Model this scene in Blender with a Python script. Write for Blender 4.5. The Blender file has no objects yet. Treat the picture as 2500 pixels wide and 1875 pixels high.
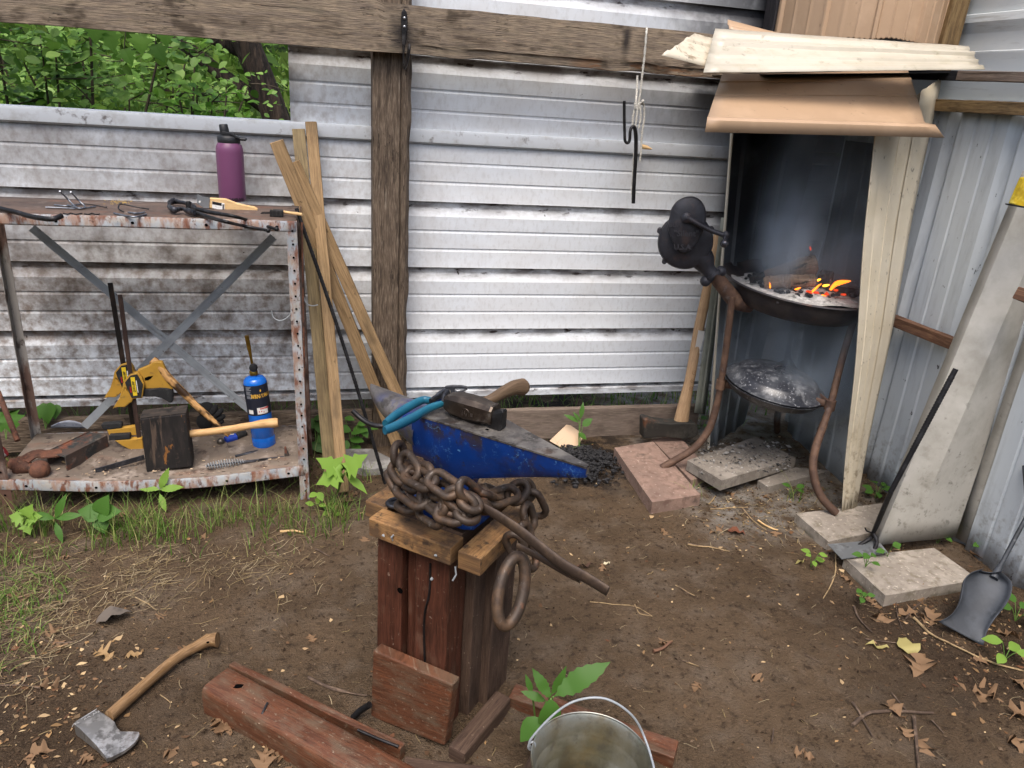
import bpy, bmesh, math, random
from mathutils import Vector, Matrix, noise
random.seed(11)
SC = bpy.context.scene
COL = SC.collection
PI = math.pi
V = Vector
# ---------------------------------------------------------------- camera calibration
F, H = 1831.2, 1.6
YAW, PITCH, ROLL = (math.radians(a) for a in (14.33, 21.04, 4.005))
FW = V((math.sin(YAW)*math.cos(PITCH), math.cos(YAW)*math.cos(PITCH), -math.sin(PITCH)))
_r = V((math.cos(YAW), -math.sin(YAW), 0)); _u = _r.cross(FW)
RT = _r*math.cos(ROLL) + _u*math.sin(ROLL)
UP = -_r*math.sin(ROLL) + _u*math.cos(ROLL)
EYE = V((0, 0, H))
def ray(p): return FW + RT*((p[0]-1250)/F) - UP*((p[1]-937.5)/F)
def on_z(p, z=0.0): d = ray(p); return EYE + d*((z-H)/d.z)
def on_y(p, y): d = ray(p); return EYE + d*(y/d.y)
def on_x(p, x): d = ray(p); return EYE + d*(x/d.x)
def on_d(p, dep): return EYE + ray(p)*dep
def on_pl(p, q, n): d = ray(p); n = V(n); return EYE + d*((V(q)-EYE).dot(n)/d.dot(n))
def dep(q): return (V(q)-EYE).dot(FW)
def sz(px, q): return px*dep(q)/F
def crop(ox, oy, s): return lambda x, y: (ox+x/s, oy+y/s)
D = lambda x, y: (x*2500/2212, y*2500/2212)
K1 = crop(0,0,2.592); K2 = crop(0,450,2.074); K3 = crop(800,0,2.458); K4 = crop(1550,0,2.328)
K5 = crop(1500,450,1.952); K6 = crop(850,850,2.553); K7 = crop(450,1300,1.7015); K8 = crop(0,1200,2.4576)
K9 = crop(1550,1200,2.328); KA = crop(0,440,5.821); KB = crop(380,260,4.608); KC = crop(220,640,4.607)
KD = crop(500,800,4.364); KE = crop(0,980,3.95); KF = crop(1560,450,3.8138); KG = crop(880,900,3.5677)
KH = crop(1980,180,3.19); KI = crop(1980,700,3.19); KK = crop(1580,880,3.568); KL = crop(680,900,3.95)
KM = crop(1600,0,2.4578); KN = crop(900,1050,3.253); KO = crop(0,820,3.95)
# ---------------------------------------------------------------- materials
def hx(s, k=1.0):
    s = s.lstrip('#'); o = []
    for i in (0, 2, 4):
        c = int(s[i:i+2], 16)/255
        o.append((c/12.92 if c <= .04045 else ((c+.055)/1.055)**2.4)*k)
    return tuple(o)+(1,)
def L(color, scale=8, lo=.45, hi=.6, stretch=(1,1,1), detail=6, amt=1.0, mask=None, ntype='noise'):
    return dict(color=color, scale=scale, lo=lo, hi=hi, stretch=stretch, detail=detail, amt=amt, mask=mask, ntype=ntype)
def M(name, base, layers=(), rough=.75, metal=0.0, bump=None, coord='Object', rvar=0.0, spec=.5, trans=0.0, island=None, emit=None, coat=0, alpha=None):
    m = bpy.data.materials.new(name); m.use_nodes = True
    nt = m.node_tree; N = nt.nodes; Lk = nt.links
    b = N['Principled BSDF']; out = N['Material Output']
    tc = N.new('ShaderNodeTexCoord'); src = tc.outputs[coord]
    def mapped(st):
        mp = N.new('ShaderNodeMapping'); mp.inputs['Scale'].default_value = st
        Lk.new(src, mp.inputs['Vector']); return mp.outputs[0]
    rgb = N.new('ShaderNodeRGB'); rgb.outputs[0].default_value = base; cur = rgb.outputs[0]
    if island:
        g = N.new('ShaderNodeNewGeometry'); cr = N.new('ShaderNodeValToRGB')
        els = cr.color_ramp.elements
        for i, c in enumerate(island):
            t = i/(len(island)-1)
            e = els[0] if i == 0 else (els[-1] if i == len(island)-1 else els.new(t))
            e.position = t; e.color = c
        Lk.new(g.outputs['Random Per Island'], cr.inputs[0]); cur = cr.outputs[0]
    sep = None
    for l in layers:
        if l['ntype'] in ('noise','line'):
            n = N.new('ShaderNodeTexNoise'); n.inputs['Detail'].default_value = l['detail']; n.inputs['Roughness'].default_value = .62
            o = n.outputs[0]
        elif l['ntype'] == 'wave':
            n = N.new('ShaderNodeTexWave'); n.inputs['Distortion'].default_value = 6; n.inputs['Detail'].default_value = 3; n.bands_direction = 'Y'
            o = n.outputs[1]
        else:
            n = N.new('ShaderNodeTexVoronoi'); o = n.outputs[0]
        n.inputs['Scale'].default_value = l['scale']; Lk.new(mapped(l['stretch']), n.inputs['Vector'])
        if l['ntype'] == 'line':
            sb_ = N.new('ShaderNodeMath'); sb_.operation = 'SUBTRACT'; Lk.new(o, sb_.inputs[0]); sb_.inputs[1].default_value = .5
            ab_ = N.new('ShaderNodeMath'); ab_.operation = 'ABSOLUTE'; Lk.new(sb_.outputs[0], ab_.inputs[0]); o = ab_.outputs[0]
            n2 = N.new('ShaderNodeTexNoise'); n2.inputs['Scale'].default_value = l['scale']*.45; Lk.new(mapped((1.3,1,1)), n2.inputs['Vector'])
            gt = N.new('ShaderNodeMapRange'); gt.inputs[1].default_value = .5; gt.inputs[2].default_value = .56; gt.inputs[3].default_value = 1; gt.inputs[4].default_value = 0; Lk.new(n2.outputs[0], gt.inputs[0])
            ad_ = N.new('ShaderNodeMath'); ad_.operation = 'ADD'; Lk.new(o, ad_.inputs[0]); Lk.new(gt.outputs[0], ad_.inputs[1]); o = ad_.outputs[0]
        mr = N.new('ShaderNodeMapRange'); mr.inputs[1].default_value = l['lo']; mr.inputs[2].default_value = l['hi']
        mr.inputs[4].default_value = l['amt']; Lk.new(o, mr.inputs[0]); fac = mr.outputs[0]
        if l['mask']:
            if sep is None:
                sep = N.new('ShaderNodeSeparateXYZ'); Lk.new(tc.outputs[coord], sep.inputs[0])
            for (ax, a, c) in l['mask']:    # smooth mask rising from a to c along an axis; optional modulo
                v = sep.outputs[ax % 10]
                if ax >= 10:                # repeats every a[0] with offset a[1]
                    per, off = a; s = N.new('ShaderNodeMath'); s.operation = 'SUBTRACT'; Lk.new(v, s.inputs[0]); s.inputs[1].default_value = off
                    w = N.new('ShaderNodeMath'); w.operation = 'DIVIDE'; Lk.new(s.outputs[0], w.inputs[0]); w.inputs[1].default_value = per
                    fr = N.new('ShaderNodeMath'); fr.operation = 'FRACT'; Lk.new(w.outputs[0], fr.inputs[0]); v = fr.outputs[0]; a, c = c
                q = N.new('ShaderNodeMapRange'); q.interpolation_type = 'SMOOTHSTEP'
                Lk.new(v, q.inputs[0]); q.inputs[1].default_value = a; q.inputs[2].default_value = c
                if a > c:
                    q.inputs[1].default_value = c; q.inputs[2].default_value = a; q.inputs[3].default_value = 1; q.inputs[4].default_value = 0
                mm = N.new('ShaderNodeMath'); mm.operation = 'MULTIPLY'; Lk.new(fac, mm.inputs[0]); Lk.new(q.outputs[0], mm.inputs[1]); fac = mm.outputs[0]
        mx = N.new('ShaderNodeMix'); mx.data_type = 'RGBA'
        Lk.new(fac, mx.inputs[0]); Lk.new(cur, mx.inputs[6]); mx.inputs[7].default_value = l['color']; cur = mx.outputs[2]
    Lk.new(cur, b.inputs['Base Color'])
    b.inputs['Metallic'].default_value = metal; b.inputs['Roughness'].default_value = rough
    b.inputs['Specular IOR Level'].default_value = spec
    if coat: b.inputs['Coat Weight'].default_value = coat
    if rvar:
        n = N.new('ShaderNodeTexNoise'); n.inputs['Scale'].default_value = 14; Lk.new(mapped((1,1,1)), n.inputs['Vector'])
        mr = N.new('ShaderNodeMapRange'); mr.inputs[1].default_value = .3; mr.inputs[2].default_value = .7
        mr.inputs[3].default_value = rough-rvar; mr.inputs[4].default_value = rough+rvar
        Lk.new(n.outputs[0], mr.inputs[0]); Lk.new(mr.outputs[0], b.inputs['Roughness'])
    if bump:
        bl = bump if isinstance(bump, list) else [bump]; prev = None
        for (sc_, st_, dist, stret) in bl:
            n = N.new('ShaderNodeTexNoise'); n.inputs['Scale'].default_value = sc_; n.inputs['Detail'].default_value = 6; n.inputs['Roughness'].default_value = .6
            Lk.new(mapped(stret), n.inputs['Vector'])
            bp = N.new('ShaderNodeBump'); bp.inputs['Strength'].default_value = st_; bp.inputs['Distance'].default_value = dist
            Lk.new(n.outputs[0], bp.inputs['Height'])
            if prev: Lk.new(prev, bp.inputs['Normal'])
            prev = bp.outputs[0]
        Lk.new(prev, b.inputs['Normal'])
    if trans:
        t = N.new('ShaderNodeBsdfTranslucent'); Lk.new(cur, t.inputs[0]); mx = N.new('ShaderNodeMixShader'); mx.inputs[0].default_value = trans
        Lk.new(b.outputs[0], mx.inputs[1]); Lk.new(t.outputs[0], mx.inputs[2]); Lk.new(mx.outputs[0], out.inputs[0])
    if emit:
        b.inputs['Emission Color'].default_value = emit[0]; b.inputs['Emission Strength'].default_value = emit[1]
    return m
def wood(name, a, b, c, dark=None, rough=.8, sx=3.0, bump=.5, extra=()):
    """grain runs along UV u (metres)"""
    ls = [L(b, 9, .38, .62, (sx*.25, 7, 1), 9), L(c, 26, .48, .68, (sx*.25, 9, 1), 9, .8), L(tuple(v*.55 for v in c[:3])+(1,), 55, .56, .66, (sx*.12, 5, 1), 6, .6)]
    if dark: ls.append(L(dark, 5, .52, .72, (.8, 2.5, 1), 7, .85))
    ls += list(extra)
    return M(name, a, ls, rough, bump=[(18, bump, .004, (sx*.2, 14, 1)), (90, bump*.6, .001, (.15, 3, 1))], coord='UV', spec=.25)
one = (1,1,1)
# ---------------------------------------------------------------- mesh builder
class MB:
    def __init__(s): s.v = []; s.f = []; s.uv = []; s.mi = []; s.cur = 0
    def add(s, vs, fs, uvs=None):
        o = len(s.v); s.v += [V(p) for p in vs]
        for i, f in enumerate(fs):
            s.f.append([o+k for k in f]); s.mi.append(s.cur)
            s.uv.append(uvs[i] if uvs else [(vs[k][0], vs[k][2]+vs[k][1]*.3) for k in f])
        return s
    def grid(s, rows, closed=False, u0=0.0, v0=0.0, thick=0):
        """rows of points; u runs along a row, v across rows"""
        n = len(rows[0]); m = len(rows); vs = [p for r in rows for p in r]; fs = []; uvs = []
        U = [[u0] for _ in rows]
        for j, r in enumerate(rows):
            for i in range(1, n): U[j].append(U[j][-1]+(V(r[i])-V(r[i-1])).length)
        W = [v0]
        for j in range(1, m): W.append(W[-1]+max((V(rows[j][0])-V(rows[j-1][0])).length, (V(rows[j][-1])-V(rows[j-1][-1])).length, 1e-5))
        for j in range(m-1):
            for i in range(n-1):
                fs.append((j*n+i, j*n+i+1, (j+1)*n+i+1, (j+1)*n+i))
                uvs.append([(U[j][i],W[j]),(U[j][i+1],W[j]),(U[j+1][i+1],W[j+1]),(U[j+1][i],W[j+1])])
        return s.add(vs, fs, uvs)
    def tube(s, pts, r, n=10, caps=True, flat=(1,1), up=None, closed=False, jit=0):
        pts = [V(p) for p in pts]; m = len(pts)
        R = list(r) if isinstance(r, (list, tuple)) else [r]*m
        t0 = (pts[1]-pts[0]).normalized()
        a = V(up) if up else (V((0,0,1)) if abs(t0.z) < .9 else V((1,0,0)))
        a = (a-t0*a.dot(t0)).normalized(); vs = []; ul = [0]; seed = random.random()*50
        for i in range(m):
            if closed: t = (pts[(i+1)%m]-pts[i-1]).normalized()
            else: t = (pts[min(i+1,m-1)]-pts[max(i-1,0)]).normalized()
            a = (a-t*a.dot(t)).normalized(); b = t.cross(a)
            for k in range(n):
                an = 2*PI*k/n; q = R[i]*(1+(jit*noise.noise(V((math.cos(an)*1.5, math.sin(an)*1.5, i*.7+seed))) if jit else 0))
                vs.append(pts[i]+a*math.cos(an)*q*flat[0]+b*math.sin(an)*q*flat[1])
            if i: ul.append(ul[-1]+(pts[i]-pts[i-1]).length)
        fs = []; uvs = []; rr = max(R)*2*PI
        for i in range(m if closed else m-1):
            j = (i+1) % m; u1 = ul[i+1] if i+1 < m else ul[-1]+(pts[0]-pts[-1]).length
            for k in range(n):
                k2 = (k+1) % n
                fs.append((i*n+k, i*n+k2, j*n+k2, j*n+k))
                uvs.append([(ul[i],k/n*rr),(ul[i],(k+1)/n*rr),(u1,(k+1)/n*rr),(u1,k/n*rr)])
        if caps and not closed:
            fs.append(tuple(range(n-1,-1,-1))); uvs.append([(math.cos(2*PI*k/n)*R[0]*.3, math.sin(2*PI*k/n)*R[0]) for k in range(n-1,-1,-1)])
            fs.append(tuple((m-1)*n+k for k in range(n))); uvs.append([(math.cos(2*PI*k/n)*R[-1]*.3, math.sin(2*PI*k/n)*R[-1]) for k in range(n)])
        return s.add(vs, fs, uvs)
    def beam(s, p0, p1, w, h, up=(0,0,1), n=1, jit=0.0, ends=(1,1), skew=0):
        """rectangular bar between two centre points; w across, h along up"""
        p0 = V(p0); p1 = V(p1); t = (p1-p0).normalized(); u = V(up); u = (u-t*u.dot(t)).normalized(); b = t.cross(u); Ln = (p1-p0).length
        base = [(-1,-1),(1,-1),(1,1),(-1,1)]; nn = 1 if n == 1 else 3
        ring = []
        for q in range(4):
            x0, y0 = base[q]; x1, y1 = base[(q+1)%4]
            for k in range(nn): ring.append((x0+(x1-x0)*k/nn, y0+(y1-y0)*k/nn))
        m = len(ring); vs = []; sd = random.random()*99
        for i in range(n+1):
            t_ = i/n; sc_ = ends[0]+(ends[1]-ends[0])*t_; c = p0.lerp(p1, t_)
            for (x, y) in ring:
                P = c+b*(x*w/2*sc_)+u*(y*h/2*sc_)
                if skew and i == n: P += t*(skew*x)
                if jit: P += (b*noise.noise(V((x*2+sd, y*2, t_*Ln*9)))+u*noise.noise(V((x*2, y*2+sd, t_*Ln*9+5))))*jit
                vs.append(P)
        fs = []; uvs = []; o = random.random()*4; per = 2*(w+h)
        for i in range(n):
            for k in range(m):
                k2 = (k+1) % m
                fs.append((i*m+k, i*m+k2, (i+1)*m+k2, (i+1)*m+k))
                u0, u1 = i/n*Ln+o, (i+1)/n*Ln+o; a0, a1 = k/m*per, (k+1)/m*per
                uvs.append([(u0,a0),(u0,a1),(u1,a1),(u1,a0)])
        for e, idx in ((0, range(m-1,-1,-1)), (n, range(m))):
            fs.append(tuple(e*m+k for k in idx)); uvs.append([(ring[k][0]*w*.1+o, ring[k][1]*h/2+7) for k in idx])
        return s.add(vs, fs, uvs)
    def box(s, c, size, rz=0.0, rot=None):
        Rm = rot if rot else Matrix.Rotation(rz, 3, 'Z'); sx, sy, s_z = (q/2 for q in size); c = V(c)
        P = lambda x,y,z: c+Rm@V((x*sx,y*sy,z*s_z))
        ax = 0 if sx >= max(sy, s_z) else (1 if sy >= s_z else 2)
        if ax == 0: return s.beam(P(-1,0,0), P(1,0,0), size[1], size[2], up=Rm@V((0,0,1)))
        if ax == 1: return s.beam(P(0,-1,0), P(0,1,0), size[0], size[2], up=Rm@V((0,0,1)))
        return s.beam(P(0,0,-1), P(0,0,1), size[0], size[1], up=Rm@V((0,1,0)))
    def lathe(s, prof, o, axis=(0,0,1), n=28, ref=None, arc=1.0):
        o = V(o); ax = V(axis).normalized(); a = V(ref) if ref else (V((1,0,0)) if abs(ax.x) < .9 else V((0,1,0)))
        a = (a-ax*a.dot(ax)).normalized(); b = ax.cross(a); vs = []; fs = []; uvs = []; W = [0]
        for i in range(1, len(prof)): W.append(W[-1]+math.dist(prof[i], prof[i-1]))
        rm = max(p[0] for p in prof)*2*PI
        for (r, z) in prof:
            for k in range(n): an = 2*PI*k/n; vs.append(o+ax*z+a*(r*math.cos(an))+b*(r*math.sin(an)))
        for i in range(len(prof)-1):
            for k in range(n):
                k2 = (k+1) % n
                fs.append((i*n+k, i*n+k2, (i+1)*n+k2, (i+1)*n+k)); uvs.append([(k/n*rm,W[i]),((k+1)/n*rm,W[i]),((k+1)/n*rm,W[i+1]),(k/n*rm,W[i+1])])
        return s.add(vs, fs, uvs)
    def sphere(s, c, r, n=14, sc=one):
        c = V(c); vs = []; fs = []
        for i in range(n//2+1):
            th = PI*i/(n//2)
            for k in range(n): ph = 2*PI*k/n; vs.append(c+V((r*sc[0]*math.sin(th)*math.cos(ph), r*sc[1]*math.sin(th)*math.sin(ph), r*sc[2]*math.cos(th))))
        for i in range(n//2):
            for k in range(n): k2 = (k+1) % n; fs.append((i*n+k, (i+1)*n+k, (i+1)*n+k2, i*n+k2))
        return s.add(vs, fs)
    def prism(s, poly, vec):
        """polygon (3D points) swept by vec"""
        n = len(poly); P = [V(p) for p in poly]; vec = V(vec); vs = P+[p+vec for p in P]
        nrm = V((0,0,0))
        for i in range(n): nrm += P[i].cross(P[(i+1)%n])
        flip = nrm.dot(vec) > 0
        ux = (P[1]-P[0]).normalized(); uy = nrm.normalized().cross(ux) if nrm.length > 0 else V((0,0,1))
        uvp = [((p-P[0]).dot(ux), (p-P[0]).dot(uy)) for p in P]
        a = list(range(n)); b = [n+i for i in range(n)]
        fs = [a[::-1] if flip else a, b if flip else b[::-1]]; uvs = [[uvp[i] for i in (a[::-1] if flip else a)], [uvp[i-n] for i in (b if flip else b[::-1])]]
        for i in range(n):
            j = (i+1) % n; q = (i, j, n+j, n+i) if flip else (i, n+i, n+j, j)
            fs.append(q); t = vec.length; uvs.append([(uvp[k % n][0]+(t if k >= n else 0), uvp[k % n][1]) for k in q])
        return s.add(vs, fs, uvs)
    def build(s, name, mat, parent=None, smooth=None, bevel=0, solid=0, loc=None, sub=0, seg=2):
        me = bpy.data.meshes.new(name)
        if parent is not None:
            org = V(parent['_o']) if '_o' in parent else V((0,0,0))
        elif loc is not None: org = V(loc)
        else:
            xs = [p.x for p in s.v]; ys = [p.y for p in s.v]
            org = V(((min(xs)+max(xs))/2, (min(ys)+max(ys))/2, min(p.z for p in s.v)))
        me.from_pydata([tuple(p-org) for p in s.v], [], s.f)
        ul = me.uv_layers.new(name='UVMap'); flat = [c for face in s.uv for c in face]
        for i, c in enumerate(flat): ul.data[i].uv = c
        ms = mat if isinstance(mat, (list, tuple)) else [mat]
        for m in ms: me.materials.append(m)
        for p, k in zip(me.polygons, s.mi): p.material_index = k
        if smooth is not None:
            me.shade_smooth()
            if smooth < 180: me.set_sharp_from_angle(angle=math.radians(smooth))
        o = bpy.data.objects.new(name, me); COL.objects.link(o); o['_o'] = tuple(org)
        if parent is not None: o.parent = parent
        else: o.location = org
        if solid: md = o.modifiers.new('solid', 'SOLIDIFY'); md.thickness = solid; md.offset = 0
        if bevel: md = o.modifiers.new('bevel', 'BEVEL'); md.width = bevel; md.segments = seg; md.limit_method = 'ANGLE'; md.angle_limit = math.radians(35)
        if sub: md = o.modifiers.new('sub', 'SUBSURF'); md.levels = sub; md.render_levels = sub
        return o
def tag(o, label=None, cat=None, group=None, kind=None):
    if label: o['label'] = label
    if cat: o['category'] = cat
    if group: o['group'] = group
    if kind: o['kind'] = kind
    return o
def thing(name, loc, label, cat, group=None):
    o = bpy.data.objects.new(name, None); COL.objects.link(o); o.location = loc; o['_o'] = tuple(loc); o.empty_display_size = .1
    return tag(o, label, cat, group)
def arcpts(p0, p1, p2, n=8):
    p0, p1, p2 = V(p0), V(p1), V(p2)
    return [(p0*(1-t)**2+p1*2*t*(1-t)+p2*t*t) for t in [i/n for i in range(n+1)]]
def spline(P, n=6):
    P = [V(p) for p in P]; out = []
    for i in range(len(P)-1):
        a = P[max(i-1,0)]; b = P[i]; c = P[i+1]; d = P[min(i+2,len(P)-1)]
        for k in range(n):
            t = k/n; out.append(.5*((2*b)+(c-a)*t+(2*a-5*b+4*c-d)*t*t+(3*b-a-3*c+d)*t**3))
    return out+[P[-1]]
def text(name, body, size, mapf, mat, parent, align='CENTER', bold=0.0, sx=1.0):
    """lettering laid on a surface: mapf(x, y) -> world point"""
    cu = bpy.data.curves.new(name, 'FONT'); cu.body = body; cu.size = size; cu.align_x = align; cu.align_y = 'CENTER'; cu.offset = bold; cu.resolution_u = 2
    ob = bpy.data.objects.new(name, cu); COL.objects.link(ob)
    me = bpy.data.meshes.new_from_object(ob.evaluated_get(bpy.context.evaluated_depsgraph_get()))
    COL.objects.unlink(ob); bpy.data.objects.remove(ob)
    b = MB(); vs = [mapf(v.co.x*sx, v.co.y) for v in me.vertices]
    b.add(vs, [tuple(p.vertices) for p in me.polygons]); bpy.data.meshes.remove(me)
    return b.build(name, mat, parent)
EXPOSURE = 1.0
# ================================================================ world, sun, camera
w = bpy.data.worlds.new('World'); SC.world = w; w.use_nodes = True
nt = w.node_tree; sky = nt.nodes.new('ShaderNodeTexSky'); sky.sky_type = 'NISHITA'; sky.sun_disc = False
SUN_EL, SUN_AZ = math.radians(62), math.radians(200)     # azimuth clockwise from +Y: behind the camera, a little to the left
sky.sun_elevation = SUN_EL; sky.sun_rotation = SUN_AZ; sky.dust_density = 4.0; sky.ozone_density = .6; sky.air_density = 1.0
bg = nt.nodes['Background']; nt.links.new(sky.outputs[0], bg.inputs[0]); bg.inputs[1].default_value = .15
sd = bpy.data.lights.new('sun', 'SUN'); sd.energy = 1.1; sd.angle = math.radians(34); sd.color = (1, .96, .91)
so = bpy.data.objects.new('sun', sd); COL.objects.link(so)
dirv = V((math.sin(SUN_AZ)*math.cos(SUN_EL), math.cos(SUN_AZ)*math.cos(SUN_EL), math.sin(SUN_EL)))
so.rotation_euler = dirv.to_track_quat('Z', 'Y').to_euler()
cd = bpy.data.cameras.new('camera'); cam = bpy.data.objects.new('camera', cd); COL.objects.link(cam)
cd.sensor_width = 36; cd.lens = F/2500*36; cd.clip_start = .02; cd.clip_end = 500
cam.matrix_world = Matrix((( RT.x, UP.x, -FW.x, EYE.x), (RT.y, UP.y, -FW.y, EYE.y), (RT.z, UP.z, -FW.z, EYE.z), (0,0,0,1)))
SC.camera = cam
vs = SC.view_settings; vs.view_transform = 'Standard'; vs.look = 'None'; vs.exposure = EXPOSURE; vs.gamma = 1
SC.cycles.use_denoising = True; SC.cycles.max_bounces = 6; SC.cycles.volume_bounces = 1; SC.cycles.transparent_max_bounces = 8
SC.cycles.volume_step_rate = 2.0
YW = 3.42; LAP = .2985; LAP0 = .236; XR = 2.47
# ================================================================ materials
mSoil = M('soil', hx('#645341'), [L(hx('#4c3e2f'), 2.2, .40, .66, amt=.8), L(hx('#786b5d'), 6, .48, .7, amt=.6), L(hx('#2f251d'), 30, .54, .68, amt=.7), L(hx('#877260'), 70, .6, .75, amt=.7), L(hx('#b39c80'), 160, .7, .76, amt=.7),
    L(hx('#3b2e23'), 3, .36, .56, one, 8, .75, mask=[(0,-.2,-.7),(1,2.1,1.75)]), L(hx('#362a20'), 3, .36, .56, one, 8, .8, mask=[(0,1.35,1.9),(1,2.1,1.8)]), L(hx('#8a7a68'), 320, .62, .7, one, 3, .5),
    L(hx('#8f8a82'), 12, .38, .6, amt=.8, mask=[(0,1.35,1.6),(0,2.5,2.2),(1,2.15,2.45)]),
    L(hx('#1d1b1b'), 9, .42, .55, amt=.85, mask=[(0,.85,1.0),(0,1.6,1.3),(1,2.6,2.85)])],
    rough=.95, spec=.12, bump=[(9,.6,.03,one),(45,.8,.014,one),(180,1,.006,one)])
MILD = hx('#4a3a30')
mSiding = M('siding_paint', hx('#d5dadf'), [
    L(hx('#e6ebef'), 1.6, .4, .65, (1,1,3), amt=.6),
    L(hx('#c6c3bf'), 3, .40, .66, (1,1,1.5), amt=.5, mask=[(2,.2,.9)]),
    L(hx('#968d87'), 34, .44, .66, (1,1,.8), 8, .55, mask=[(0,.9,-.4)]),
    L(hx('#98958f'), 60, .5, .66, (1,1,.5), 8, .22),
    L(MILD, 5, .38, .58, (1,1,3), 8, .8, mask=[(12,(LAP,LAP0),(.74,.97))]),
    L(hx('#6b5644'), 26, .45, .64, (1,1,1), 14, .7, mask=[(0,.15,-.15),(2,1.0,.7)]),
    L(hx('#5a4e44'), 3, .25, .6, (1,1,1.2), 12, .6, mask=[(0,-.02,-.2),(2,.42,.7)]),  # left brown tint: mostly grime, partly shelf shade put into the colour
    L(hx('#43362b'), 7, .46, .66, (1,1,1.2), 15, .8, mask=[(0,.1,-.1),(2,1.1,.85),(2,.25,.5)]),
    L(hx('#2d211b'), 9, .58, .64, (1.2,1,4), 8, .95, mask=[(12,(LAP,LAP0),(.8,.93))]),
    L(hx('#30261f'), 20, .70, .72, (1,1,1), 8, .9),
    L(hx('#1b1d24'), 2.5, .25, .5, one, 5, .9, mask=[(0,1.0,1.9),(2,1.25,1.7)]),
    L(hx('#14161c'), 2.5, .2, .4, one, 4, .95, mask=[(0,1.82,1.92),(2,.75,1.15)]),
    ], rough=.68, rvar=.08, bump=[(160,.12,.001,one)], spec=.25)
mSidingR = M('siding_paint_grey', hx('#b9c0c5'), [
    L(hx('#cbd2d7'), 1.8, .4, .65, (1,1,.4), amt=.7),
    L(hx('#8f9497'), 7, .5, .7, (1,3,.5), amt=.5),
    L(hx('#6e665c'), 30, .5, .66, one, 8, .7, mask=[(2,.4,.05)]),
    L(hx('#2a2c30'), 26, .66, .70, (1,1,.6), 6, .9),
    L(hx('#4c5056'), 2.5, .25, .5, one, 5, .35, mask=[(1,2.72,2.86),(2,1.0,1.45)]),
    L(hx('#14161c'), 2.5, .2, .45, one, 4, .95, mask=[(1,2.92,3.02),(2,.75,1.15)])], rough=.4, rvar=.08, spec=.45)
mSidingU = M('siding_paint_cream', hx('#c6ccce'), [L(hx('#dadcd8'), 2, .4, .6, (1,1,3), amt=.6), L(hx('#9a845c'), 4, .4, .6, (1,1,1), 6, .7, mask=[(1,2.45,2.8)]), L(hx('#8a8880'), 9, .55, .7, (1,.5,5), 6, .5)], rough=.45, spec=.4)
mBeam = wood('old_beam_wood', hx('#776a5d'), hx('#94846f'), hx('#4f463d'), dark=hx('#453a30'), extra=[L(hx('#1d1611'), 7, .014, .004, (.35,5,1), 5, .9, ntype='line'), L(hx('#2e241b'), 7, .64, .69, (.5,8,1), 8, .9), L(hx('#a98f75'), 30, .6, .72, (.6,3,1), 8, .6), L(hx('#4c4a38'), 5, .55, .7, (1,5,1), 6, .35), L(hx('#7c5230'), 14, .48, .56, (.5,2,1), 6, .75, mask=[(0,3.5,3.75),(0,4.3,4.05),(1,.135,.165)]), L(hx('#33291f'), 3, .58, .66, (2,3,1), 3, .7)], bump=.9)
mPost = wood('weathered_post_wood', hx('#685a4c'), hx('#463b32'), hx('#8f7f6d'), dark=hx('#2b221b'), extra=[L(hx('#1d1611'), 7, .014, .004, (.35,5,1), 5, .9, ntype='line'), L(hx('#9a8f80'), 12, .62, .7, (.6,5,1), 8, .6)], bump=1.2)
mPlank = wood('grey_brown_plank_wood', hx('#786a60'), hx('#665a50'), hx('#8a7c6e'), dark=hx('#4a3f38'), bump=.5)
mStud = wood('treated_stud_wood', hx('#6f5a3e'), hx('#86704e'), hx('#4d3d29'), dark=hx('#3a2e22'))
mStudB = wood('brown_rail_wood', hx('#6f5140'), hx('#5a4032'), hx('#8a6a52'), dark=hx('#3f2e24'))
mSootW = wood('sooty_post_wood', hx('#2b2a2d'), hx('#1c1b1e'), hx('#3d3a3c'))
mSootB = wood('sooty_rail_wood', hx('#1c1d22'), hx('#131418'), hx('#33302f'))
mLeafNear = M('shrub_leaf', one+(1,), [], rough=.5, island=[hx('#4a6c2a'), hx('#769c44'), hx('#5c8432'), hx('#94b660'), hx('#4f7638')], trans=.35, spec=.3)
mLeafBr = M('maple_leaf', one+(1,), [], rough=.5, island=[hx('#5b8a2e'), hx('#6f9c3a'), hx('#527f2c')], trans=.45, spec=.3)
mLeafFar = M('woodland_leaf', one+(1,), [], rough=.6, island=[hx('#3c5822'), hx('#5f8232'), hx('#84a648'), hx('#48682a'), hx('#a2bc60')], trans=.3, spec=.2)
mBark = M('bark', hx('#3f3228'), [L(hx('#221a14'), 9, .42, .55, (2.5,2.5,.35), 6), L(hx('#5d5044'), 20, .55, .7, (2,2,.4), amt=.7)], rough=.95, bump=[(10,1,.05,(3,3,.3))])
mTwigW = M('branch_bark', hx('#4a4034'), [], rough=.9)
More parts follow.
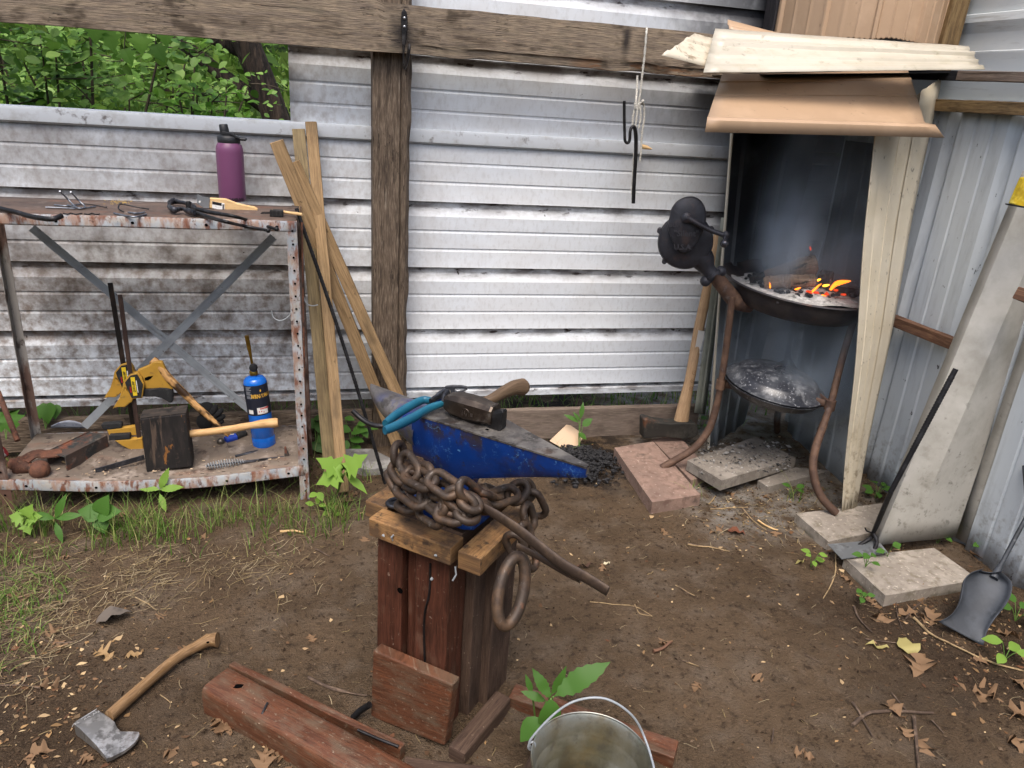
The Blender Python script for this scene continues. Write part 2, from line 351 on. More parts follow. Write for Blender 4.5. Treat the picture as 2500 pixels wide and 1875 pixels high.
# ================================================================ ground and hills
def ground_h(x, y):
    h = .010*noise.noise(V((x*1.3, y*1.3, 0)))+.008*noise.noise(V((x*4.5, y*4.5, 3)))+.0045*noise.noise(V((x*13, y*13, 7)))+.003*noise.noise(V((x*33, y*33, 9)))
    if y > YW+.3: h += .02*min(1,(y-YW-.3))*noise.noise(V((x*.5,y*.5,1)))
    return h
xs = [-60,-30,-15,-8,-5,-3.5,-2.6]+[-2.2+.022*i for i in range(228)]+[3.0,3.6,5,8,15,30,60]
ys = [-60,-30,-12,-5,-2,-.5,.3,.7]+[.9+.022*i for i in range(120)]+[3.7,4.2,5,6,8,10,13,20,35,60]
gb = MB(); nx = len(xs)
gb.v = [V((x, y, ground_h(x, y) if (-3 < x < 3.2 and .3 < y < 6) else 0)) for y in ys for x in xs]
for j in range(len(ys)-1):
    for i in range(nx-1):
        gb.f.append([j*nx+i, j*nx+i+1, (j+1)*nx+i+1, (j+1)*nx+i]); gb.uv.append([(0,0)]*4); gb.mi.append(0)
g = gb.build('ground', mSoil, smooth=180, loc=(0,0,0)); tag(g, kind='structure')
def gz(p): return V((p.x, p.y, ground_h(p.x, p.y)))
def G(p, z=0): q = on_z(p, z); return q
hb = MB(); rows = []
for j in range(10):
    rows.append([V((-70+i*10, 24+j*5+4*noise.noise(V((i*.4,j,0))), -.1+j*2.2+1.2*noise.noise(V((i*.5,j*.5,4)))*(j>0))) for i in range(17)])
tag(hb.grid(rows).build('hills', M('hill_undergrowth', hx('#141d10'), [L(hx('#26331a'), .8, .4, .6), L(hx('#141b10'), 2, .5, .6)], rough=1, spec=0), smooth=180, loc=(0,20,0)), kind='structure')
# ================================================================ siding
def prof(z0, z1, base, step=LAP):
    """(z, outward offset) pairs of the ribbed panel, from z0 to z1"""
    pat = [(0,0),(.015,-.016),(.10,-.018),(.215,.0),(.225,.0015),(.42,0),(.430,-.004),(.448,-.004),(.475,0),(.70,0),(.710,-.004),(.728,-.004),(.755,0),(.985,.0),(.9999,.001)]
    # pat runs DOWN from a lap line, so mirror it
    out = []
    k = math.floor((z0-base)/step)
    while base+k*step < z1+step:
        top = base+(k+1)*step
        for f, o in reversed(pat):
            z = top-f*step
            if z0 <= z <= z1: out.append((z, o))
        k += 1
    return out
def siding(name, x0, x1, z0, z1, y, mat, parent, seg=.12, loc=None):
    P = prof(z0, z1, LAP0); P = [(z0, P[0][1])]+[p for p in P if p[0] > z0+1e-4]+[(z1, P[-1][1])]
    n = max(2, int((x1-x0)/seg)); b = MB()
    rows = [[V((x0+(x1-x0)*i/n, y-o+.0025*noise.noise(V((i*.35, z*2, y))), z)) for i in range(n+1)] for z, o in P]
    b.grid(rows[::-1]); return b.build(name, mat, parent, smooth=25, solid=.0012)
xo = on_y(D(625,180), YW).x
wl = thing('metal_siding_wall', (0,YW,0), 'white ribbed metal siding wall with mildew stains and painted-in shade running behind the shelf and post', 'wall')
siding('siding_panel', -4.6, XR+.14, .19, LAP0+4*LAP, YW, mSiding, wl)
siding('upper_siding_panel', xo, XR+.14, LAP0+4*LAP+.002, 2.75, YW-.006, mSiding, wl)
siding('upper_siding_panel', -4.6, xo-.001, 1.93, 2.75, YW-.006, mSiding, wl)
c = MB()      # folded cap on the top edge of the lower siding
ct = LAP0+4*LAP
sec = [(-.002,-.055),(-.022,-.045),(-.026,-.004),(-.022,.006),(.02,.009),(.022,-.02)]
n = 40; rows = [[V((-4.6+(XR+4.56)*i/n, YW+a+.002*noise.noise(V((i*.4,0,2))), ct+bz)) for i in range(n+1)] for a, bz in sec]
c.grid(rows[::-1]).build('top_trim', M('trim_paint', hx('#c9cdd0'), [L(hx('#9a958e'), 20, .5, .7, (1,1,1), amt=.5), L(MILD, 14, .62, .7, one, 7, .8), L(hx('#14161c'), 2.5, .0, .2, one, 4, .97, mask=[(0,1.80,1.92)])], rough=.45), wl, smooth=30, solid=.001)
c = MB(); rows = [[V((-4.6+(XR+4.56)*i/20, YW+a, .19+bz)) for i in range(21)] for a, bz in [(-.004,.03),(-.012,.024),(-.013,-.004),(.004,-.008)]]
c.grid(rows[::-1]).build('bottom_trim', mSiding, wl, smooth=30, solid=.001)
# right wall: vertical ribs below, horizontal ribs above
wr = thing('corner_siding_wall', (XR,2.0,0), 'grey vertical ribbed metal siding wall on the right side of the yard', 'wall')
def vsiding(name, y0, y1, z0, z1, x, mat, parent):
    P = prof(-y1, -y0, -2.742-LAP*6, .305); P = [(-y1, P[0][1])]+[p for p in P if p[0] > -y1+1e-4]+[(-y0, P[-1][1])]
    b = MB(); n = 12; rows = []
    for q, o in P: rows.append([V((x-o*1.2+.003*noise.noise(V((q*2,k*.6,1))), -q, z0+(z1-z0)*k/n)) for k in range(n+1)])
    b.grid(rows); return b.build(name, mat, parent, smooth=25, solid=.0012)
vsiding('siding_panel', .2, YW-.01, -.01, 1.70, XR, mSidingR, wr)
b = MB(); XU = XR+.09
P = prof(1.62, 2.9, 1.35, .33); rows = [[V((XU+o*.9, .2+3.2*i/14, z+.02*(i/14))) for i in range(15)] for z, o in P]
b.grid(rows).build('upper_siding_panel', mSidingU, wr, smooth=25, solid=.0012)
def wthing(name, label, cat, mb, mat, group=None, **k): return tag(mb.build(name, mat, **k), label, cat, group)
a0 = on_x(KH(1050,248), XR-.03); wthing('wood_rail', 'greenish treated two by four rail nailed across the ribbed siding on the right', 'rail', MB().beam((XR-.03,3.3,1.675),(XR-.03,.9,1.668),.036,.044,n=12,jit=.003), mStud, bevel=.002)
wthing('wood_rail', 'topmost sooty to pale two by four on the right wall beside the cream sheet', 'rail', MB().beam((XR-.02,2.74,1.786),(XR-.02,.9,1.746),.05,.036,n=12,jit=.003), mPlank, bevel=.002)
wthing('wood_rail', 'short sooty black end of the rail behind the cream sheet', 'rail', MB().beam((XR-.02,3.36,1.80),(XR-.02,2.745,1.786),.05,.036), mSootB, bevel=.002)
wthing('wood_rail', 'brown wooden rail across the right wall between forge hood and leaning grey sheet', 'rail', MB().beam((XR-.04,3.3,.765),(XR-.04,2.28,.785),.04,.045,n=12,jit=.004), mStudB, bevel=.003)
# ================================================================ beam, posts, baseboards
def zz(x): return 1.0
bb = MB()
# beam with decayed lower right edge
n = 60; xb0, xb1 = -2.6, 1.80; rows = []
def bm_sec(x):
    rot = 0
    if x > .25: rot = .022*max(0, noise.noise(V((x*9,0,0)))+.35)*min(1,(x-.25)*3)
    zt = 1.905 if x < .2 else 1.895
    zt += .004*noise.noise(V((x*6,1,1))); zb = 1.722+.003*noise.noise(V((x*5,4,1)))
    y0 = 3.215
    return [(y0,zt),(y0-.002+.003*noise.noise(V((x*7,2,2))),zt-.05),(y0+.002*noise.noise(V((x*8,9,2))),zb+.06),(y0,zb+.032+rot*.5),(y0+rot*.9,zb+.028+rot*.4),(y0+rot*1.0,zb+rot*.5),(y0+.05,zb+rot*.25),(y0+.05,zt)]
sc_ = [[V((x,yy,z_)) for yy,z_ in bm_sec(x)] for x in [xb0+(xb1-xb0)*i/150 for i in range(151)]]
rows = [[sc_[i][k] for i in range(151)] for k in range(8)]; rows.append(rows[0])
bb.grid(rows)
bb.f.append([k*151 for k in range(8)][::-1]); bb.uv.append([(0,.1*k) for k in range(8)]); bb.mi.append(0)
bb.f.append([k*151+150 for k in range(8)]); bb.uv.append([(0,.1*k) for k in range(8)]); bb.mi.append(0)
# char marks where hot steel hung
mBeam2 = mBeam.copy(); 
def char_mask(mat, spots):
    nt = mat.node_tree; b = nt.nodes['Principled BSDF']; src = b.inputs['Base Color'].links[0].from_socket
    gm = nt.nodes.new('ShaderNodeTexCoord'); nz = nt.nodes.new('ShaderNodeTexNoise'); nz.inputs['Scale'].default_value = 14; nt.links.new(gm.outputs['Object'], nz.inputs[0])
    for (c, r, stz) in spots:
        mp = nt.nodes.new('ShaderNodeMapping'); mp.vector_type = 'POINT'; mp.inputs['Location'].default_value = (-c[0],-c[1],-c[2]*stz); mp.inputs['Scale'].default_value = (1,1,stz)
        nt.links.new(gm.outputs['Object'], mp.inputs[0]); ln = nt.nodes.new('ShaderNodeVectorMath'); ln.operation = 'LENGTH'; nt.links.new(mp.outputs[0], ln.inputs[0])
        ad = nt.nodes.new('ShaderNodeMath'); ad.operation = 'MULTIPLY_ADD'; nt.links.new(nz.outputs[0], ad.inputs[0]); ad.inputs[1].default_value = r*.9; nt.links.new(ln.outputs[1], ad.inputs[2])
        mr = nt.nodes.new('ShaderNodeMapRange'); nt.links.new(ad.outputs[0], mr.inputs[0]); mr.inputs[1].default_value = r*1.7; mr.inputs[2].default_value = r*.75; mr.inputs[4].default_value = .88
        mx = nt.nodes.new('ShaderNodeMix'); mx.data_type = 'RGBA'; nt.links.new(mr.outputs[0], mx.inputs[0]); nt.links.new(src, mx.inputs[6]); mx.inputs[7].default_value = hx('#1c191b'); src = mx.outputs[2]
    nt.links.new(src, b.inputs['Base Color'])
hk = on_y(K3(455,200), 3.2); pk = on_y(K3(1800,240), 3.2)
char_mask(mBeam2, [((hk.x-.005,3.21,1.79), .055, .8), ((pk.x,3.21,pk.z), .022, .35)])
wthing('wooden_beam', 'long weathered horizontal beam across the top with charred spots and a rotted lower edge', 'beam', bb, mBeam2, smooth=40, loc=(0,0,0))
def rough_post(p0, p1, w_, h_, mat, name, label, jit=.01, n=40):
    return wthing(name, label, 'post', MB().beam(p0, p1, w_, h_, up=(0,1,0), n=n, jit=jit), mat, smooth=35)
pc = MB(); xA, xB = .176, .334
def post_sec(z):
    e = .012*max(0, noise.noise(V((z*7,3,0)))+.3); f = .006*noise.noise(V((z*15,8,0)))
    return [(xA,3.27),(xA+.05,3.268+.003*noise.noise(V((z*9,0,1)))),(xA+.095,3.27),(xB-.05,3.268),(xB-.045+f,3.28),(xB-.038+f,3.272),(xB-.018-e*.3,3.274),(xB-e,3.29+e),(xB-e*.5,3.41),(xA,3.41)]
zs = [-.02+i*.0125 for i in range(0,226)]; S_ = [[V((x,y,z)) for x,y in post_sec(z)] for z in zs]
rows = [[s[k] for s in S_] for k in range(10)]; rows.append(rows[0]); pc.grid(rows)
zt = len(zs); pc.f.append([k*zt+zt-1 for k in range(10)]); pc.uv.append([(0,.05*k) for k in range(10)]); pc.mi.append(0)
wthing('wooden_post', 'thick weathered split wooden post standing in front of the white siding', 'post', pc, mPost, smooth=40)
wthing('wooden_post', 'dark sooty post beside the tan curved chimney sheet', 'post', MB().beam((1.955,3.35,1.5),(1.955,3.35,2.8),.085,.09,up=(0,1,0),n=20,jit=.004), mSootW, bevel=.004)
wthing('wooden_post', 'golden brown corner post right of the tan curved chimney sheet', 'post', MB().beam((2.47,2.93,1.8),(2.5,2.93,2.85),.08,.12,up=(0,1,0),n=10,jit=.003), mStud, bevel=.004)
wthing('baseboard_plank', 'wide grey brown board on edge under the siding right of the post', 'plank', MB().beam((xB+.002,3.30,.075),(1.86,3.30,.07),.036,.165,n=30,jit=.004), mPlank, bevel=.003)
wthing('baseboard_plank', 'dark weathered board on edge behind the wooden stakes and shelf', 'plank', MB().beam((-1.9,3.30,.105),(xA-.002,3.30,.105),.036,.15,n=30,jit=.005), mPost, bevel=.003)
# ================================================================ foliage
def leaf_ovate(b, p, d, nrm, ln, wd, curl=.15, fold=.12, rnd=.5):
    d = V(d).normalized(); nrm = V(nrm); nrm = (nrm-d*nrm.dot(d)); nrm = nrm.normalized() if nrm.length > 1e-3 else V((0,0,1)); s = d.cross(nrm)
    prof_ = [(0,0),(.14,.62),(.38,1),(.65,.86),(.86,.45),(1,0)]; vs = []
    for (t, q) in prof_:
        c0 = V(p)+d*(ln*t)-nrm*(curl*ln*t*t)
        if q == 0: vs.append(c0)
        else: vs += [c0+s*(q*wd/2)+nrm*(fold*wd*q*.5), c0, c0-s*(q*wd/2)+nrm*(fold*wd*q*.5)]
    fs = [(0,2,1),(0,3,2)]
    for i in range(3):
        a = 1+i*3; fs += [(a,a+1,a+4,a+3),(a+1,a+2,a+5,a+4)]
    fs += [(10,11,13),(11,12,13)]
    b.add(vs, fs, [[(0,0)]*len(f) for f in fs])
MAPLE = [(0,0),(.1,.12),(.02,.42),(.2,.3),(.28,.62),(.42,.42),(.5,.28),(.62,.36),(.72,.2),(1,0)]
OAK = [(0,.012),(.14,.018),(.2,.07),(.27,.26),(.33,.30),(.36,.14),(.43,.09),(.52,.36),(.58,.40),(.61,.17),(.69,.12),(.77,.24),(.82,.20),(.88,.06),(1,0)]
LANCE = [(0,0),(.12,.06),(.3,.13),(.5,.15),(.7,.11),(.88,.045),(1,0)]
OVATE = [(0,0),(.1,.16),(.28,.3),(.48,.33),(.68,.26),(.86,.12),(1,0)]
HEART = [(0,0),(-.06,.18),(.08,.4),(.3,.46),(.55,.36),(.8,.16),(1,0)]
TOOTH = [(0,0),(.08,.03),(.14,.09),(.2,.085),(.27,.145),(.33,.13),(.4,.175),(.46,.15),(.54,.17),(.6,.135),(.68,.14),(.74,.10),(.82,.09),(.88,.05),(1,0)]
def leaf_shape(b, p, d, nrm, ln, shape, curl=.12, fold=.15, wob=.0):
    d = V(d).normalized(); nrm = V(nrm); nrm = (nrm-d*nrm.dot(d)).normalized(); s = d.cross(nrm); n = len(shape)
    mid = []; l = []; r = []
    for (t, q) in shape:
        k = wob*ln*noise.noise(V((t*3+p[0]*40, q*5, p[1]*40)))
        c0 = V(p)+d*(ln*t)-nrm*(curl*ln*t*t-k); mid.append(c0-d*(ln*t)+d*(ln*max(0,min(1,t))))
        k2 = wob*ln*noise.noise(V((t*3+p[0]*70+9, q*5, p[1]*40)))
        l.append(c0+s*(q*ln)+nrm*(fold*ln*q+k)); r.append(c0-s*(q*ln)+nrm*(fold*ln*q+k2))
    vs = mid+l+r; fs = []
    for i in range(n-1):
        fs.append((i, n+i, n+i+1, i+1)); fs.append((i, i+1, 2*n+i+1, 2*n+i))
    b.add(vs, fs, [[(0,0)]*4 for f in fs])
R3 = lambda: V((random.gauss(0,1), random.gauss(0,1), random.gauss(0,1)))
def shrub(name, label, c, rad, nleaf, ls, mat, stems=7, cat='shrub', group='shrubs behind the siding', h0=0.0):
    c = V(c); root = thing(name, (c.x,c.y,0), label, cat, group); sb = MB(); tips = []
    for k in range(stems):
        a = random.random()*2*PI; q = random.random(); top = c+V((math.cos(a)*rad[0]*q*.9, math.sin(a)*rad[1]*q*.8, rad[2]*random.uniform(.1,.95)))
        base = V((c.x+random.uniform(-.12,.12), c.y+random.uniform(-.12,.12), 0))
        P = spline([base, base.lerp(top,.45)+R3()*.05+V((0,0,.1)), top], 5); sb.tube(P, [.012*(1-i/len(P))+.003 for i in range(len(P))], 5); tips.append(P)
        for q in range(6):
            s0 = random.choice(P[3:]); e = s0+V((random.uniform(-1,1)*rad[0]*.5, random.uniform(-1,1)*rad[1]*.4, random.uniform(-.2,.5)*rad[2]*.5))
            B = arcpts(s0, s0.lerp(e,.5)+R3()*.04, e, 5); sb.tube(B, [.004,.0035,.003,.0025,.002,.0015], 4); tips.append(B)
    sb.build('stem', mTwigW, root)
    lb = MB()
    for k in range(nleaf):
        if random.random() < .75: p = random.choice(random.choice(tips)) + R3()*ls*.9
        else: p = c+V((random.uniform(-1,1)*rad[0], random.uniform(-1,1)*rad[1], random.uniform(-1,1)*rad[2]))
        if p.y < YW+.12: p.y = YW+.12+random.random()*.2
        d = R3(); d.z = d.z*.4-.15; nn = V((random.gauss(0,.5), random.gauss(-.35,.5), 1)); s = ls*random.uniform(.6,1.25)
        leaf_ovate(lb, p, d, nn, s, s*random.uniform(.62,.85))
    lb.build('foliage', mat, root)
    return root
for q, (px, yy, n, ls, rx, rz_) in enumerate([((60,140),4.35,1500,.062,.75,.55),((200,200),4.7,1300,.06,.7,.4),((380,225),5.1,900,.05,.6,.33),((15,215),5.3,900,.065,.8,.6),((455,235),4.5,380,.045,.28,.22)]):
    c = on_y(D(*px), yy); shrub('shrub', ['leafy shrub with large round leaves nearest the gap at far left','round leaved green shrub rising above the siding top in the middle of the gap','low green shrub with small leaves above the siding left of the tree trunk','darker green shrub filling the left end of the gap','small pale yellow green sapling just above the siding top beside the purple bottle'][q], (c.x,c.y,max(.6,c.z-.12)), (rx,.4,rz_), n, ls, mLeafBr if q == 4 else mLeafNear)
# hanging maple branch
root = thing('maple_branch', on_y(D(330,60), 3.9), 'pale green maple branch hanging into the gap below the beam', 'branch')
lb = MB(); sb = MB()
for (x, y, s) in [(232,88,.095),(300,95,.10),(335,118,.085),(268,128,.08),(205,72,.09),(355,90,.07)]:
    p = on_y(D(x,y-22), 3.95+random.uniform(-.1,.15)); leaf_shape(lb, p, V((random.uniform(-.2,.5),-.35,-.8)), V((.1,-1,.5)), s, MAPLE, .1, .1)
    sb.tube([p, p+V((.03,.05,.2))], .002, 4)
lb.build('foliage', mLeafBr, root); sb.tube([on_y(D(150,20),4.0), on_y(D(400,20),4.0)], .006, 5); sb.build('twig', mTwigW, root)
def tree(name, label, base, top, r0, r1, crown, nleaf, ls, mat, seed):
    random.seed(seed); root = thing(name, (base[0],base[1],0), label, 'tree', 'trees behind the siding')
    P = spline([base, V(base).lerp(V(top),.5)+V((.06,0,0)), top], 8); n = len(P)
    b = MB(); b.tube(P, [r0+(r1-r0)*i/(n-1) for i in range(n)], 12, jit=.12)
    tr = b.build('trunk', mBark, root, smooth=180); lb = MB(); br = MB()
    for k in range(9):
        s0 = P[random.randint(n//2, n-1)]; e = V(top)+V((random.uniform(-1,1)*crown[0], random.uniform(-1,1)*crown[1], random.uniform(-.4,1)*crown[2]))
        B = arcpts(s0, s0.lerp(e,.5)+R3()*.2, e, 7); br.tube(B, [.05*(1-i/8)+.008 for i in range(8)], 6)
        for _ in range(nleaf//9):
            p = random.choice(B[2:])+R3()*crown[0]*.22; d = R3(); d.z -= .3; s = ls*random.uniform(.6,1.3); leaf_ovate(lb, p, d, R3()+V((0,0,1)), s, s*.6)
    br.build('branch', mBark, root, smooth=180); lb.build('crown', mat, root)
t0 = on_y(D(590,235), 6.0); t1 = on_y(D(525,80), 6.0); dv = (t1-t0)
tree('tree', 'tree with dark furrowed leaning trunk seen in the gap beside the upper siding', (t0-dv*(t0.z/dv.z)*.8+V((0,0,0))).to_tuple()[:2]+(-.05,), (t1+dv*2.0), .115, .08, (1.3,1.3,1.2), 1400, .09, mLeafFar, 5)
for k, (x, y, r) in enumerate([(-3.6,8.5,.09),(-1.9,9.6,.06),(.4,9.2,.12),(2.6,8.4,.1),(-5.2,10,.12)]):
    tree('tree', ['slim dark trunk far back among the woodland leaves','thin pole like trunk in the woodland behind the low shrub','woodland tree behind the upper siding right of the gap','woodland tree behind the chimney corner','woodland tree beyond the left end of the siding'][k], (x,y,-.05), (x+.3,y,3.2), r, r*.6, (1.3,1.3,1.3), 900, .1, mLeafFar, 20+k)
random.seed(77); lb = MB()
for k in range(52000):
    t = random.random(); y = 6.8+9*t*t+random.random()*2.5; x = random.uniform(-1,1)*(4+y*.75)-.5; z = abs(random.gauss(0,1))*1.7 if random.random() < .7 else random.uniform(.6,7)
    if z > 7.5: continue
    z *= (1.05+.4*noise.noise(V((x*.7,y*.5,0)))); s = random.uniform(.05,.12)*(.6+y*.05); c = V((x,y,z)); d = R3().normalized()*s; e = d.cross(R3()).normalized()*s*.35
    i = len(lb.v); lb.v += [c-d, c+e, c+d, c-e]; lb.f.append([i,i+1,i+2,i+3]); lb.uv.append([(0,0)]*4); lb.mi.append(0)
for k in range(12000):      # unseen leaf ring added to block low sky light, lower behind the camera
    an = random.random()*2*PI; rr = random.uniform(9,12); x = math.cos(an)*rr; y = math.sin(an)*rr
    if y > 2.5: continue
    z = random.uniform(-.1,4.5 if y < -1 else 10); s = random.uniform(.25,.6); c = V((x,y,z)); d = R3().normalized()*s; e = d.cross(R3()).normalized()*s*.5
    i = len(lb.v); lb.v += [c-d, c+e, c+d, c-e]; lb.f.append([i,i+1,i+2,i+3]); lb.uv.append([(0,0)]*4); lb.mi.append(0)
tag(lb.build('far_woods_and_sky_blocker', mLeafFar, loc=(0,10,0)), 'mass of dark green woodland leaves far behind the siding and an added unseen ring blocking sky light', 'woodland', kind='stuff')
# ================================================================ shelf materials
random.seed(3)
RUST = hx('#6e3f26'); RUSTD = hx('#4a2c20')
mShelfP = M('shelf_paint_rusty', hx('#8e9499'), [L(hx('#b3b8bc'), 6, .45, .6, amt=.7), L(hx('#a89f92'), 20, .46, .62, one, 9, .7), L(hx('#93705a'), 30, .47, .6, (1,1,.4), 12, .8), L(RUST, 34, .50, .60, (1,1,.35), 10, .9), L(RUSTD, 70, .60, .66, (1,1,.6), 8, .8), L(RUST, 12, .60, .67, (1,1,.35), 10, .9)], rough=.6, bump=(60,.4,.002,one))
mShelfT = M('shelf_top_rust', hx('#463a33'), [L(hx('#5e4d42'), 5, .4, .62, (.6,1,1)), L(hx('#74462f'), 9, .56, .68, (.5,1.4,1), amt=.45), L(hx('#8b8078'), 16, .58, .7, one, 7, .5), L(hx('#2e2521'), 30, .56, .66, one, 7, .7)], rough=.75, bump=(80,.4,.001,one))
mShelfB = M('shelf_bottom_rust', hx('#63584e'), [L(hx('#786b5e'), 4, .42, .6), L(hx('#7a4c36'), 8, .56, .68, (.5,1,1), amt=.4), L(hx('#a09387'), 12, .53, .66, one, 8, .7), L(hx('#40332c'), 20, .55, .65, one, 8, .8), L(hx('#b5a68f'), 60, .64, .7, one, 6, .7)], rough=.85, bump=(70,.5,.002,one))
mGalv = M('galvanised_strap', hx('#9aa0a4'), [L(hx('#83888c'), 9, .45, .6, amt=.7), L(RUSTD, 30, .62, .68, one, 7, .8)], rough=.5, metal=.1)
mHole = M('dark_hole', hx('#0b0a0a'), rough=1, spec=0)
mRustLeg = M('rusty_angle_iron', hx('#5a4034'), [L(hx('#8d8078'), 10, .5, .62, (1,1,.4), amt=.8), L(hx('#33231c'), 18, .5, .64, (1,1,.4))], rough=.8, bump=(60,.5,.002,one))
mRustLeg2 = M('pale_rusty_angle_iron', hx('#8b8680'), [L(hx('#5a4034'), 9, .47, .56, (1,1,.4), 8, .9), L(hx('#33231c'), 24, .55, .62, (1,1,.4), 8, .8)], rough=.8)
ZT, ZB, YF, YR, XL, XRt = 1.127, .152, 2.80, 3.20, -1.215, -.118
sh = thing('metal_shelf', ((XL+XRt)/2, (YF+YR)/2, 0), 'rusty grey blue slotted metal shelf unit with two levels against the white siding', 'shelf')
def lleg(x, y, sx, sy, mat, zt=ZT, lean=(0,0), w=.036):
    b = MB(); t = .0025; o = V((lean[0],lean[1],0))
    for (dx, dy) in ((w, t), (t, w)):
        cx = x+sx*dx/2; cy = y+sy*dy/2
        b.beam(V((cx,cy,-.03))+o, (cx,cy,zt), dx, dy, up=(0,1,0), n=12, jit=.0015)
    b.cur = 1
    for i in range(24):
        z = .04+i*.048
        if z > zt-.01: break
        f = 1-z/zt; q = o*f
        for (c_, ax) in ((V((x+sx*w*.42, y-sy*.0008-(.0005 if sy>0 else 0), z))+q, V((0,-1,0))), (V((x-sx*.0008, y+sy*w*.55, z))+q, V((-sx,0,0)))):
            vs = []; a = ax.cross(V((0,0,1)))
            for k in range(8): an = 2*PI*k/8; vs.append(c_+ax*.0012+a*math.cos(an)*.0042+V((0,0,1))*math.sin(an)*.0042)
            b.add(vs, [tuple(range(8))])
    return b.build('leg', [mat, mHole], sh)
lleg(XRt, YF-.002, -1, 1, mShelfP, lean=(.012,0)); lleg(XL, YF-.002, 1, 1, mRustLeg)
l3 = lleg(XRt+.004, YR, -1, -1, mRustLeg, lean=(.012,0)); lleg(XL-.01, YR, 1, -1, mRustLeg2, w=.03)
def tray(name, z, y0, y1, mat_top, lip, sag=0.0):
    b = MB(); n = 24
    def zc(x, f): t = (x-XL)/(XRt-XL); return z-sag*math.sin(PI*min(1,max(0,t)))*(1 if f else .25)+.002*noise.noise(V((x*5,f*3,z)))
    X = [XL+.003+(XRt-XL-.006)*i/n for i in range(n+1)]
    b.grid([[V((x,y0+(y1-y0)*j/6,zc(x,j<3)-(.0 if j else 0))) for x in X] for j in range(7)])
    s = b.build(name, mat_top, sh, smooth=60, solid=.002)
    l = MB(); l.grid([[V((x,y0+a,zc(x,1)+bz)) for x in X] for a, bz in [(.016,-lip-.001),(.0,-lip),(-.0035,-lip+.004),(-.004,-.004),(-.001,.0025),(.004,.0025)]][::-1])
    l.cur = 1
    for k in range(5):
        x = XL+.09+k*.235; c_ = V((x, y0-.0052, zc(x,1)-lip*.5)); l.add([c_+V((math.cos(2*PI*i/8)*.0055,0,math.sin(2*PI*i/8)*.0045)) for i in range(8)], [tuple(range(8))])
    l.build('front_lip', [mShelfP, mHole], s, smooth=40, solid=.0015)
    r = MB(); r.grid([[V((x,y1-a,z+bz)) for x in X] for a, bz in [(0,-lip),(0,.0)]]); r.build('rear_lip', mShelfP, s, solid=.0015)
    if sag:
        for yy in (y0+.035, y1-.05):
            for k in range(13):
                h = MB(); x = XL+.06+k*.08; h.add([V((x+dx, yy+dy, zc(x,yy<3.0)+.0018)) for dx,dy in ((-.007,-.002),(.007,-.002),(.007,.002),(-.007,.002))], [(0,1,2,3)]); h.build('slot', mHole, s)
    return s
tray('shelf_board', ZT, YF, YR-.03, mShelfT, .034)
tray('shelf_board', ZB, YF, YR, mShelfB, .042, sag=.035)
def strap(p0, p1, w=.032):
    b = MB(); b.beam(p0, p1, w, .0022, up=(0,1,0), n=10, jit=.002); b.build('cross_brace', mGalv, sh)
strap(on_y((78,556), YR+.006), on_y((632,1020), YR+.006)); strap(on_y((668,578), YR+.001), on_y((205,1042), YR+.001))
hkp = [on_y(K2(*q), YF+.03) for q in [(1375,640),(1385,675),(1420,690),(1460,670),(1480,630)]]
wthing('wire_hook', 'small bent wire hook on the inside of the right shelf leg', 'hook', MB().tube(spline(hkp), .0022, 6), mGalv, smooth=60)
# ================================================================ things on the top shelf
mSteel = M('scaled_steel', hx('#3c3d42'), [L(hx('#6a6c72'), 30, .45, .65, amt=.8), L(hx('#1f1e20'), 14, .5, .65), L(hx('#5b4436'), 9, .6, .7, amt=.6)], rough=.42, metal=.7, bump=(90,.4,.0012,one))
mSteelL = M('bright_steel', hx('#82868d'), [L(hx('#5b5e66'), 30, .5, .65)], rough=.35, metal=.8, bump=(120,.3,.001,one))
mBlackSt = M('blackened_steel', hx('#1b1a1b'), [L(hx('#3a383a'), 26, .5, .68, amt=.8)], rough=.45, metal=.4, bump=(70,.5,.0015,one))
mBottle = M('plum_powder_coat', hx('#6d4161'), [L(hx('#623a57'), 4, .45, .7, amt=.5)], rough=.38, rvar=.05, bump=(500,.15,.0004,one), spec=.45)
mBlkPl = M('black_plastic', hx('#16171a'), [L(hx('#24262a'), 40, .5, .7, amt=.5)], rough=.5)
bc = G(KB(850,1075), ZT)
bx, by = bc.x+.002, bc.y+.04
bt = thing('water_bottle', (bx,by,ZT), 'tall plum purple metal water bottle with black cap standing on the top shelf', 'bottle')
r = .052
MB().lathe([(0,.001),(r-.005,.001),(r-.001,.004),(r,.01),(r,.19),(r-.001,.203),(r-.004,.214),(r-.009,.222),(r-.0105,.226)], (bx,by,ZT), n=40).build('body', mBottle, bt, smooth=50)
cp = MB().lathe([(r-.010,.224),(r-.009,.229),(r-.009,.246),(r-.012,.250),(r-.02,.254),(0,.254)], (bx,by,ZT), n=36).build('cap', mBlkPl, bt, smooth=40)
q0 = V((bx-.012,by-.004,ZT+.25))
MB().lathe([(.019,0),(.0175,.02),(.0165,.040),(.014,.043),(0,.043)], q0, axis=(-.10,0,1), n=24).build('spout_cap', mBlkPl, cp, smooth=40)
lp = MB(); lp.beam((bx-.02,by-.022,ZT+.262),(bx+.028,by-.022,ZT+.258),.02,.012,ends=(1,.8)); lp.beam((bx+.01,by-.02,ZT+.262),(bx+.04,by-.02,ZT+.245),.03,.008)
lp.tube([(bx+.03,by-.012,ZT+.242),(bx+.062,by-.012,ZT+.240),(bx+.064,by+.012,ZT+.240),(bx+.03,by+.012,ZT+.242)], .0055, 8); lp.beam((bx+.025,by,ZT+.241),(bx+.064,by,ZT+.239),.03,.010)
lp.build('carry_loop', mBlkPl, cp, bevel=.002)
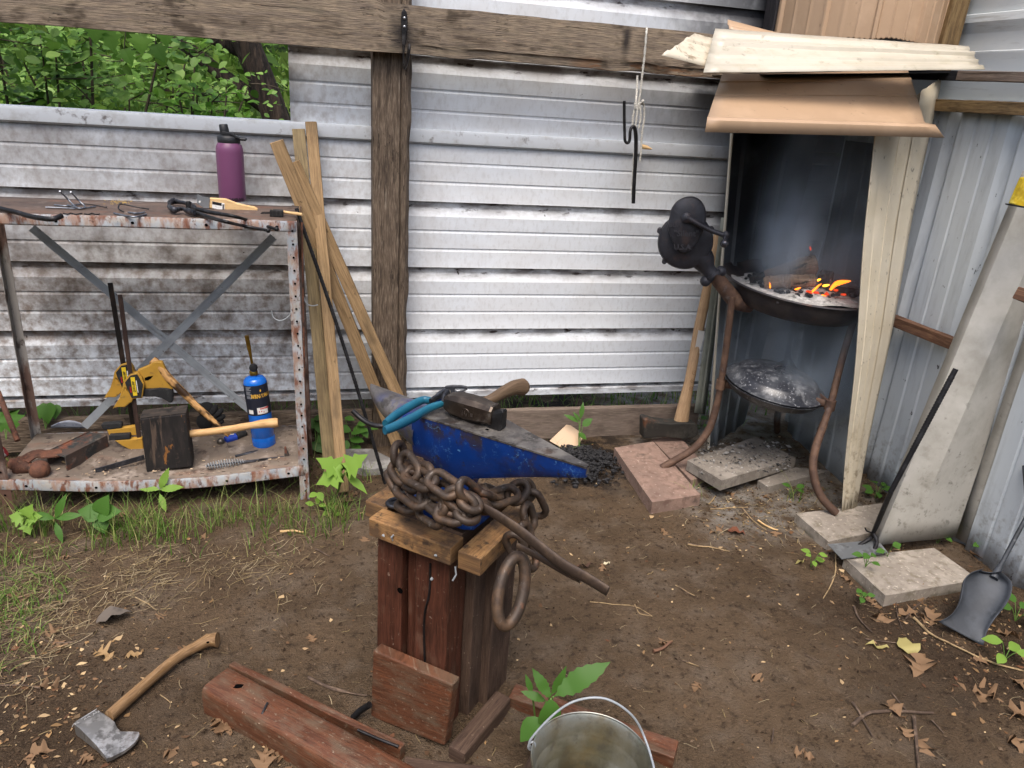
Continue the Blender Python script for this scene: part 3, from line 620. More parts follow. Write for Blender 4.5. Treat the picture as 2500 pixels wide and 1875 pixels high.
def cylmap(c, axis, up, rr, ang0, s=1.0):
    ax = V(axis).normalized(); a = V(up); a = (a-ax*a.dot(ax)).normalized(); b_ = ax.cross(a)
    return lambda x, y: V(c)+ax*y+(a*math.cos(ang0+x/rr)+b_*math.sin(ang0+x/rr))*(rr+.0006)
tocam = V((-bx,-by,0)).normalized()
mBlkInk = M('black_ink', hx('#141014'), rough=.7); 
text('lettering', 'CAMELBAK', .0125, cylmap((bx,by,ZT+.012), (0,0,1), tocam, r, .32), mBlkInk, bt, bold=.0004)
# tongs, long handles hanging over the lip
tg = thing('blacksmith_tongs', G(KB(400,1150), ZT), 'black forged tongs lying on the top shelf with long reins over its edge', 'tongs')
zt_ = ZT+.010
def tz(x, y, z=.010): return on_z(KB(x,y), ZT+z)
def reach(x, y, dz, Y): return on_y(KB(x,y), Y)
p1 = [tz(430,1190,.012), tz(620,1250,.014), tz(800,1300,.018), on_y(KB(1000,1345),YF-.01), on_y(KB(1265,1395),YF-.05)]
p2 = [tz(440,1150,.020), tz(640,1195,.022), tz(880,1235,.024), on_y(KB(1100,1300),YF+.03), on_y(KB(1360,1380),YF-.035)]
for P in (p1, p2):
    b = MB(); P = spline(P,5); b.tube(P, [.0085-.003*min(1,i/12) for i in range(len(P))], 9, flat=(1,.85)); b.sphere(P[-1], .0085, 12); b.build('rein', mBlackSt, tg, smooth=60)
for P in ([(150,1085),(210,1065),(300,1080),(380,1100),(450,1150)], [(150,1130),(210,1165),(290,1150),(360,1175),(440,1195)]):
    b = MB(); P = spline([tz(x,y,.018) for x,y in P],5); b.tube(P, [.0095+.003*math.sin(i*.45) for i in range(len(P))], 8, flat=(1,.7), jit=.3); b.build('jaw', mSteel, tg, smooth=60)
MB().lathe([(0,.014),(.008,.014),(.01,.008),(.01,-.01)], tz(370,1110,.022), n=14).build('rivet', mBlackSt, tg, smooth=60)
# draw knife style handle with sticker
mPale = wood('pale_new_wood', hx('#cfab78'), hx('#dcbb8a'), hx('#b58f5e'), rough=.6, bump=.12)
mSheet = M('zinc_sheet', hx('#a4a7aa'), rough=.35, metal=.7)
hd = thing('wood_handled_scraper', G(KB(850,1200), ZT), 'pale new wooden handle with printed sticker and bent zinc bracket on the top shelf', 'tool')
Yh = tz(800,1170,.0).y+.02
top = [KB(*q) for q in [(600,1030),(790,1040),(900,1085),(1000,1110),(1110,1130),(1148,1150)]]
bot = [KB(*q) for q in [(1145,1248),(1060,1245),(960,1225),(850,1190),(700,1160),(600,1145)]]
pl = [on_y(q, Yh) for q in top+bot]
MB().prism(pl, (0,.02,0)).build('handle', mPale, hd, bevel=.004)
MB().prism([on_y(KB(*q), Yh-.002) for q in [(467,985),(525,1015),(610,1030),(600,1145),(540,1140),(467,1090)]], (0,.004,0)).build('bracket', mSheet, hd)
MB().prism([on_y(KB(*q), Yh-.0028) for q in [(487,1060),(503,1058),(508,1075),(495,1088),(482,1078)]], (0,.001,0)).build('bracket_hole', M('white_gap', hx('#d8d8d4')), hd)
lb = MB().prism([on_y(KB(*q), Yh-.001) for q in [(634,1065),(775,1090),(777,1172),(636,1143)]], (0,.0015,0)).build('sticker', M('sticker_white', hx('#e2e0dc'), [L(hx('#8a8886'), 90, .6, .64, (1,1,4), 2, .7)], rough=.5), hd)
MB().prism([on_y(KB(*q), Yh-.0018) for q in [(636,1066),(742,1085),(742,1118),(636,1098)]], (0,.001,0)).build('sticker_band', M('sticker_black', hx('#191718'), rough=.5), lb)
bcb = MB()
for i in range(5): bcb.prism([on_y(KB(752+i*4,1100+q*68), Yh-.0019) for q in (0,1)]+[on_y(KB(754+i*4,1100+q*68), Yh-.0019) for q in (1,0)], (0,.0008,0))
bcb.build('barcode', mBlkInk, lb)
# brush block and dowel
bk = thing('black_block_brush', G(KB(1360,1240), ZT), 'small black block brush with thin wire handle near the right end of the top shelf', 'brush')
pb = G(KB(1360,1250), ZT); b = MB().box((pb.x,pb.y+.018,ZT+.013),(.047,.032,.024)); b.build('bristle_block', M('black_bristle', hx('#121212'), [L(hx('#2b2928'), 90, .5, .6, (1,1,.2))], rough=.9, bump=(200,1,.003,(1,1,.15))), bk, bevel=.003)
MB().tube([(pb.x-.02,pb.y+.03,ZT+.014),(pb.x-.05,pb.y+.038,ZT+.012),(pb.x-.055,pb.y+.02,ZT+.010),(pb.x-.02,pb.y+.016,ZT+.012)], .002, 6).build('wire_handle', mBlackSt, bk)
wthing('wooden_dowel', 'short pale wooden dowel at the right end of the top shelf beside the leaning stakes', 'dowel', MB().tube([tz(1305,1170,.014), on_z(KB(1650,1215),ZT+.014)], .0055, 12), mPale, smooth=50)
# forged hooks and scraps on the left
def rod(name, label, cat, K, pts, r, mat, z=.006, Z0=ZT, n=7, group=None, flat=(1,1), sm=5):
    P = [on_z(K(p[0],p[1]), Z0+(p[2] if len(p) > 2 else z)) for p in pts]; return wthing(name, label, cat, MB().tube(spline(P,sm), r, n, flat=flat), mat, smooth=60, group=group)
rod('forged_bar', 'thick black forged bar with a curved tip at the left end of the top shelf', 'bar', KA, [(-260,300,.02),(0,400,.016),(250,460,.013),(420,510,.01),(620,545,.01),(760,550,.012),(880,505,.018)], .0085, mBlackSt, flat=(1,.8))
def nails(label, pts, r=.0028): return rod('steel_hook', label, 'hook', KA, pts, r, mSteelL if r > .0026 else mBlackSt)
nails('bright steel hook whose left prong sticks up highest', [(850,155,.062),(960,265,.03),(1085,385,.006),(1180,395,.006),(1360,375,.006)], .003)
nails('bright steel hook whose prong leans up just right of the highest one', [(1005,165,.060),(1100,270,.03),(1210,380,.006),(1120,400,.006),(960,350,.006)], .003)
nails('flat straight bright steel pin lying in front of the upright prongs', [(650,385),(850,392),(1070,405)], .003)
nails('bright steel pin lying behind the flat straight pin', [(770,350),(940,365),(1080,350),(1180,330)], .0027)
nails('thin black wire hook just right of the upright prongs', [(1180,335),(1350,355),(1500,385),(1512,372)], .0018)
nails('small wavy steel scrap nearest the front lip', [(900,472),(960,482),(1010,468),(1080,484),(1165,470)], .0022)
nails('second small wavy steel scrap to the right of the first', [(1200,478),(1260,486),(1310,468),(1360,486),(1415,480)], .0022)
nails('black J shaped wire hook curling over in the middle of the top shelf', [(2118,410,.006),(1960,385,.012),(1740,340,.02),(1690,355,.02),(1690,410,.012),(1760,450,.005)], .0024)
nails('bright bent steel U hook in front of the J shaped wire', [(1620,470),(1780,505),(1930,520),(2080,485)], .0035)
nails('bright short steel hook lying inside the U hook', [(1820,455),(1950,470),(2060,455),(1900,480)], .003)
s = MB(); 
for i in range(60):
    c_ = on_z(KA(random.gauss(1700,85), random.gauss(315,14)), ZT+.004+random.random()*.008); d = R3().normalized()*random.uniform(.004,.014); s.tube([c_, c_+V((d.x,d.y,abs(d.z)*.4))], .0008, 3)
tag(s.build('dry_grass_scraps', M('straw', hx('#a58a50'), rough=.9)), 'tuft of dry straw scraps on the top shelf behind the J hook', 'straw', kind='stuff')
# ================================================================ things on the bottom shelf
ZS = ZB-.012; ZS2 = ZB-.026
mRustH = M('deep_rust', hx('#5d3d2f'), [L(hx('#7a4e38'), 14, .45, .62), L(hx('#38261f'), 24, .5, .64), L(hx('#8a6a50'), 50, .6, .68, amt=.7)], rough=.85, metal=.1, bump=[(40,.8,.004,one),(160,.5,.001,one)])
mRustB = M('rusty_box_tube', hx('#4a3c34'), [L(hx('#2e302f'), 9, .46, .56), L(hx('#76452f'), 11, .55, .64), L(hx('#6b5f55'), 30, .58, .66, amt=.7)], rough=.85, bump=[(40,.8,.004,one)])
# trailer hitch
th = thing('trailer_ball_mount', G(KE(500,640), ZS), 'rusty trailer ball mount with square shank lying on the left of the bottom shelf', 'trailer hitch')
f0 = on_z(KE(560,655), ZS2+.004); f1 = on_z(KE(960,420), ZS+.004); dr = (f1-f0); dr.z = 0; dr.normalize(); up_ = V((0,0,.032)); si = V((dr.y,-dr.x,0))
L0 = (f1-f0).length; b = MB()
for (o_, w_, h_) in ((si*.040,.005,.064),(-si*.040,.005,.064)): b.beam(f0+up_+o_*1.12, f0+dr*L0+up_+o_*1.12, w_, h_*1.1, n=8, jit=.001)
for dz in (.030,-.030): b.beam(f0+up_+V((0,0,dz))+dr*.0, f0+dr*L0+up_+V((0,0,dz)), .088, .005, n=8, jit=.001)
b.build('shank', mRustB, th, bevel=.002)
mb_ = M('debris_tan', hx('#a8906c'), rough=.9)
b = MB(); e = on_z(KE(560,600), ZS2+.02)
b.beam(e+dr*.02+V((0,0,-.012)), e+dr*.02+V((0,0,.03)), .008,.006); b.beam(e+dr*.02, e+dr*.02+si*.028, .006,.006); b.beam(e+dr*.02-si*.02+V((0,0,.02)), e+dr*.02-si*.04+V((0,0,.02)), .02,.008); b.build('straw_plug', mb_, th)
nk = on_z(KE(110,600), ZS2+.045); bl = on_z(KE(415,665), ZS2+.036); ax = (bl-nk).normalized()
b = MB().lathe([(0,0),(.021,0),(.021,.022),(.028,.024),(.036,.03),(.036,.046),(.03,.052),(.024,.066),(.018,.078),(.016,.09)], nk, axis=ax, n=24); b.build('neck', mRustH, th, smooth=40)
MB().sphere(nk+ax*.118, .0365, 24).build('ball', mRustH, th, smooth=180)
b = MB(); b.tube(spline([nk+ax*.05+V((0,0,.02)), on_z(KE(340,505),ZS2+.07), on_z(KE(430,510),ZS2+.066), f0+up_+V((0,0,.028))+dr*.03]), .030, 10, flat=(.28,1), up=(0,0,1)); b.build('tongue', mRustH, th, smooth=50)
# block mallet
mChar = M('charred_wood', hx('#151110'), [L(hx('#2c2522'), 12, .5, .66, (2,2,.4)), L(hx('#5a4a3e'), 16, .56, .62, (3,3,.25), 8, .8), L(hx('#8a5a28'), 9, .635, .67, (2.5,2.5,.7), 4, .9), L(hx('#4a3b30'), 40, .62, .68, one, 5, .6)], rough=.8, bump=[(20,.7,.004,(3,3,.3)),(90,.5,.001,one)])
mCharTop = M('charred_wood_end', hx('#2e2824'), [L(hx('#453b33'), 10, .45, .6, (1,5,1)), L(hx('#191514'), 24, .5, .6)], rough=.85, bump=(50,.6,.002,one))
mHick = wood('pale_hickory', hx('#c39a68'), hx('#d4b07e'), hx('#a87c4c'), rough=.6, bump=.2)
mHickB = wood('flame_scorched_hickory', hx('#b78a55'), hx('#cda36c'), hx('#8a5f35'), rough=.5, bump=.2, extra=[L(hx('#20130c'), 6, .44, .54, (1.6,1.6,1), 3, .95)])
a = on_z(KE(1412,684), ZS2-.006); c_ = on_z(KE(1855,632), ZS2+.004); Ym = a.y
d1 = (c_-a); d1.z = 0; wd = d1.length; d1.normalize(); dn = V((-d1.y,d1.x,0)); top_l = on_pl(KE(1350,168), a, dn); top_r = on_pl(KE(1792,118), a, dn); c2 = on_pl(KE(1857,632), a, dn)
ml = thing('wooden_block_mallet', a, 'charred black wooden block mallet head with pale stick handle on the bottom shelf', 'mallet')
dd = dn*.085
b = MB().prism([a, c2, top_r, top_l], dd)
b.build('head', mChar, ml, bevel=.005)
b = MB(); bb_ = dd+V((0,0,.001)); b.prism([top_l+V((0,0,.0015))+dn*.002, top_r+V((0,0,.0015))+dn*.002, top_r+dd*.97+V((0,0,.0015)), top_l+dd*.97+V((0,0,.0015))], (0,0,.001)).build('end_grain', mCharTop, ml)
h0 = on_pl(KO(1835,945), a+dn*.045, dn); h1 = on_pl(KD(780,1010), a+dn*.02, dn)
MB().tube(spline([h0, h0.lerp(h1,.4)+V((0,0,-.002)), h0.lerp(h1,.75)+V((0,0,.003)), h1]), [.0145]*12+[.0155,.0165,.0175,.0185,.0195,.0195,.018], 12, jit=.12).build('handle', mHick, ml, smooth=60)
# two bar clamps
mYel = M('clamp_yellow', hx('#b58a34'), [L(hx('#96702a'), 12, .5, .7, amt=.6), L(hx('#5f5038'), 30, .6, .7, amt=.6)], rough=.5, bump=(60,.2,.001,one))
mRubber = M('black_rubber', hx('#1c1c1d'), [L(hx('#2e2e2e'), 60, .5, .65)], rough=.8, bump=(200,.5,.001,one))
mBar = M('clamp_bar', hx('#231f1e'), [L(hx('#49382f'), 20, .5, .64, (1,1,.3))], rough=.5, metal=.4)
mBarB = M('clamp_bar_brown', hx('#3e2f2a'), [L(hx('#5f4a40'), 20, .5, .64, (1,1,.3))], rough=.55, metal=.3)
mLblY = M('label_yellow', hx('#e0c02c'), rough=.5); mWht = M('label_white', hx('#d8d6d0'), rough=.5); mRedL = M('label_red', hx('#b3201c'), rough=.5)
def clamp(label, Y, bt_, bb__, wbar, bmat, off, jaw):
    root = thing('bar_clamp', on_y(KO(1320,1000), Y), label, 'clamp', 'yellow and black bar clamps')
    P = lambda q, dy=0: on_y(KO(q[0]+off[0], q[1]+off[1]), Y+dy)
    MB().beam(on_y(bt_, Y), on_y(bb__, Y), wbar, .007, up=(0,1,0)).build('bar', bmat, root, bevel=.001)
    body = MB().prism([P(q,-.014) for q in [(1175,520),(1190,445),(1250,375),(1330,355),(1365,400),(1392,470),(1372,600),(1262,612),(1222,510),(1205,500),(1165,610),(1130,670),(1085,708),(1100,680),(1150,600)]], (0,.028,0)).build('body', mYel, root, bevel=.003)
    MB().prism([P(q,-.014) for q in [(1130,690),(1205,690),(1250,650),(1272,640),(1280,612),(1205,505),(1150,605),(1100,700)]], (0,.02,0)).build('lower_grip', mYel, body, bevel=.004)
    MB().prism([P(q,-.0165) for q in [(1222,500),(1205,450),(1258,385),(1322,372),(1378,470),(1360,592),(1270,600)]], (0,.003,0)).build('badge', mRubber, body)
    lq = [P(q,-.0175) for q in [(1258,402),(1298,398),(1325,575),(1285,580)]]
    lab = MB().prism(lq, (0,.0015,0)).build('label', mLblY, body)
    o_ = (lq[0]+lq[1]+lq[2]+lq[3])/4; ux = ((lq[0]-lq[3])+(lq[1]-lq[2])).normalized(); uy = V((ux.z*-1,0,ux.x)); 
    uy = V((-ux.z,0,ux.x)); 
    text('lettering', 'QUICK-GRIP', .0115, lambda x, y: o_+ux*x+uy*y+V((0,-.0015,0)), mBlkInk, lab, bold=.0003, sx=.72)
    text('lettering', 'IRWIN', .0085, lambda x, y: o_+ux*(x-.012)+uy*(y+.0125)+V((0,-.0015,0)), mRedL, lab, bold=.0003)
    MB().add([o_+ux*x+uy*y+V((0,-.0015,0)) for x, y in ((-.026,-.0135),(.026,-.0135),(.026,-.0105),(-.026,-.0105))], [(0,1,2,3)]).build('printed_line', mWht, lab)
    if jaw:
        MB().prism([P(q,.0) for q in [(1320,335),(1440,285),(1480,250),(1560,250),(1600,330),(1640,420),(1682,500),(1662,520),(1600,508),(1400,512),(1388,450),(1370,400)]], (0,.022,0)).build('trigger', mYel, body, bevel=.004)
        MB().prism([P(q,-.001) for q in [(1395,405),(1430,392),(1478,385),(1455,412),(1430,428),(1398,432)]], (0,.003,0)).build('trigger_gap', mHole, body)
        MB().prism([P(q,-.004) for q in [(1372,512),(1440,515),(1540,500),(1640,510),(1668,540),(1665,640),(1640,650),(1560,605),(1490,590),(1372,588)]], (0,.026,0)).build('jaw_pad', mRubber, body, bevel=.005)
    return root
Yc = on_z(KO(1320,1120), ZS).y+.03
c1 = clamp('yellow and black bar clamp in front with upright brown bar, leaning on the brace', Yc, KC(335,365), KO(1345,1010), .016, mBarB, (0,0), True)
c2_ = clamp('yellow and black bar clamp behind the first with the taller black bar', Yc+.055, KC(225,232), KO(1290,900), .018, mBar, (-88,-95), False)
def lowjaw(root, off, Y):
    P = lambda q, dy=0: on_y(KO(q[0]+off[0], q[1]+off[1]), Y+dy)
    j = MB().prism([P(q,-.012) for q in [(1030,905),(1060,905),(1310,872),(1325,960),(1230,962),(1050,960)]], (0,.024,0)).build('fixed_jaw', mYel, root, bevel=.003)
    MB().prism([P(q,-.014) for q in [(970,862),(1000,850),(1150,840),(1175,852),(1172,890),(1050,905),(990,905)]], (0,.028,0)).build('jaw_pad', mRubber, j, bevel=.004)
lowjaw(c2_, (0,0), Yc+.02)
j = MB().prism([on_y(KO(*q), Yc-.012) for q in [(1105,1010),(1250,1000),(1370,985),(1385,1110),(1340,1118),(1250,1095),(1180,1062)]], (0,.024,0)).build('fixed_jaw', mYel, c1, bevel=.003)
MB().prism([on_y(KO(*q), Yc-.014) for q in [(1048,962),(1250,950),(1258,995),(1050,1012)]], (0,.028,0)).build('jaw_pad', mRubber, j, bevel=.003)
# hammer with scorched handle leaning behind the mallet
Yhm = a.y+.10
hp = [on_y(KO(x,y), Yhm+dy) for x,y,dy in [(1470,235,.1),(1540,300,.09),(1640,420,.075),(1760,540,.06),(1880,660,.045),(2000,770,.03),(2120,880,.02),(2210,960,.01)]]
hm = thing('ball_peen_hammer', on_y(KO(2120,1000), Yhm), 'ball peen hammer with flame scorched wooden handle and blue striped head on the bottom shelf', 'hammer')
MB().tube(spline(hp,3), [.0195,.021,.0205,.0195]+[.018-.0004*i for i in range(18)], 12, flat=(1,.8)).build('handle', mHickB, hm, smooth=60)
mBluePt = M('blue_paint', hx('#1c3d9c'), [L(hx('#10255e'), 12, .5, .65)], rough=.4); mIron = M('bare_iron', hx('#5c5650'), [L(hx('#3e3833'), 16, .45, .65)], rough=.4, metal=.7)
hb0 = on_z(KD(170,1215), ZS+.012); hb1 = on_z(KD(330,1165), ZS+.014); hb2 = on_z(KD(425,1120), ZS+.016)
hh = MB().lathe([(.012,0),(.017,.004),(.018,.02),(.0155,.03)], hb0+(hb1-hb0)*.35, axis=hb1-hb0, n=18); 
hh = MB(); hh.tube([hb0+(hb1-hb0)*.3, hb1], [.0155,.0175], 16); hh = hh.build('head', mBluePt, hm, smooth=40)
MB().sphere(hb0, .0165, 18).build('ball_peen', mIron, hh, smooth=180)
MB().tube([hb1, hb2], [.0165,.017], 16).build('face', mRubber, hh, smooth=40)
b = MB(); b.prism([on_y(KD(*q), hb0.y-.02) for q in [(225,1140),(310,1130),(312,1138),(228,1148)]], (0,.001,0)); b.prism([on_y(KD(*q), hb0.y-.02) for q in [(262,1133),(275,1131),(245,1160),(235,1160)]], (0,.001,0)); b.build('mark', mWht, hh)
# torch
q = on_z(KD(632,1285), ZS); tb = V((q.x, q.y+.03, ZS)); tp = on_y(KD(528,530), tb.y+.015)
tr = thing('propane_torch', tb, 'blue propane torch cylinder with brass burner tube standing on the bottom shelf', 'torch')
ax = (tp-tb).normalized(); R_ = .0472; Hh = (tp-tb).length
mBlueC = M('cylinder_blue', hx('#1667c8'), [L(hx('#1158b0'), 5, .5, .7, amt=.6)], rough=.22, spec=.5, coat=.3)
cy = MB().lathe([(0,.0),(R_-.006,.0),(R_-.002,.003),(R_,.01),(R_,.045),(R_-.001,.0465),(R_-.001,.048),(R_,.0495),(R_,Hh-.02),(R_-.003,Hh-.008),(R_-.012,Hh+.003),(R_-.026,Hh+.008),(.013,Hh+.009),(.013,Hh+.012)], tb, axis=ax, n=44).build('cylinder', mBlueC, tr, smooth=45)
mLbl = M('label_dark', hx('#1c2230'), rough=.4)
z0_, z1_ = Hh*.50, Hh-.022
MB().lathe([(R_+.0004,z0_),(R_+.0006,z0_+.001),(R_+.0006,z1_)], tb, axis=ax, n=44).build('label', mLbl, cy, smooth=60)
camd = V((-tb.x,-tb.y,0)).normalized()
mGold = M('label_gold', hx('#d2a33c'), rough=.5)
text('lettering', 'BERNZOMATIC', .023, cylmap(tb+ax*(Hh*.775), ax, camd, R_, .55), mGold, cy, bold=.0009, sx=.62)
fm = cylmap(tb+ax*(Hh*.85), ax, camd, R_+.0003, .36)
MB().add([fm(x,y) for x,y in [(-.002,-.004),(.002,-.004),(.003,.001),(0,.008),(-.003,.001)]], [(0,1,2,3,4)]).build('flame_mark', mGold, cy)
fm = cylmap(tb+ax*(Hh*.56), ax, camd, R_+.0003, .33)
pn = MB(); P_ = [[fm(-.022+.0055*i, -.012+.028*j) for i in range(9)] for j in range(2)]; pn.grid(P_).build('warning_panel', mWht, cy)
text('lettering', 'DANGER', .009, cylmap(tb+ax*(Hh*.56+.011), ax, camd, R_+.0009, .50), mRedL, cy, bold=.0006)
for i in range(3):
    fm = cylmap(tb+ax*(Hh*.56-.001), ax, camd, R_+.0009, .02+i*.19+(.0)); MB().add([fm(.003*math.cos(k*PI/2), .0035*math.sin(k*PI/2)-.004*(i==2)) for k in range(4)], [(0,1,2,3)]).build('hazard_symbol', mRedL, cy)
text('lettering', 'NET WEIGHT', .0065, cylmap(tb+ax*(Hh*.525), ax, camd, R_+.0004, .3), mWht, cy, sx=.85)
mPrn = M('small_print', hx('#8f9298'), rough=.5); pb_ = MB()
for i in range(11):
    f_ = cylmap(tb+ax*(Hh*(.905-.0135*i-(.012 if i > 3 else 0)-(.012 if i > 7 else 0))), ax, camd, R_+.0004, -.95); w_ = .026-.004*((i*7) % 3)
    pb_.grid([[f_(w_*k/6, y) for k in range(7)] for y in (0,.0022)])
pb_.build('small_print', mPrn, cy)
fm = cylmap(tb+ax*(Hh*.525), ax, camd, R_+.0003, -.8); MB().grid([[fm(.0045*i-.008, .018*j) for i in range(6)] for j in range(2)]).build('barcode_panel', mWht, cy)
mBrass = M('brass', hx('#a8883a'), [L(hx('#7c6430'), 20, .45, .65)], rough=.3, metal=.9)
k0 = tb+ax*(Hh+.010); va = MB().lathe([(.013,0),(.017,.003),(.017,.018),(.012,.024),(0,.024)], k0, axis=ax, n=20).build('valve', mBrass, tr, smooth=40)
kn = on_y(KD(518,425), tb.y-.005); MB().lathe([(0,-.016),(.014,-.014),(.017,-.006),(.017,.008),(.012,.016),(0,.017)], kn, axis=(.05,-1,.1), n=10).build('knob', mBlkPl, va, smooth=20)
bp = [on_y(KD(*q), tb.y+.005) for q in [(505,390),(490,310),(470,210),(445,85)]]
MB().tube(spline(bp,5), [.0055]*6+[.0065]*3+[.0085]*7, 14).build('burner_tube', mBrass, tr, smooth=50)
# small bars and chipping hammer
def srod(name, label, cat, K, pts, r, mat, z=.0, **k):
    P = [on_z(K(p[0],p[1]), ZS2+z+r_(K(p[0],p[1]))) for p in pts]; return wthing(name, label, cat, MB().tube(spline(P,4), r, 12), mat, smooth=60)
r_ = lambda p: .006
srod('steel_punch', 'thick round steel punch with tapered end in front of the blue cylinder', 'punch', KD, [(325,1368),(500,1335),(700,1295),(940,1245)], [.006]*3+[.0085]*10, mSteel, z=.004)
srod('steel_punch', 'thin short steel punch between the mallet and the thick punch', 'punch', KD, [(105,1345),(220,1305),(330,1270),(395,1250)], [.0042]*9+[.004,.0035,.0025,.002], mSteel)
b = MB(); p0 = on_z(KO(925,1325), ZS2-.004); p1 = on_z(KO(1395,1190), ZS+.002)
wthing('flat_steel_bar', 'flat dark steel bar lying in front of the charred mallet head', 'bar', b.beam(p0+V((0,0,.010)), p1+V((0,0,.010)), .004, .021), mSteel, bevel=.001)
ch = thing('chipping_hammer', on_z(KD(300,1450), ZS2), 'chipping hammer with coiled spring handle lying near the front of the bottom shelf', 'chipping hammer')
s0 = on_z(KD(10,1475), ZS2+.014); s1 = on_z(KD(430,1425), ZS2+.014); s2 = on_z(KD(845,1380), ZS2+.014); ax = (s1-s0).normalized(); aa = V((0,0,1)); bb_ = ax.cross(aa); Ls = (s1-s0).length
P = []; NT = 15
for i in range(NT*14+1):
    t = i/(NT*14); rr = .0045+.013*math.sin(PI*min(1,t*1.02))**.6; an = 2*PI*NT*t; P.append(s0+ax*(Ls*t)+aa*math.cos(an)*rr+bb_*math.sin(an)*rr)
MB().tube(P, .0015, 5).build('spring_handle', mGalv, ch, smooth=60)
b = MB(); b.tube([s0, s2+V((0,0,.004))], .0032, 8); b.tube([s1-ax*.02+bb_*.006, s2+V((0,0,-.004))+bb_*.004], .0028, 8); b.build('shaft', mSteel, ch, smooth=60)
Yk = s2.y-.004; MB().prism([on_y(KD(*q), Yk) for q in [(848,1275),(862,1280),(905,1380),(930,1480),(835,1482),(848,1380)]], (0,.014,0)).build('head', mRustB, ch, bevel=.002)
# glove
gl = on_y(KD(60,900), YR-.05); gv = thing('work_glove', gl, 'black work glove bunched behind the hammer handle on the bottom shelf', 'glove')
mGlove = M('black_cloth', hx('#0d0d0e'), [L(hx('#1c1c1e'), 30, .5, .7)], rough=.95, bump=(60,.5,.004,one))
b = MB()
for (x, y, r, n_) in [(20,880,.035,1),(60,960,.03,1),(0,1000,.035,1)]: b.sphere(on_y(KD(x,y), YR-.06), r, 14, (1,.6,1.1))
b.build('palm', mGlove, gv, smooth=180)
for (x0,y0,x1,y1) in [(70,960,190,860),(80,990,215,930),(60,930,120,820),(90,1010,200,985)]:
    P = arcpts(on_y(KD(x0,y0),YR-.07), on_y(KD((x0+x1)/2+8,(y0+y1)/2+20),YR-.085), on_y(KD(x1,y1),YR-.075), 7); MB().tube(P, [.014,.0145,.014,.0135,.013,.0125,.011,.006], 10).build('finger', mGlove, gv, smooth=180)
# scraps
b = MB()
for i in range(260):
    x = random.uniform(XL+.1, XRt-.05); y = random.uniform(YF+.02, YR-.03); c_ = V((x,y,ZB-.026*math.sin(PI*(x-XL)/(XRt-XL))*(1 if y < 3.0 else .3)+.002)); d = V((random.uniform(-1,1),random.uniform(-1,1),0)).normalized()*random.uniform(.002,.007); e = V((-d.y,d.x,.001))*random.uniform(.2,.6)
    b.add([c_-d-e, c_+d-e, c_+d+e+V((0,0,.002)), c_-d+e], [(0,1,2,3)])
tag(b.build('wood_crumbs', M('crumbs', one+(1,), island=[hx('#8c7a66'), hx('#b9a284'), hx('#4b3d33'), hx('#6d5b4c')], rough=.9)), 'scattered wood crumbs and rust flakes on the bottom shelf', 'crumbs', kind='stuff')
# plastic bag remains behind shelf, rusty leg at far left
b = MB(); rows = [[on_y(KO(490+44*i, 890-55*math.sin(i/8*PI)*j/4-5*j), 3.262-.004*j)+V((0,0,.004*noise.noise(V((i,j,0))))) for i in range(9)] for j in range(5)]
wthing('plastic_bag', 'crumpled pale plastic bag with blue print behind the shelf', 'bag', b.grid(rows), M('bag_plastic', hx('#aeb4c0'), [L(hx('#2d3f88'), 40, .6, .63, (1,1,3), 3, .9), L(hx('#8a7f84'), 12, .5, .6)], rough=.35), smooth=60, solid=.001)
wthing('rusty_pipe', 'thin rusty pipe leaning outside the left end of the shelf', 'pipe', MB().tube([on_y(KO(-20,540), 3.0), on_y(KO(170,1010), 2.86)], .010, 12), mRustH, smooth=60)
wthing('crushed_can', 'crushed red and white can on the ground by the left end of the shelf', 'can', MB().lathe([(.0,.0),(.024,.0),(.026,.01),(.022,.04),(.027,.07),(.021,.09),(0,.09)], on_y(KO(-10,1180), 2.95)+V((-.06,0,-.02)), axis=(1,.2,.55), n=16), M('can_red', hx('#a01420'), [L(hx('#d8d4d0'), 18, .54, .58, one, 2)], rough=.3, metal=.4), smooth=60)
# ================================================================ stump stand
random.seed(8)
mRedW = wood('red_brown_stained_timber', hx('#45281d'), hx('#5a3629'), hx('#301c15'), dark=hx('#241712'), rough=.5, sx=2, bump=.35, extra=[L(hx('#8a7466'), 55, .63, .69, (1,1,1), 5, .8), L(hx('#6b5344'), 10, .55, .7, (1,2,1), 6, .5)])
mRedT = wood('worn_red_landscape_timber', hx('#583727'), hx('#6b4531'), hx('#40281b'), dark=hx('#352820'), rough=.45, sx=2, bump=.45, extra=[L(hx('#655646'), 11, .46, .64, (1,2,1), 10, .7), L(hx('#837664'), 60, .58, .68, (1,1.5,1), 8, .6), L(hx('#74462f'), 6, .56, .68, (1,3,1), 4, .6), L(hx('#b8a48e'), 80, .68, .73, one, 4, .9)])
mDarkW = wood('damp_brown_timber', hx('#4b3a30'), hx('#5c4a3d'), hx('#362820'), dark=hx('#2b211b'), bump=.6, extra=[L(hx('#8a7a68'), 60, .64, .7, one, 5, .8)])
mCap = wood('stained_pine_block', hx('#8f6a44'), hx('#a58054'), hx('#6e4c30'), dark=hx('#4f3a2c'), rough=.7, bump=.4, extra=[L(hx('#40342c'), 11, .42, .56, (1,1,1), 9, .75), L(hx('#2f2824'), 34, .56, .66, one, 6, .8)])
mCapEnd = wood('pine_block_side', hx('#b48c58'), hx('#c29a66'), hx('#8f6a40'), rough=.7, bump=.3, extra=[L(hx('#6b4e34'), 12, .55, .66, (1,1,1), 6, .6)])
E1 = V((.758,-.653,0)); E2 = V((.653,.758,0)); CF = V((.256,1.467,0))   # e1 along the near left face, e2 along the right face
def st(a, b, z=0.0): return CF+E1*a+E2*b+V((0,0,z))
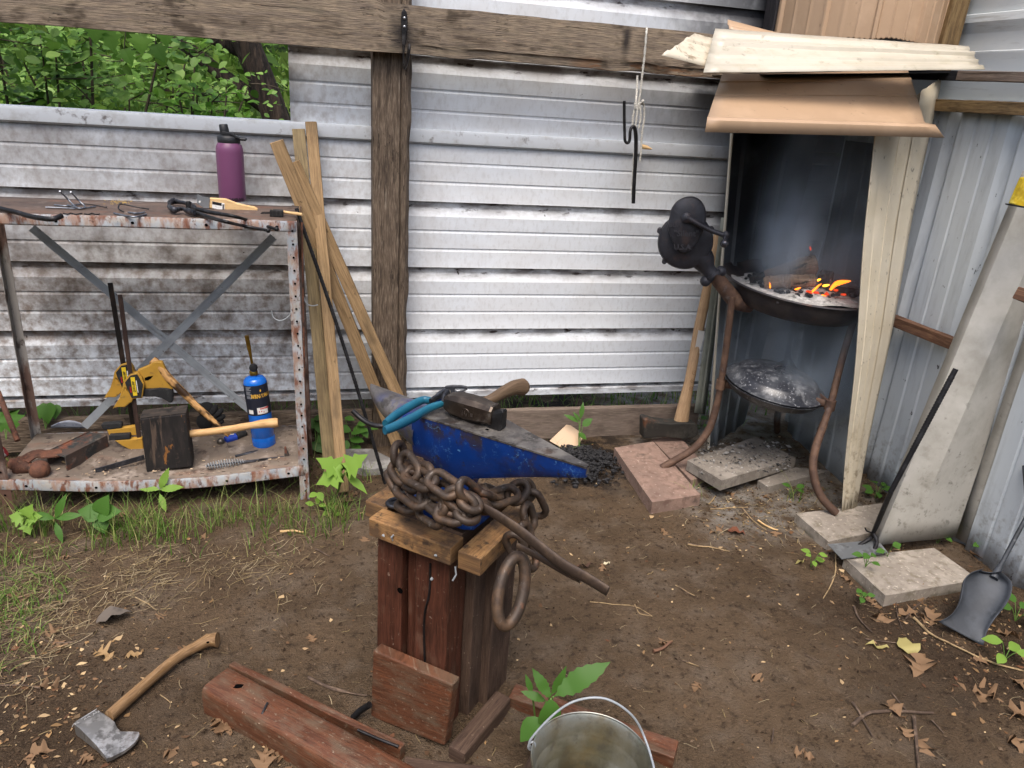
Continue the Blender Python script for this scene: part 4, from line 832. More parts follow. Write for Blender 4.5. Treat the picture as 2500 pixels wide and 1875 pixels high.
sd_ = thing('anvil_stand', tuple(st(-.12,.12)), 'upright anvil stand of red brown timbers with pine blocks nailed round the top', 'stand')
def ub(name, a, b, w_, d_, z0, z1, mat, **k):
    return MB().beam(st(a,b,z0), st(a,b,z1), w_, d_, up=E2, n=16, jit=.0025).build(name, mat, sd_, bevel=.004, **k)
ub('upright_timber', -.198, .075, .076, .085, -.01, .558, mRedW); ub('upright_timber', -.142, .083, .026, .06, -.01, .558, mRedW)
ub('upright_timber', -.072, .078, .098, .085, -.01, .558, mRedW); ub('upright_timber', -.030, .168, .062, .085, -.01, .560, mDarkW)
ub('upright_timber', .012, .245, .03, .12, -.01, .555, mDarkW); ub('upright_timber', -.18, .2, .11, .12, -.01, .556, mDarkW); ub('upright_timber', -.06, .25, .1, .08, -.01, .553, mDarkW)
b = MB(); c_ = on_pl(K7(898,240), st(0,.0325), E2)
b.add([c_-E2*.002+E1*math.cos(k*PI/7)*.0085+V((0,0,math.sin(k*PI/7)*.0085)) for k in range(14)], [tuple(range(14))]); b.build('bolt_hole', mHole, sd_)
b = MB(); c_ = on_pl(K7(1027,192), st(0,.035), E2); b.sphere(c_, .005, 10); b.build('nail_head', mGalv, sd_, smooth=180)
P = spline([on_pl(K7(*q), st(0,.033), E2) for q in [(1022,130),(1018,250),(1000,330),(996,420),(1000,560)]]); MB().tube(P, .003, 6).build('dark_crack_wire', mBlackSt, sd_, smooth=60)
# pine blocks, z .56 to .61
def blk(p0, p1, w_, h_, mat=mCap, name='top_block'): return MB().beam(p0, p1, w_, h_, n=10, jit=.0015).build(name, mat, sd_, bevel=.003)
blk(st(-.2375,.029,.586), st(0,.029,.586), .058, .05); blk(st(.048,.004,.584), st(.048,.255,.584), .062, .048)
blk(st(-.262,.062,.588), st(-.262,.26,.588), .07, .046); blk(st(-.225,.286,.585), st(.01,.286,.585), .055, .05)
blk(st(-.12,.058,.578), st(-.12,.26,.578), .20, .036, mDarkW, 'inner_block')
for (x,y,l) in [(120,830,.0),(190,905,.022),(535,995,.003)]:
    p = on_pl(KN(x,y), st(0,0), E2); MB().tube([p+E2*.006, p-E2*.005+V((0,0,l)), p-E2*.007+V((.006,0,l*1.4-.002))], .0022, 6).build('nail', mGalv, sd_)
p = st(.012,.004,.562); MB().tube([p, p+V((.002,-.004,-.02)), p+V((-.006,-.006,-.034))], .0022, 6).build('nail', mGalv, sd_)
# ================================================================ timbers on the ground
Pl = st(-.005,-.012)
tl = on_pl(D(805,1405), Pl, E2); tr_ = on_pl(D(978,1480), Pl, E2); br_ = on_pl(D(960,1612), Pl, E2); bl_ = on_pl(D(800,1549), Pl, E2)
wthing('short_board', 'short red brown board standing against the foot of the anvil stand', 'board', MB().prism([bl_, br_, tr_, tl], E2*.036), mRedT, bevel=.005, seg=3)
def gb(x, y, z=0): return G(D(x,y), z)
# large landscape timber lower left
t_a = gb(468,1462,.085); t_b = gb(900,1700,.085); dv = (t_b-t_a).normalized(); sdv = V((dv.y,-dv.x,0))
c0 = t_a+V((0,0,-.042)); c1_ = t_a+dv*.78+V((0,0,-.042))
lm = thing('landscape_timber', (c0.x,c0.y,0), 'long worn red landscape timber lying on the dirt at the bottom of the view', 'timber')
b = MB(); n = 26; rows = []
sec = [(-.049,0),(-.050,.04),(-.050,.070),(-.046,.080),(-.038,.086),(.0,.087),(.036,.086),(.044,.081),(.048,.072),(.048,0)]
for q in sec+[sec[0]]: rows.append([c0+V((0,0,-c0.z))+dv*(.78*i/n)+sdv*(-q[0])+V((0,0,q[1]+.002*noise.noise(V((i*.6,q[0]*30,q[1]*30)))))+sdv*.002*noise.noise(V((i*.5,q[1]*40,2))) for i in range(n+1)])
b.grid(rows); m = len(sec); b.f.append([k*(n+1) for k in range(m)]); b.uv.append([(0,.02*k) for k in range(m)]); b.mi.append(0); b.f.append([k*(n+1)+n for k in range(m)][::-1]); b.uv.append([(0,.02*k) for k in range(m)]); b.mi.append(0)
b.build('timber', mRedT, lm, smooth=38)
hp_ = gb(515,1483,.087); b = MB(); b.add([hp_+V((math.cos(k*PI/6)*.012*(1+.3*math.sin(k*2)), math.sin(k*PI/6)*.008, .0015)) for k in range(12)], [tuple(range(12))]); b.build('bolt_hole', mHole, lm)
P = [gb(578,1518,.092), gb(572,1530,.089), gb(566,1543,.084), gb(562,1560,.06)]; MB().tube(spline(P), .003, 6).build('staple', mBlackSt, lm, smooth=60)
p0 = gb(500,1432,.045); p1 = gb(870,1612,.045)
wthing('thin_board', 'thin warped reddish board lying behind the long landscape timber', 'board', MB().beam(p0+V((0,0,-.022)), p1+V((0,0,-.022)), .022, .045, n=16, jit=.003), mRedT, bevel=.003)
wthing('steel_rod', 'short black steel rod in the dirt between the thin board and the stand', 'rod', MB().tube([G(K7(720,820),.052), G(K7(800,855),.05), G(K7(890,890),.048)], .004, 7), mBlackSt, smooth=60)
wthing('rebar_stub', 'stub of ribbed steel bar poking up beside the foot of the stand', 'bar', MB().tube([G(K7(700,770),.01)+V((.003*0,0,i*0)) for i in range(1)]+[G(K7(730,740),.03), G(K7(770,715),.06)], .009, 10), mBlackSt, smooth=60)
p0 = gb(1088,1500,.04); p1 = gb(985,1622,.04)
wthing('short_timber', 'short damp brown timber lying against the right side of the stand', 'timber', MB().beam(p0+V((0,0,-.03)), p1+V((0,0,-.03)), .05, .068, n=8, jit=.002), mDarkW, bevel=.006)
p0 = gb(865,1665,.05); p1 = gb(1060,1690,.05)
wthing('short_timber', 'dark timber offcut at the bottom edge in front of the stand', 'timber', MB().beam(p0+V((0,0,-.035)), p1+V((0,0,-.035)), .095, .07, n=8, jit=.003), mDarkW, bevel=.006)
p0 = gb(1150,1505,.035); p1 = gb(1462,1618,.035); dv = (p1-p0)
wthing('split_timber', 'split reddish timber with splintered end lying behind the bucket', 'timber', MB().beam(p0-dv*.15+V((0,0,-.028)), p1+V((0,0,-.028)), .06, .055, n=24, jit=.007), mRedT, bevel=.003)
wthing('side_timber', 'dirt covered timber edge between stand and bucket', 'timber', MB().beam(gb(1200,1570,.01), gb(1130,1720,.01), .045, .05, n=8, jit=.003), mDarkW, bevel=.005)
# ================================================================ anvil
ZF = .87
def fz(p, z=ZF): return on_z(p, z)
hT = fz(K6(142,218), .868); tN = fz(K6(1487,742)); tF = fz(K6(1495,730)); fN = fz(K6(490,432)); fF = V((.344,1.766,ZF))
A = (tN-fN); A.z = 0; A.normalize()
B = V((-A.y,A.x,0))
if B.y < 0: B = -B
mAnvTop = M('worn_anvil_face', hx('#5c5855'), [L(hx('#858079'), 12, .45, .58, (1,1,1), 10), L(hx('#332e2b'), 22, .5, .58, one, 10, .8), L(hx('#5f4636'), 9, .58, .68, one, 6, .5), L(hx('#9a9690'), 60, .62, .68, one, 6, .6)], rough=.42, rvar=.1, metal=.55, bump=(70,.3,.001,one))
mAnvBlue = M('scratched_blue_paint', hx('#0b2c68'), [L(hx('#0f3880'), 8, .45, .62, amt=.7), L(hx('#0a1c48'), 14, .5, .64, one, 8, amt=.7), L(hx('#332b27'), 14, .50, .58, one, 10, .92, mask=[(2,.19,.255)]), L(hx('#2a2624'), 26, .60, .64, one, 9, .85), L(hx('#5a8cbc'), 15, .010, .003, (1,1,1), 8, .6, ntype='line'), L(hx('#5a8cbc'), 23, .007, .002, (1.5,1,1), 5, .45, ntype='line'), L(hx('#5f94c4'), 60, .66, .69, (1,1,3), 6, .6), L(hx('#4d8fd0'), 40, .66, .69, (1,1,1), 10, .6), L(hx('#26221f'), 40, .66, .69, one, 6, .8)], rough=.38, rvar=.1, bump=(90,.3,.0008,one))
mHorn = M('horn_steel_blue_wear', hx('#56524f'), [L(hx('#7b7672'), 12, .45, .62, one, 8), L(hx('#38332f'), 24, .52, .64, one, 8, .8), L(hx('#12347f'), 9, .44, .54, (1,1,1), 8, .95, mask=[(2,.268,.238),(1,.20,.13)])], rough=.42, metal=.45, bump=(70,.35,.001,one))
av = thing('anvil', tuple(st(-.08,.15,.61)), 'scratched blue anvil with bare steel face and long pointed heel chained to its timber stand', 'anvil')
# body: face outline lofted down to the keel of the long heel, then waist and foot
def ap(s_, t_, z): return fN+A*s_+B*t_+V((0,0,z-ZF))
LF = (tN-fN).length
wF = (fF-fN).dot(B); 
def far_t(s_):      # width of the face along its length, tapering to the heel tip
    f = s_/LF
    return .128 if f < .26 else .128+(.012-.128)*(f-.26)/.74
n = 18
def kz(s_):         # underside of the body along its length
    f = max(0,s_)/LF
    pts = [(0,.752),(.1,.728),(.245,.705),(.262,.736),(1.0,.845)]
    for i in range(len(pts)-1):
        if pts[i][0] <= f <= pts[i+1][0]: return pts[i][1]+(pts[i+1][1]-pts[i][1])*(f-pts[i][0])/(pts[i+1][0]-pts[i][0])
    return pts[-1][1]
S = [-.045+(LF+.045)*i/n for i in range(n+1)]
bS = MB(); rows = []
for lev, inn in ((0,0),(.12,.0005),(.5,.003),(.85,.007),(1,.016)):
    rows.append([ap(s_, inn*min(1,far_t(s_)/.06), (ZF-.0022)-(ZF-kz(s_))*lev) for s_ in S])
bS.grid(rows); rows = []
for lev, inn in ((0,0),(.5,.003),(1,.016)): rows.append([ap(s_, far_t(s_)-inn*(far_t(s_)/.045), (ZF-.0022)-(ZF-kz(s_))*lev) for s_ in S][::-1])
bS.grid(rows)
bS.grid([[ap(s_, .016*min(1,far_t(s_)/.06), kz(s_)) for s_ in S],[ap(s_, far_t(s_)-.016*(far_t(s_)/.045), kz(s_)) for s_ in S]])
bS.add([ap(S[-1],0,ZF-.002),ap(S[-1],far_t(LF),ZF-.002),ap(S[-1],far_t(LF)-.003,kz(LF)),ap(S[-1],.003,kz(LF))],[(0,1,2,3)])
bS.add([ap(S[0],0,ZF-.002),ap(S[0],.128,ZF-.002),ap(S[0],.083,kz(0)),ap(S[0],.016,kz(0))],[(3,2,1,0)])
body = bS.build('body', mAnvBlue, av, smooth=35)
# waist and foot
wb = MB(); fc = on_z(KN(808,806), .612)-fN; cx, cy = fc.dot(A)-.095, fc.dot(B)+.058
def ring(hl, hw, z, ch=.25): 
    P = []
    for sx, sy in ((-1,-1),(1,-1),(1,1),(-1,1)):
        for q in ((1,1-ch),(1-ch,1)) if (sx*sy > 0) else ((1-ch,1),(1,1-ch)): P.append(ap(cx+sx*hl*q[0], cy+sy*hw*q[1], z))
    return P+[P[0]]
rg = [ring(.085,.034,.79), ring(.075,.030,.74), ring(.060,.028,.70), ring(.058,.03,.68), ring(.066,.036,.66), ring(.085,.05,.645), ring(.094,.057,.636), ring(.095,.058,.632), ring(.095,.058,.609)]
wb.grid(rg); wb.build('waist_and_foot', mAnvBlue, av, smooth=30)
# steel face
fb = MB(); rowN = [ap(s_, -.0015, ZF) for s_ in S[1:]]; rowF = [ap(s_, far_t(s_)+.001, ZF) for s_ in S[1:]]
mid = [a_.lerp(c_,.5) for a_, c_ in zip(rowN,rowF)]
fb.grid([[p-V((0,0,.004)) for p in rowN], rowN, mid, rowF, [p-V((0,0,.004)) for p in rowF]])
fb.add([rowN[-1]-V((0,0,.02)), rowF[-1]-V((0,0,.02)), rowF[-1]+A*.0015, rowN[-1]+A*.0015], [(0,1,2,3)])
fb.build('face', mAnvTop, av, smooth=30)
b = MB(); hc = ap(LF*.36,.03,ZF+.0008); b.add([hc+A*x+B*y for x,y in ((-.004,-.004),(.004,-.004),(.004,.004),(-.004,.004))],[(0,1,2,3)]); b.build('hardy_hole', mHole, av)
# horn
hb_ = MB(); h0 = ap(-.03,.058,ZF-.052); tip = hT+V((0,0,-.004)); rings = []; n = 22; NK = 20
for i in range(n+1):
    f = i/n; c_ = h0.lerp(tip, f); R_v = .056*(1-f)**.52+.003; R_h = .058*(1-f)**.55+.003
    c_.z = (ZF-.004) - R_v - .0*f if f < 1 else tip.z
    ax_ = (tip-h0); ax_.z = 0; ax_.normalize(); sv = V((-ax_.y,ax_.x,0))
    rings.append([c_+sv*(R_h*math.sin(2*PI*k/NK))+V((0,0,R_v*math.cos(2*PI*k/NK)*(1 if math.cos(2*PI*k/NK)<0 else .95))) for k in range(NK+1)])
hb_.grid(rings); hb_.build('horn', mHorn, av, smooth=180)
# ---------------------------------------------------------------- tools on the anvil
mHamSt = M('worn_hammer_steel', hx('#3a312a'), [L(hx('#5a5046'), 18, .48, .64, one, 8), L(hx('#2b211d'), 26, .52, .66, one, 8, .8), L(hx('#85807c'), 40, .6, .68, one, 6, .5)], rough=.38, metal=.6, bump=(80,.5,.001,one))
mHamBr = M('bright_hammer_edge', hx('#6b635e'), [L(hx('#4a3c35'), 26, .45, .62)], rough=.35, metal=.7)
mHandDk = wood('oiled_dark_handle', hx('#574635'), hx('#6b5844'), hx('#453628'), rough=.45, bump=.15)
hz = lambda x, y, h: on_z(KG(x,y), ZF+h)
ha = thing('forging_hammer', hz(930,480,0), 'rusty square headed forging hammer with thick brown handle lying on the anvil face', 'hammer')
l0 = hz(735,300,.032); l1 = hz(1130,420,.030); hd_ = (l1-l0); hd_.z = 0; LH = hd_.length; hd_.normalize(); hs = V((-hd_.y,hd_.x,0))
if hs.y < 0: hs = -hs
b = MB(); cen = (l0+l1)/2+hs*.018; cen.z = ZF+.030; rg = []
for f, hw, hh_ in ((-.5,.018,.017),(-.46,.021,.021),(-.30,.0255,.0265),(-.05,.028,.0285),(.2,.0265,.0275),(.42,.0225,.023),(.46,.024,.0245),(.5,.0225,.023)):
    c_ = cen+hd_*(f*LH*1.06); q = .38; r8 = []
    for (x, y) in ((1,-1+q),(1,1-q),(1-q,1),(-1+q,1),(-1,1-q),(-1,-1+q),(-1+q,-1),(1-q,-1)): r8.append(c_+hs*(x*hw)+V((0,0,y*hh_)))
    rg.append(r8+[r8[0]])
b.grid(rg); b.add(rg[0][:8],[tuple(range(8))]); b.add(rg[-1][:8],[tuple(range(7,-1,-1))])
hdm = b.build('head', mHamSt, ha, smooth=28)
em = cen-hs*.0285+V((0,0,-.004)); 
MB().lathe([(.0115,0),(.013,-.0015),(.0115,-.002),(0,-.002)][:3], em+hs*.0002, axis=-hs, n=20).build('maker_mark', mHamSt, hdm)
sb2 = MB()
for x, y0_, y1_ in ((-.006,-.006,.006),(.0,-.002,.005),(.005,-.006,.0),(.018,-.004,.004),(.021,-.004,.004)): sb2.tube([em-hs*.0012+hd_*x+V((0,0,y0_)), em-hs*.0012+hd_*x+V((0,0,y1_))], .0012, 5)
sb2.build('stamp', mHamBr, hdm)
b = MB(); h0 = cen+hs*.0+V((0,0,.0)); 
hp = [cen-hs*.005, hz(1080,290,.045), hz(1170,235,.052), hz(1260,190,.058), hz(1345,160,.062), hz(1410,150,.064)]
Yh = cen
hh1 = cen+hs*.0; pts = [cen-hs*.01, cen+hs*.035+hd_*.004, on_d(KG(1150,260), dep(cen)+.045), on_d(KG(1240,210), dep(cen)+.075), on_d(KG(1330,168), dep(cen)+.105), on_d(KG(1412,160), dep(cen)+.13)]
Ps = spline(pts,5); N_ = len(Ps); b.tube(Ps, [.0125]*8+[.0125+.0105*((i-8)/(N_-9))**1.3 for i in range(8,N_)], 16, flat=(1,.92)); b.sphere(Ps[-1]-(Ps[-1]-Ps[-2])*.2, .0222, 16, (.9,.9,.95)); b.build('handle', mHandDk, ha, smooth=60)
hdy = thing('hardy_tool', hz(1195,520,0), 'small dark square steel hardy tool standing in the hole beside the hammer head', 'hardy tool')
c_ = hz(1190,515,0); c_.z = ZF; b = MB()
rg = []
for z, w_, d_ in ((-.03,.012,.012),(.0,.0135,.0135),(.004,.0165,.0145),(.03,.0175,.0135),(.042,.0185,.010),(.046,.017,.008)):
    r4 = [c_+hd_*(sx*w_)+hs*(sy*d_)+V((0,0,z+(.005*sx if z > .03 else 0))) for sx, sy in ((-1,-1),(1,-1),(1,1),(-1,1))]; rg.append(r4+[r4[0]])
b.grid(rg); b.add(rg[-1][:4],[(0,1,2,3)]); b.build('block', mBlackSt, hdy, bevel=.002)
# pliers
mTeal = M('teal_grip', hx('#17546c'), [L(hx('#206579'), 6, .45, .65), L(hx('#0f4c60'), 20, .55, .68, one, 6, .7)], rough=.4)
pr = thing('slip_joint_pliers', hz(600,300,0), 'pliers with teal blue dipped handles lying across the anvil horn', 'pliers')
g1 = [(215,480,.012),(300,410,.014),(420,335,.016),(540,275,.018),(620,280,.02)]; g2 = [(210,540,.012),(330,490,.013),(470,420,.015),(600,345,.017),(715,305,.02)]
for g_ in (g1, g2):
    P = spline([hz(*q) for q in g_],5); MB().tube(P, [.0085+.0035*math.sin(PI*min(1,.15+i/len(P)*.9)) for i in range(len(P))], 12, flat=(1,.75)).build('handle_grip', mTeal, pr, smooth=60)
b = MB(); 
for g_ in ([(610,283,.022),(680,235,.026),(740,200,.03)], [(715,300,.022),(725,250,.03),(760,205,.034)]): b.tube(spline([hz(*q) for q in g_],4), [.008]*4+[.0105]*5, 10, flat=(1,.6))
b.build('shank', mSteel, pr, smooth=60)
Yp = hz(760,200,.03); nP = V((-.25,-.95,.2))
hp = lambda x, y, o=0: on_pl(KG(x,y), Yp-V(nP)*o, nP)
b = MB().prism([hp(*q) for q in [(708,180),(740,155),(800,148),(880,150),(920,158),(932,172),(925,178),(840,165),(822,172),(820,192),(840,204),(900,188),(930,180),(930,188),(860,215),(800,228),(740,240),(715,220)]], V((.25,.95,-.2))*.014); b.build('jaws', mSteel, pr, bevel=.002)
MB().sphere(hp(757,203,.001), .0105, 14, (1,.45,.7)).build('pivot_bolt', M('worn_bolt', hx('#a39a8c'), rough=.4, metal=.6), pr, smooth=180)
wthing('bent_rod', 'black bent steel rod poking out from under the horn past the plier handles', 'rod', MB().tube(spline([on_d(KG(-70,400-35),1.95), on_d(KG(0,430),1.95), on_d(KG(90,485),1.94), on_d(KG(210,500),1.93), on_d(KG(300,470),1.95)]), .0068, 9), mBlackSt, smooth=60)
# ================================================================ chain round the waist
mChain = M('rusty_chain', hx('#40352c'), [L(hx('#5c4735'), 22, .45, .64, one, 8), L(hx('#33261f'), 30, .5, .66, one, 8, .8), L(hx('#86807a'), 50, .62, .7, one, 6, .5), L(hx('#8a5a3e'), 16, .6, .7, one, 6, .6)], rough=.55, metal=.35, bump=[(60,.6,.0015,one),(200,.4,.0005,one)])
cn = thing('heavy_chain', tuple(st(-.1,.06,.62)), 'heavy rusty chain wrapped round the anvil waist with a large ring hanging from it', 'chain')
def link(p0, p1, nrm, w_=.059, r=.0096, name='link'):
    p0 = V(p0); p1 = V(p1); d = (p1-p0); Ln = d.length; d.normalize(); nrm = V(nrm); s_ = d.cross(nrm).normalized(); hw = w_/2-r; hl = max(Ln/2-r-hw, .004); c = (p0+p1)/2; P = []
    for i in range(9): an = -PI/2+PI*i/8; P.append(c+d*(hl+hw*math.cos(an))+s_*(hw*math.sin(an)))
    for i in range(9): an = PI/2+PI*i/8; P.append(c+d*(-hl+hw*math.cos(an))+s_*(hw*math.sin(an)))
    return MB().tube(P, r, 10, closed=True, up=nrm).build(name, mChain, cn, smooth=180)
DC = 1.765
def cd_(x, y, off=0):
    base = 1.83-.00042*(x-200) if x < 900 else (1.545+.00025*(x-900))+.0
    if x >= 900: base = 1.72+.00030*(x-900)
    return on_d(KN(x,y), max(1.66, base)+off)
FNs = {'f': V((-.55,-.75,.35)), 'u': V((-.1,-.2,1)), 's': V((.6,-.5,.1)), 't': V((-.3,-.6,.9))}
LK = [(238,75,238,300,'s',0),(250,185,395,400,'f',-.012),(195,240,330,430,'t',.0),(285,320,530,445,'t',-.016),(400,315,500,375,'f',.015),(465,345,720,520,'t',-.016),
 (700,420,935,600,'t',-.022),(600,470,860,665,'f',-.006),(150,320,262,540,'s',.004),(228,425,470,600,'t',-.014),(400,475,625,650,'f',-.004),(505,455,640,505,'t',.02),
 (385,600,600,725,'f',.0),(515,625,785,700,'t',-.014),(730,530,880,620,'u',-.004),(860,480,960,520,'u',.03),(925,570,1195,480,'t',.03),(1110,590,1250,400,'f',.04),(1215,400,1310,550,'s',.06),
 (1265,470,1380,705,'f',.05),(1235,570,1310,800,'s',.01),(1120,800,1205,1010,'f',-.02),(1220,880,1330,1110,'s',-.03),(1200,740,1290,900,'s',-.005),(240,560,400,640,'u',.03),(700,640,860,700,'u',.0),(330,470,520,570,'t',.012),(560,545,760,650,'t',.010),(820,550,930,660,'f',.02),(300,400,440,470,'u',.02),(900,470,1060,520,'u',.05),(310,250,420,330,'u',.03)]
for (x0,y0,x1,y1,k,o) in LK: link(cd_(x0,y0,o), cd_(x1,y1,o), FNs[k])
# big ring
rc = on_d(KN(1133,1278), 1.66); dirv_ = (on_d(KN(1070,1590),1.64)-on_d(KN(1200,965),1.68)); L_ = dirv_.length; dirv_.normalize()
sid = (FNs['s'].cross(dirv_)).normalized(); sid = (V((.78,.25,0))-dirv_*V((.78,.25,0)).dot(dirv_)).normalized()
P = [rc+dirv_*(math.cos(2*PI*k/32)*(L_/2-.011))+sid*(math.sin(2*PI*k/32)*.031)*(1) for k in range(32)]
MB().tube(P, .0136, 14, closed=True, up=dirv_.cross(sid)).build('ring', mChain, cn, smooth=180)
# flat tongs hanging through the chain
tq = thing('flat_tongs', on_d(KN(1600,1130),1.55), 'long rusty flat jawed tongs stuck through the chain and jutting out to the lower right', 'tongs')
mTong = M('rusty_tongs', hx('#463930'), [L(hx('#62503f'), 20, .48, .64, one, 8), L(hx('#33271f'), 30, .52, .66, one, 8, .7)], rough=.6, metal=.3, bump=(70,.5,.001,one))
P = spline([on_d(KN(*q), d_) for q, d_ in [((790,560),1.70),((860,590),1.685),((1000,665),1.66),((1200,800),1.63),((1400,960),1.60),((1560,1080),1.575),((1740,1180),1.55),((1900,1280),1.53)]],5)
b = MB(); NN = len(P); b.tube(P, [.0085]*6+[.0125+.0035*math.sin(PI*(i-6)/(NN-6)*.9) for i in range(6,NN)], 12, flat=(1.0,.42), up=(.2,-.5,1)); b.build('upper_rein', mTong, tq, smooth=60)
P = spline([on_d(KN(*q), d_) for q, d_ in [((1180,920),1.66),((1300,980),1.64),((1440,1060),1.615),((1560,1130),1.595),((1680,1190),1.575)]],5)
b = MB(); b.tube(P, .0095, 12, flat=(1.0,.42), up=(.2,-.5,1)); b.build('lower_rein', mTong, tq, smooth=60)
# small steel disc/ring on the blocks
c_ = on_z(KN(245,590), .615); b = MB(); b.tube([c_+V((.030*math.cos(2*PI*k/24),.022*math.sin(2*PI*k/24),.004)) for k in range(24)], .006, 8, closed=True, flat=(1,1)); b.lathe([(0,.002),(.02,.003),(.024,.006)], c_, n=20)
wthing('steel_buckle', 'flat dark steel oval buckle on the pine block left of the chain', 'buckle', b, mSteel, smooth=60)
# ================================================================ bucket
mZinc = M('galvanised_bucket', hx('#9a9d98'), [L(hx('#b2b4ae'), 9, .45, .6), L(hx('#8f8568'), 5, .36, .56, one, 8, .7, mask=[(2,.215,.18)]), L(hx('#6f6c58'), 6, .42, .58, (1,1,1), 8, .85), L(hx('#7a6a48'), 9, .48, .62, (1,1,1), 9, .75), L(hx('#4e4a3e'), 14, .5, .62, one, 8, .8, mask=[(2,.14,.05)]), L(hx('#5a5650'), 26, .56, .68, one, 7, .5)], rough=.38, metal=.6, bump=(50,.2,.001,one))
bz = .215; rcx = gb(1278,1640,bz); Rb = .137
bk_ = thing('metal_bucket', (rcx.x,rcx.y,0), 'empty galvanised metal bucket with wire bail at the bottom edge beside the weed', 'bucket')
pf = [(0,.012),(Rb*.72,.012),(Rb*.74,.006),(Rb*.745,.02),(Rb*.8,.06),(Rb*.86,.10),(Rb*.875,.104),(Rb*.87,.108),(Rb*.92,.150),(Rb*.935,.154),(Rb*.93,.158),(Rb*.975,.205),(Rb*1.005,.211),(Rb*1.0,.217),(Rb*.985,.216)]
MB().lathe(pf, (rcx.x,rcx.y,0), n=64).build('pail', mZinc, bk_, smooth=40, solid=.0015)
e0 = on_z(D(1168,1588), bz-.01); e1 = on_z(D(1400,1655), bz-.01); aw = (e1-e0).normalized(); e0 = rcx-aw*Rb*1.02+V((0,0,-.012)); e1 = rcx+aw*Rb*1.02+V((0,0,-.012))
pk = [on_d(D(*q), 1.72) for q in [(1200,1540),(1250,1512),(1310,1510),(1365,1545),(1395,1600)]]
MB().tube(spline([e0+V((0,0,-.006)), e0+V((-.004,0,.02))]+pk+[e1+V((.003,0,.02)), e1],5), .0028, 8).build('bail', mGalv, bk_, smooth=60)
for e in (e0, e1): MB().tube([e+V((.008*math.cos(2*PI*k/12),0,.012*math.sin(2*PI*k/12))) for k in range(12)], .0028, 7, closed=True).build('ear', mGalv, bk_, smooth=60)
# ================================================================ axe
mAxe = M('axe_steel', hx('#85837f'), [L(hx('#b0aeaa'), 16, .46, .58, one, 8), L(hx('#55524e'), 22, .53, .6, one, 8, .75), L(hx('#5b463a'), 16, .6, .7, one, 6, .5)], rough=.36, metal=.6, bump=(60,.3,.001,one))
mAxeH = wood('weathered_axe_handle', hx('#80623f'), hx('#96795a'), hx('#5f452d'), dark=hx('#4a3626'), rough=.65, bump=.35, extra=[L(hx('#b89a70'), 50, .6, .68, (.5,1,1), 5, .6)])
ax0 = thing('axe', G(K8(620,1430)), 'single bit axe with grey steel head and curved wooden handle lying on the dirt', 'axe')
zs_ = lambda x, y, z: on_z(K8(x,y), z)
KX = crop(170,1720,6.8); out = [((KX(x,y)[0]-0)*2.4576, (KX(x,y)[1]-1200)*2.4576) for x, y in [(70,312),(120,265),(250,185),(400,93),(470,105),(560,150),(650,210),(745,290),(785,380),(840,440),(920,462),(1010,468),(1090,462),(1150,455),(1157,490),(1130,560),(1070,640),(990,705),(900,770),(760,842),(700,868),(612,897),(560,815),(440,670),(360,590),(260,490),(170,400),(90,340)]]
def th_(x, y):   # thickness falls from poll to edge
    f = max(0, min(1, ((x-480)*.72+(y-1390)*.7)/330)); return .030*(1-f)+.004
b = MB(); topv = [zs_(x,y,.022+th_(x,y)*.5) for x,y in out]; ctr = zs_(600,1440,.022+th_(600,1440)*.5+.001); n = len(out); botv = [zs_(x,y,.022+th_(x,y)*.5)-V((0,0,th_(x,y)+.002)) for x,y in out]
inn = [p.lerp(ctr,.14)+V((0,0,.001)) for p in topv]
b.add(topv+inn+botv+[ctr], [(i,(i+1)%n,n+(i+1)%n,n+i) for i in range(n)]+[(n+i,n+(i+1)%n,3*n) for i in range(n)]+[((i+1)%n,i,2*n+i,2*n+(i+1)%n) for i in range(n)]+[tuple(2*n+i for i in range(n-1,-1,-1))])
hdx = b.build('head', mAxe, ax0, smooth=50)
o_ = zs_(520,1360,.0455); ux = (zs_(600,1325,.0455)-zs_(480,1390,.0455)).normalized(); uy = V((-ux.y,ux.x,0))
sb2 = MB()
for i, (x, w_) in enumerate([(-.036,.010),(-.024,.004),(-.006,.005),(.002,.006),(.016,.004),(.022,.003),(.028,.003)]): sb2.tube([o_+ux*x+uy*(-.004+.002*(i%2))+V((0,0,.001)), o_+ux*(x+w_*.6)+uy*.003+V((0,0,.0012)), o_+ux*(x+w_)+uy*-.002+V((0,0,.001))], .0009, 4)
sb2.tube([o_+ux*(-.01)+uy*.007+V((0,0,.001)), o_+ux*.03+uy*.012+V((0,0,.001))], .0009, 4); sb2.build('stamp', M('stamp_bright', hx('#b5b4b2'), rough=.4, metal=.4), hdx)
hp = [(655,1350,.03),(760,1255,.029),(880,1150,.028),(990,1055,.028),(1080,985,.028),(1170,935,.028),(1250,895,.030),(1305,890,.032)]
P = spline([zs_(*q) for q in hp],5); N_ = len(P)
rad = [.0185-.002*min(1,i/14) if i < 22 else .0165+.0085*((i-22)/(N_-22))**1.4 for i in range(N_)]
MB().tube(P, rad, 16, flat=(1.0,.78), up=(0,0,1)).build('handle', mAxeH, ax0, smooth=60)
# flatten: handle is taller in plan than thick
b = MB(); hc = zs_(1247,907,.0525); b.add([hc+V((.0045*math.cos(k*PI/5),.0045*math.sin(k*PI/5),.0012)) for k in range(10)], [tuple(range(10))]); b.build('lanyard_hole', mHole, ax0)
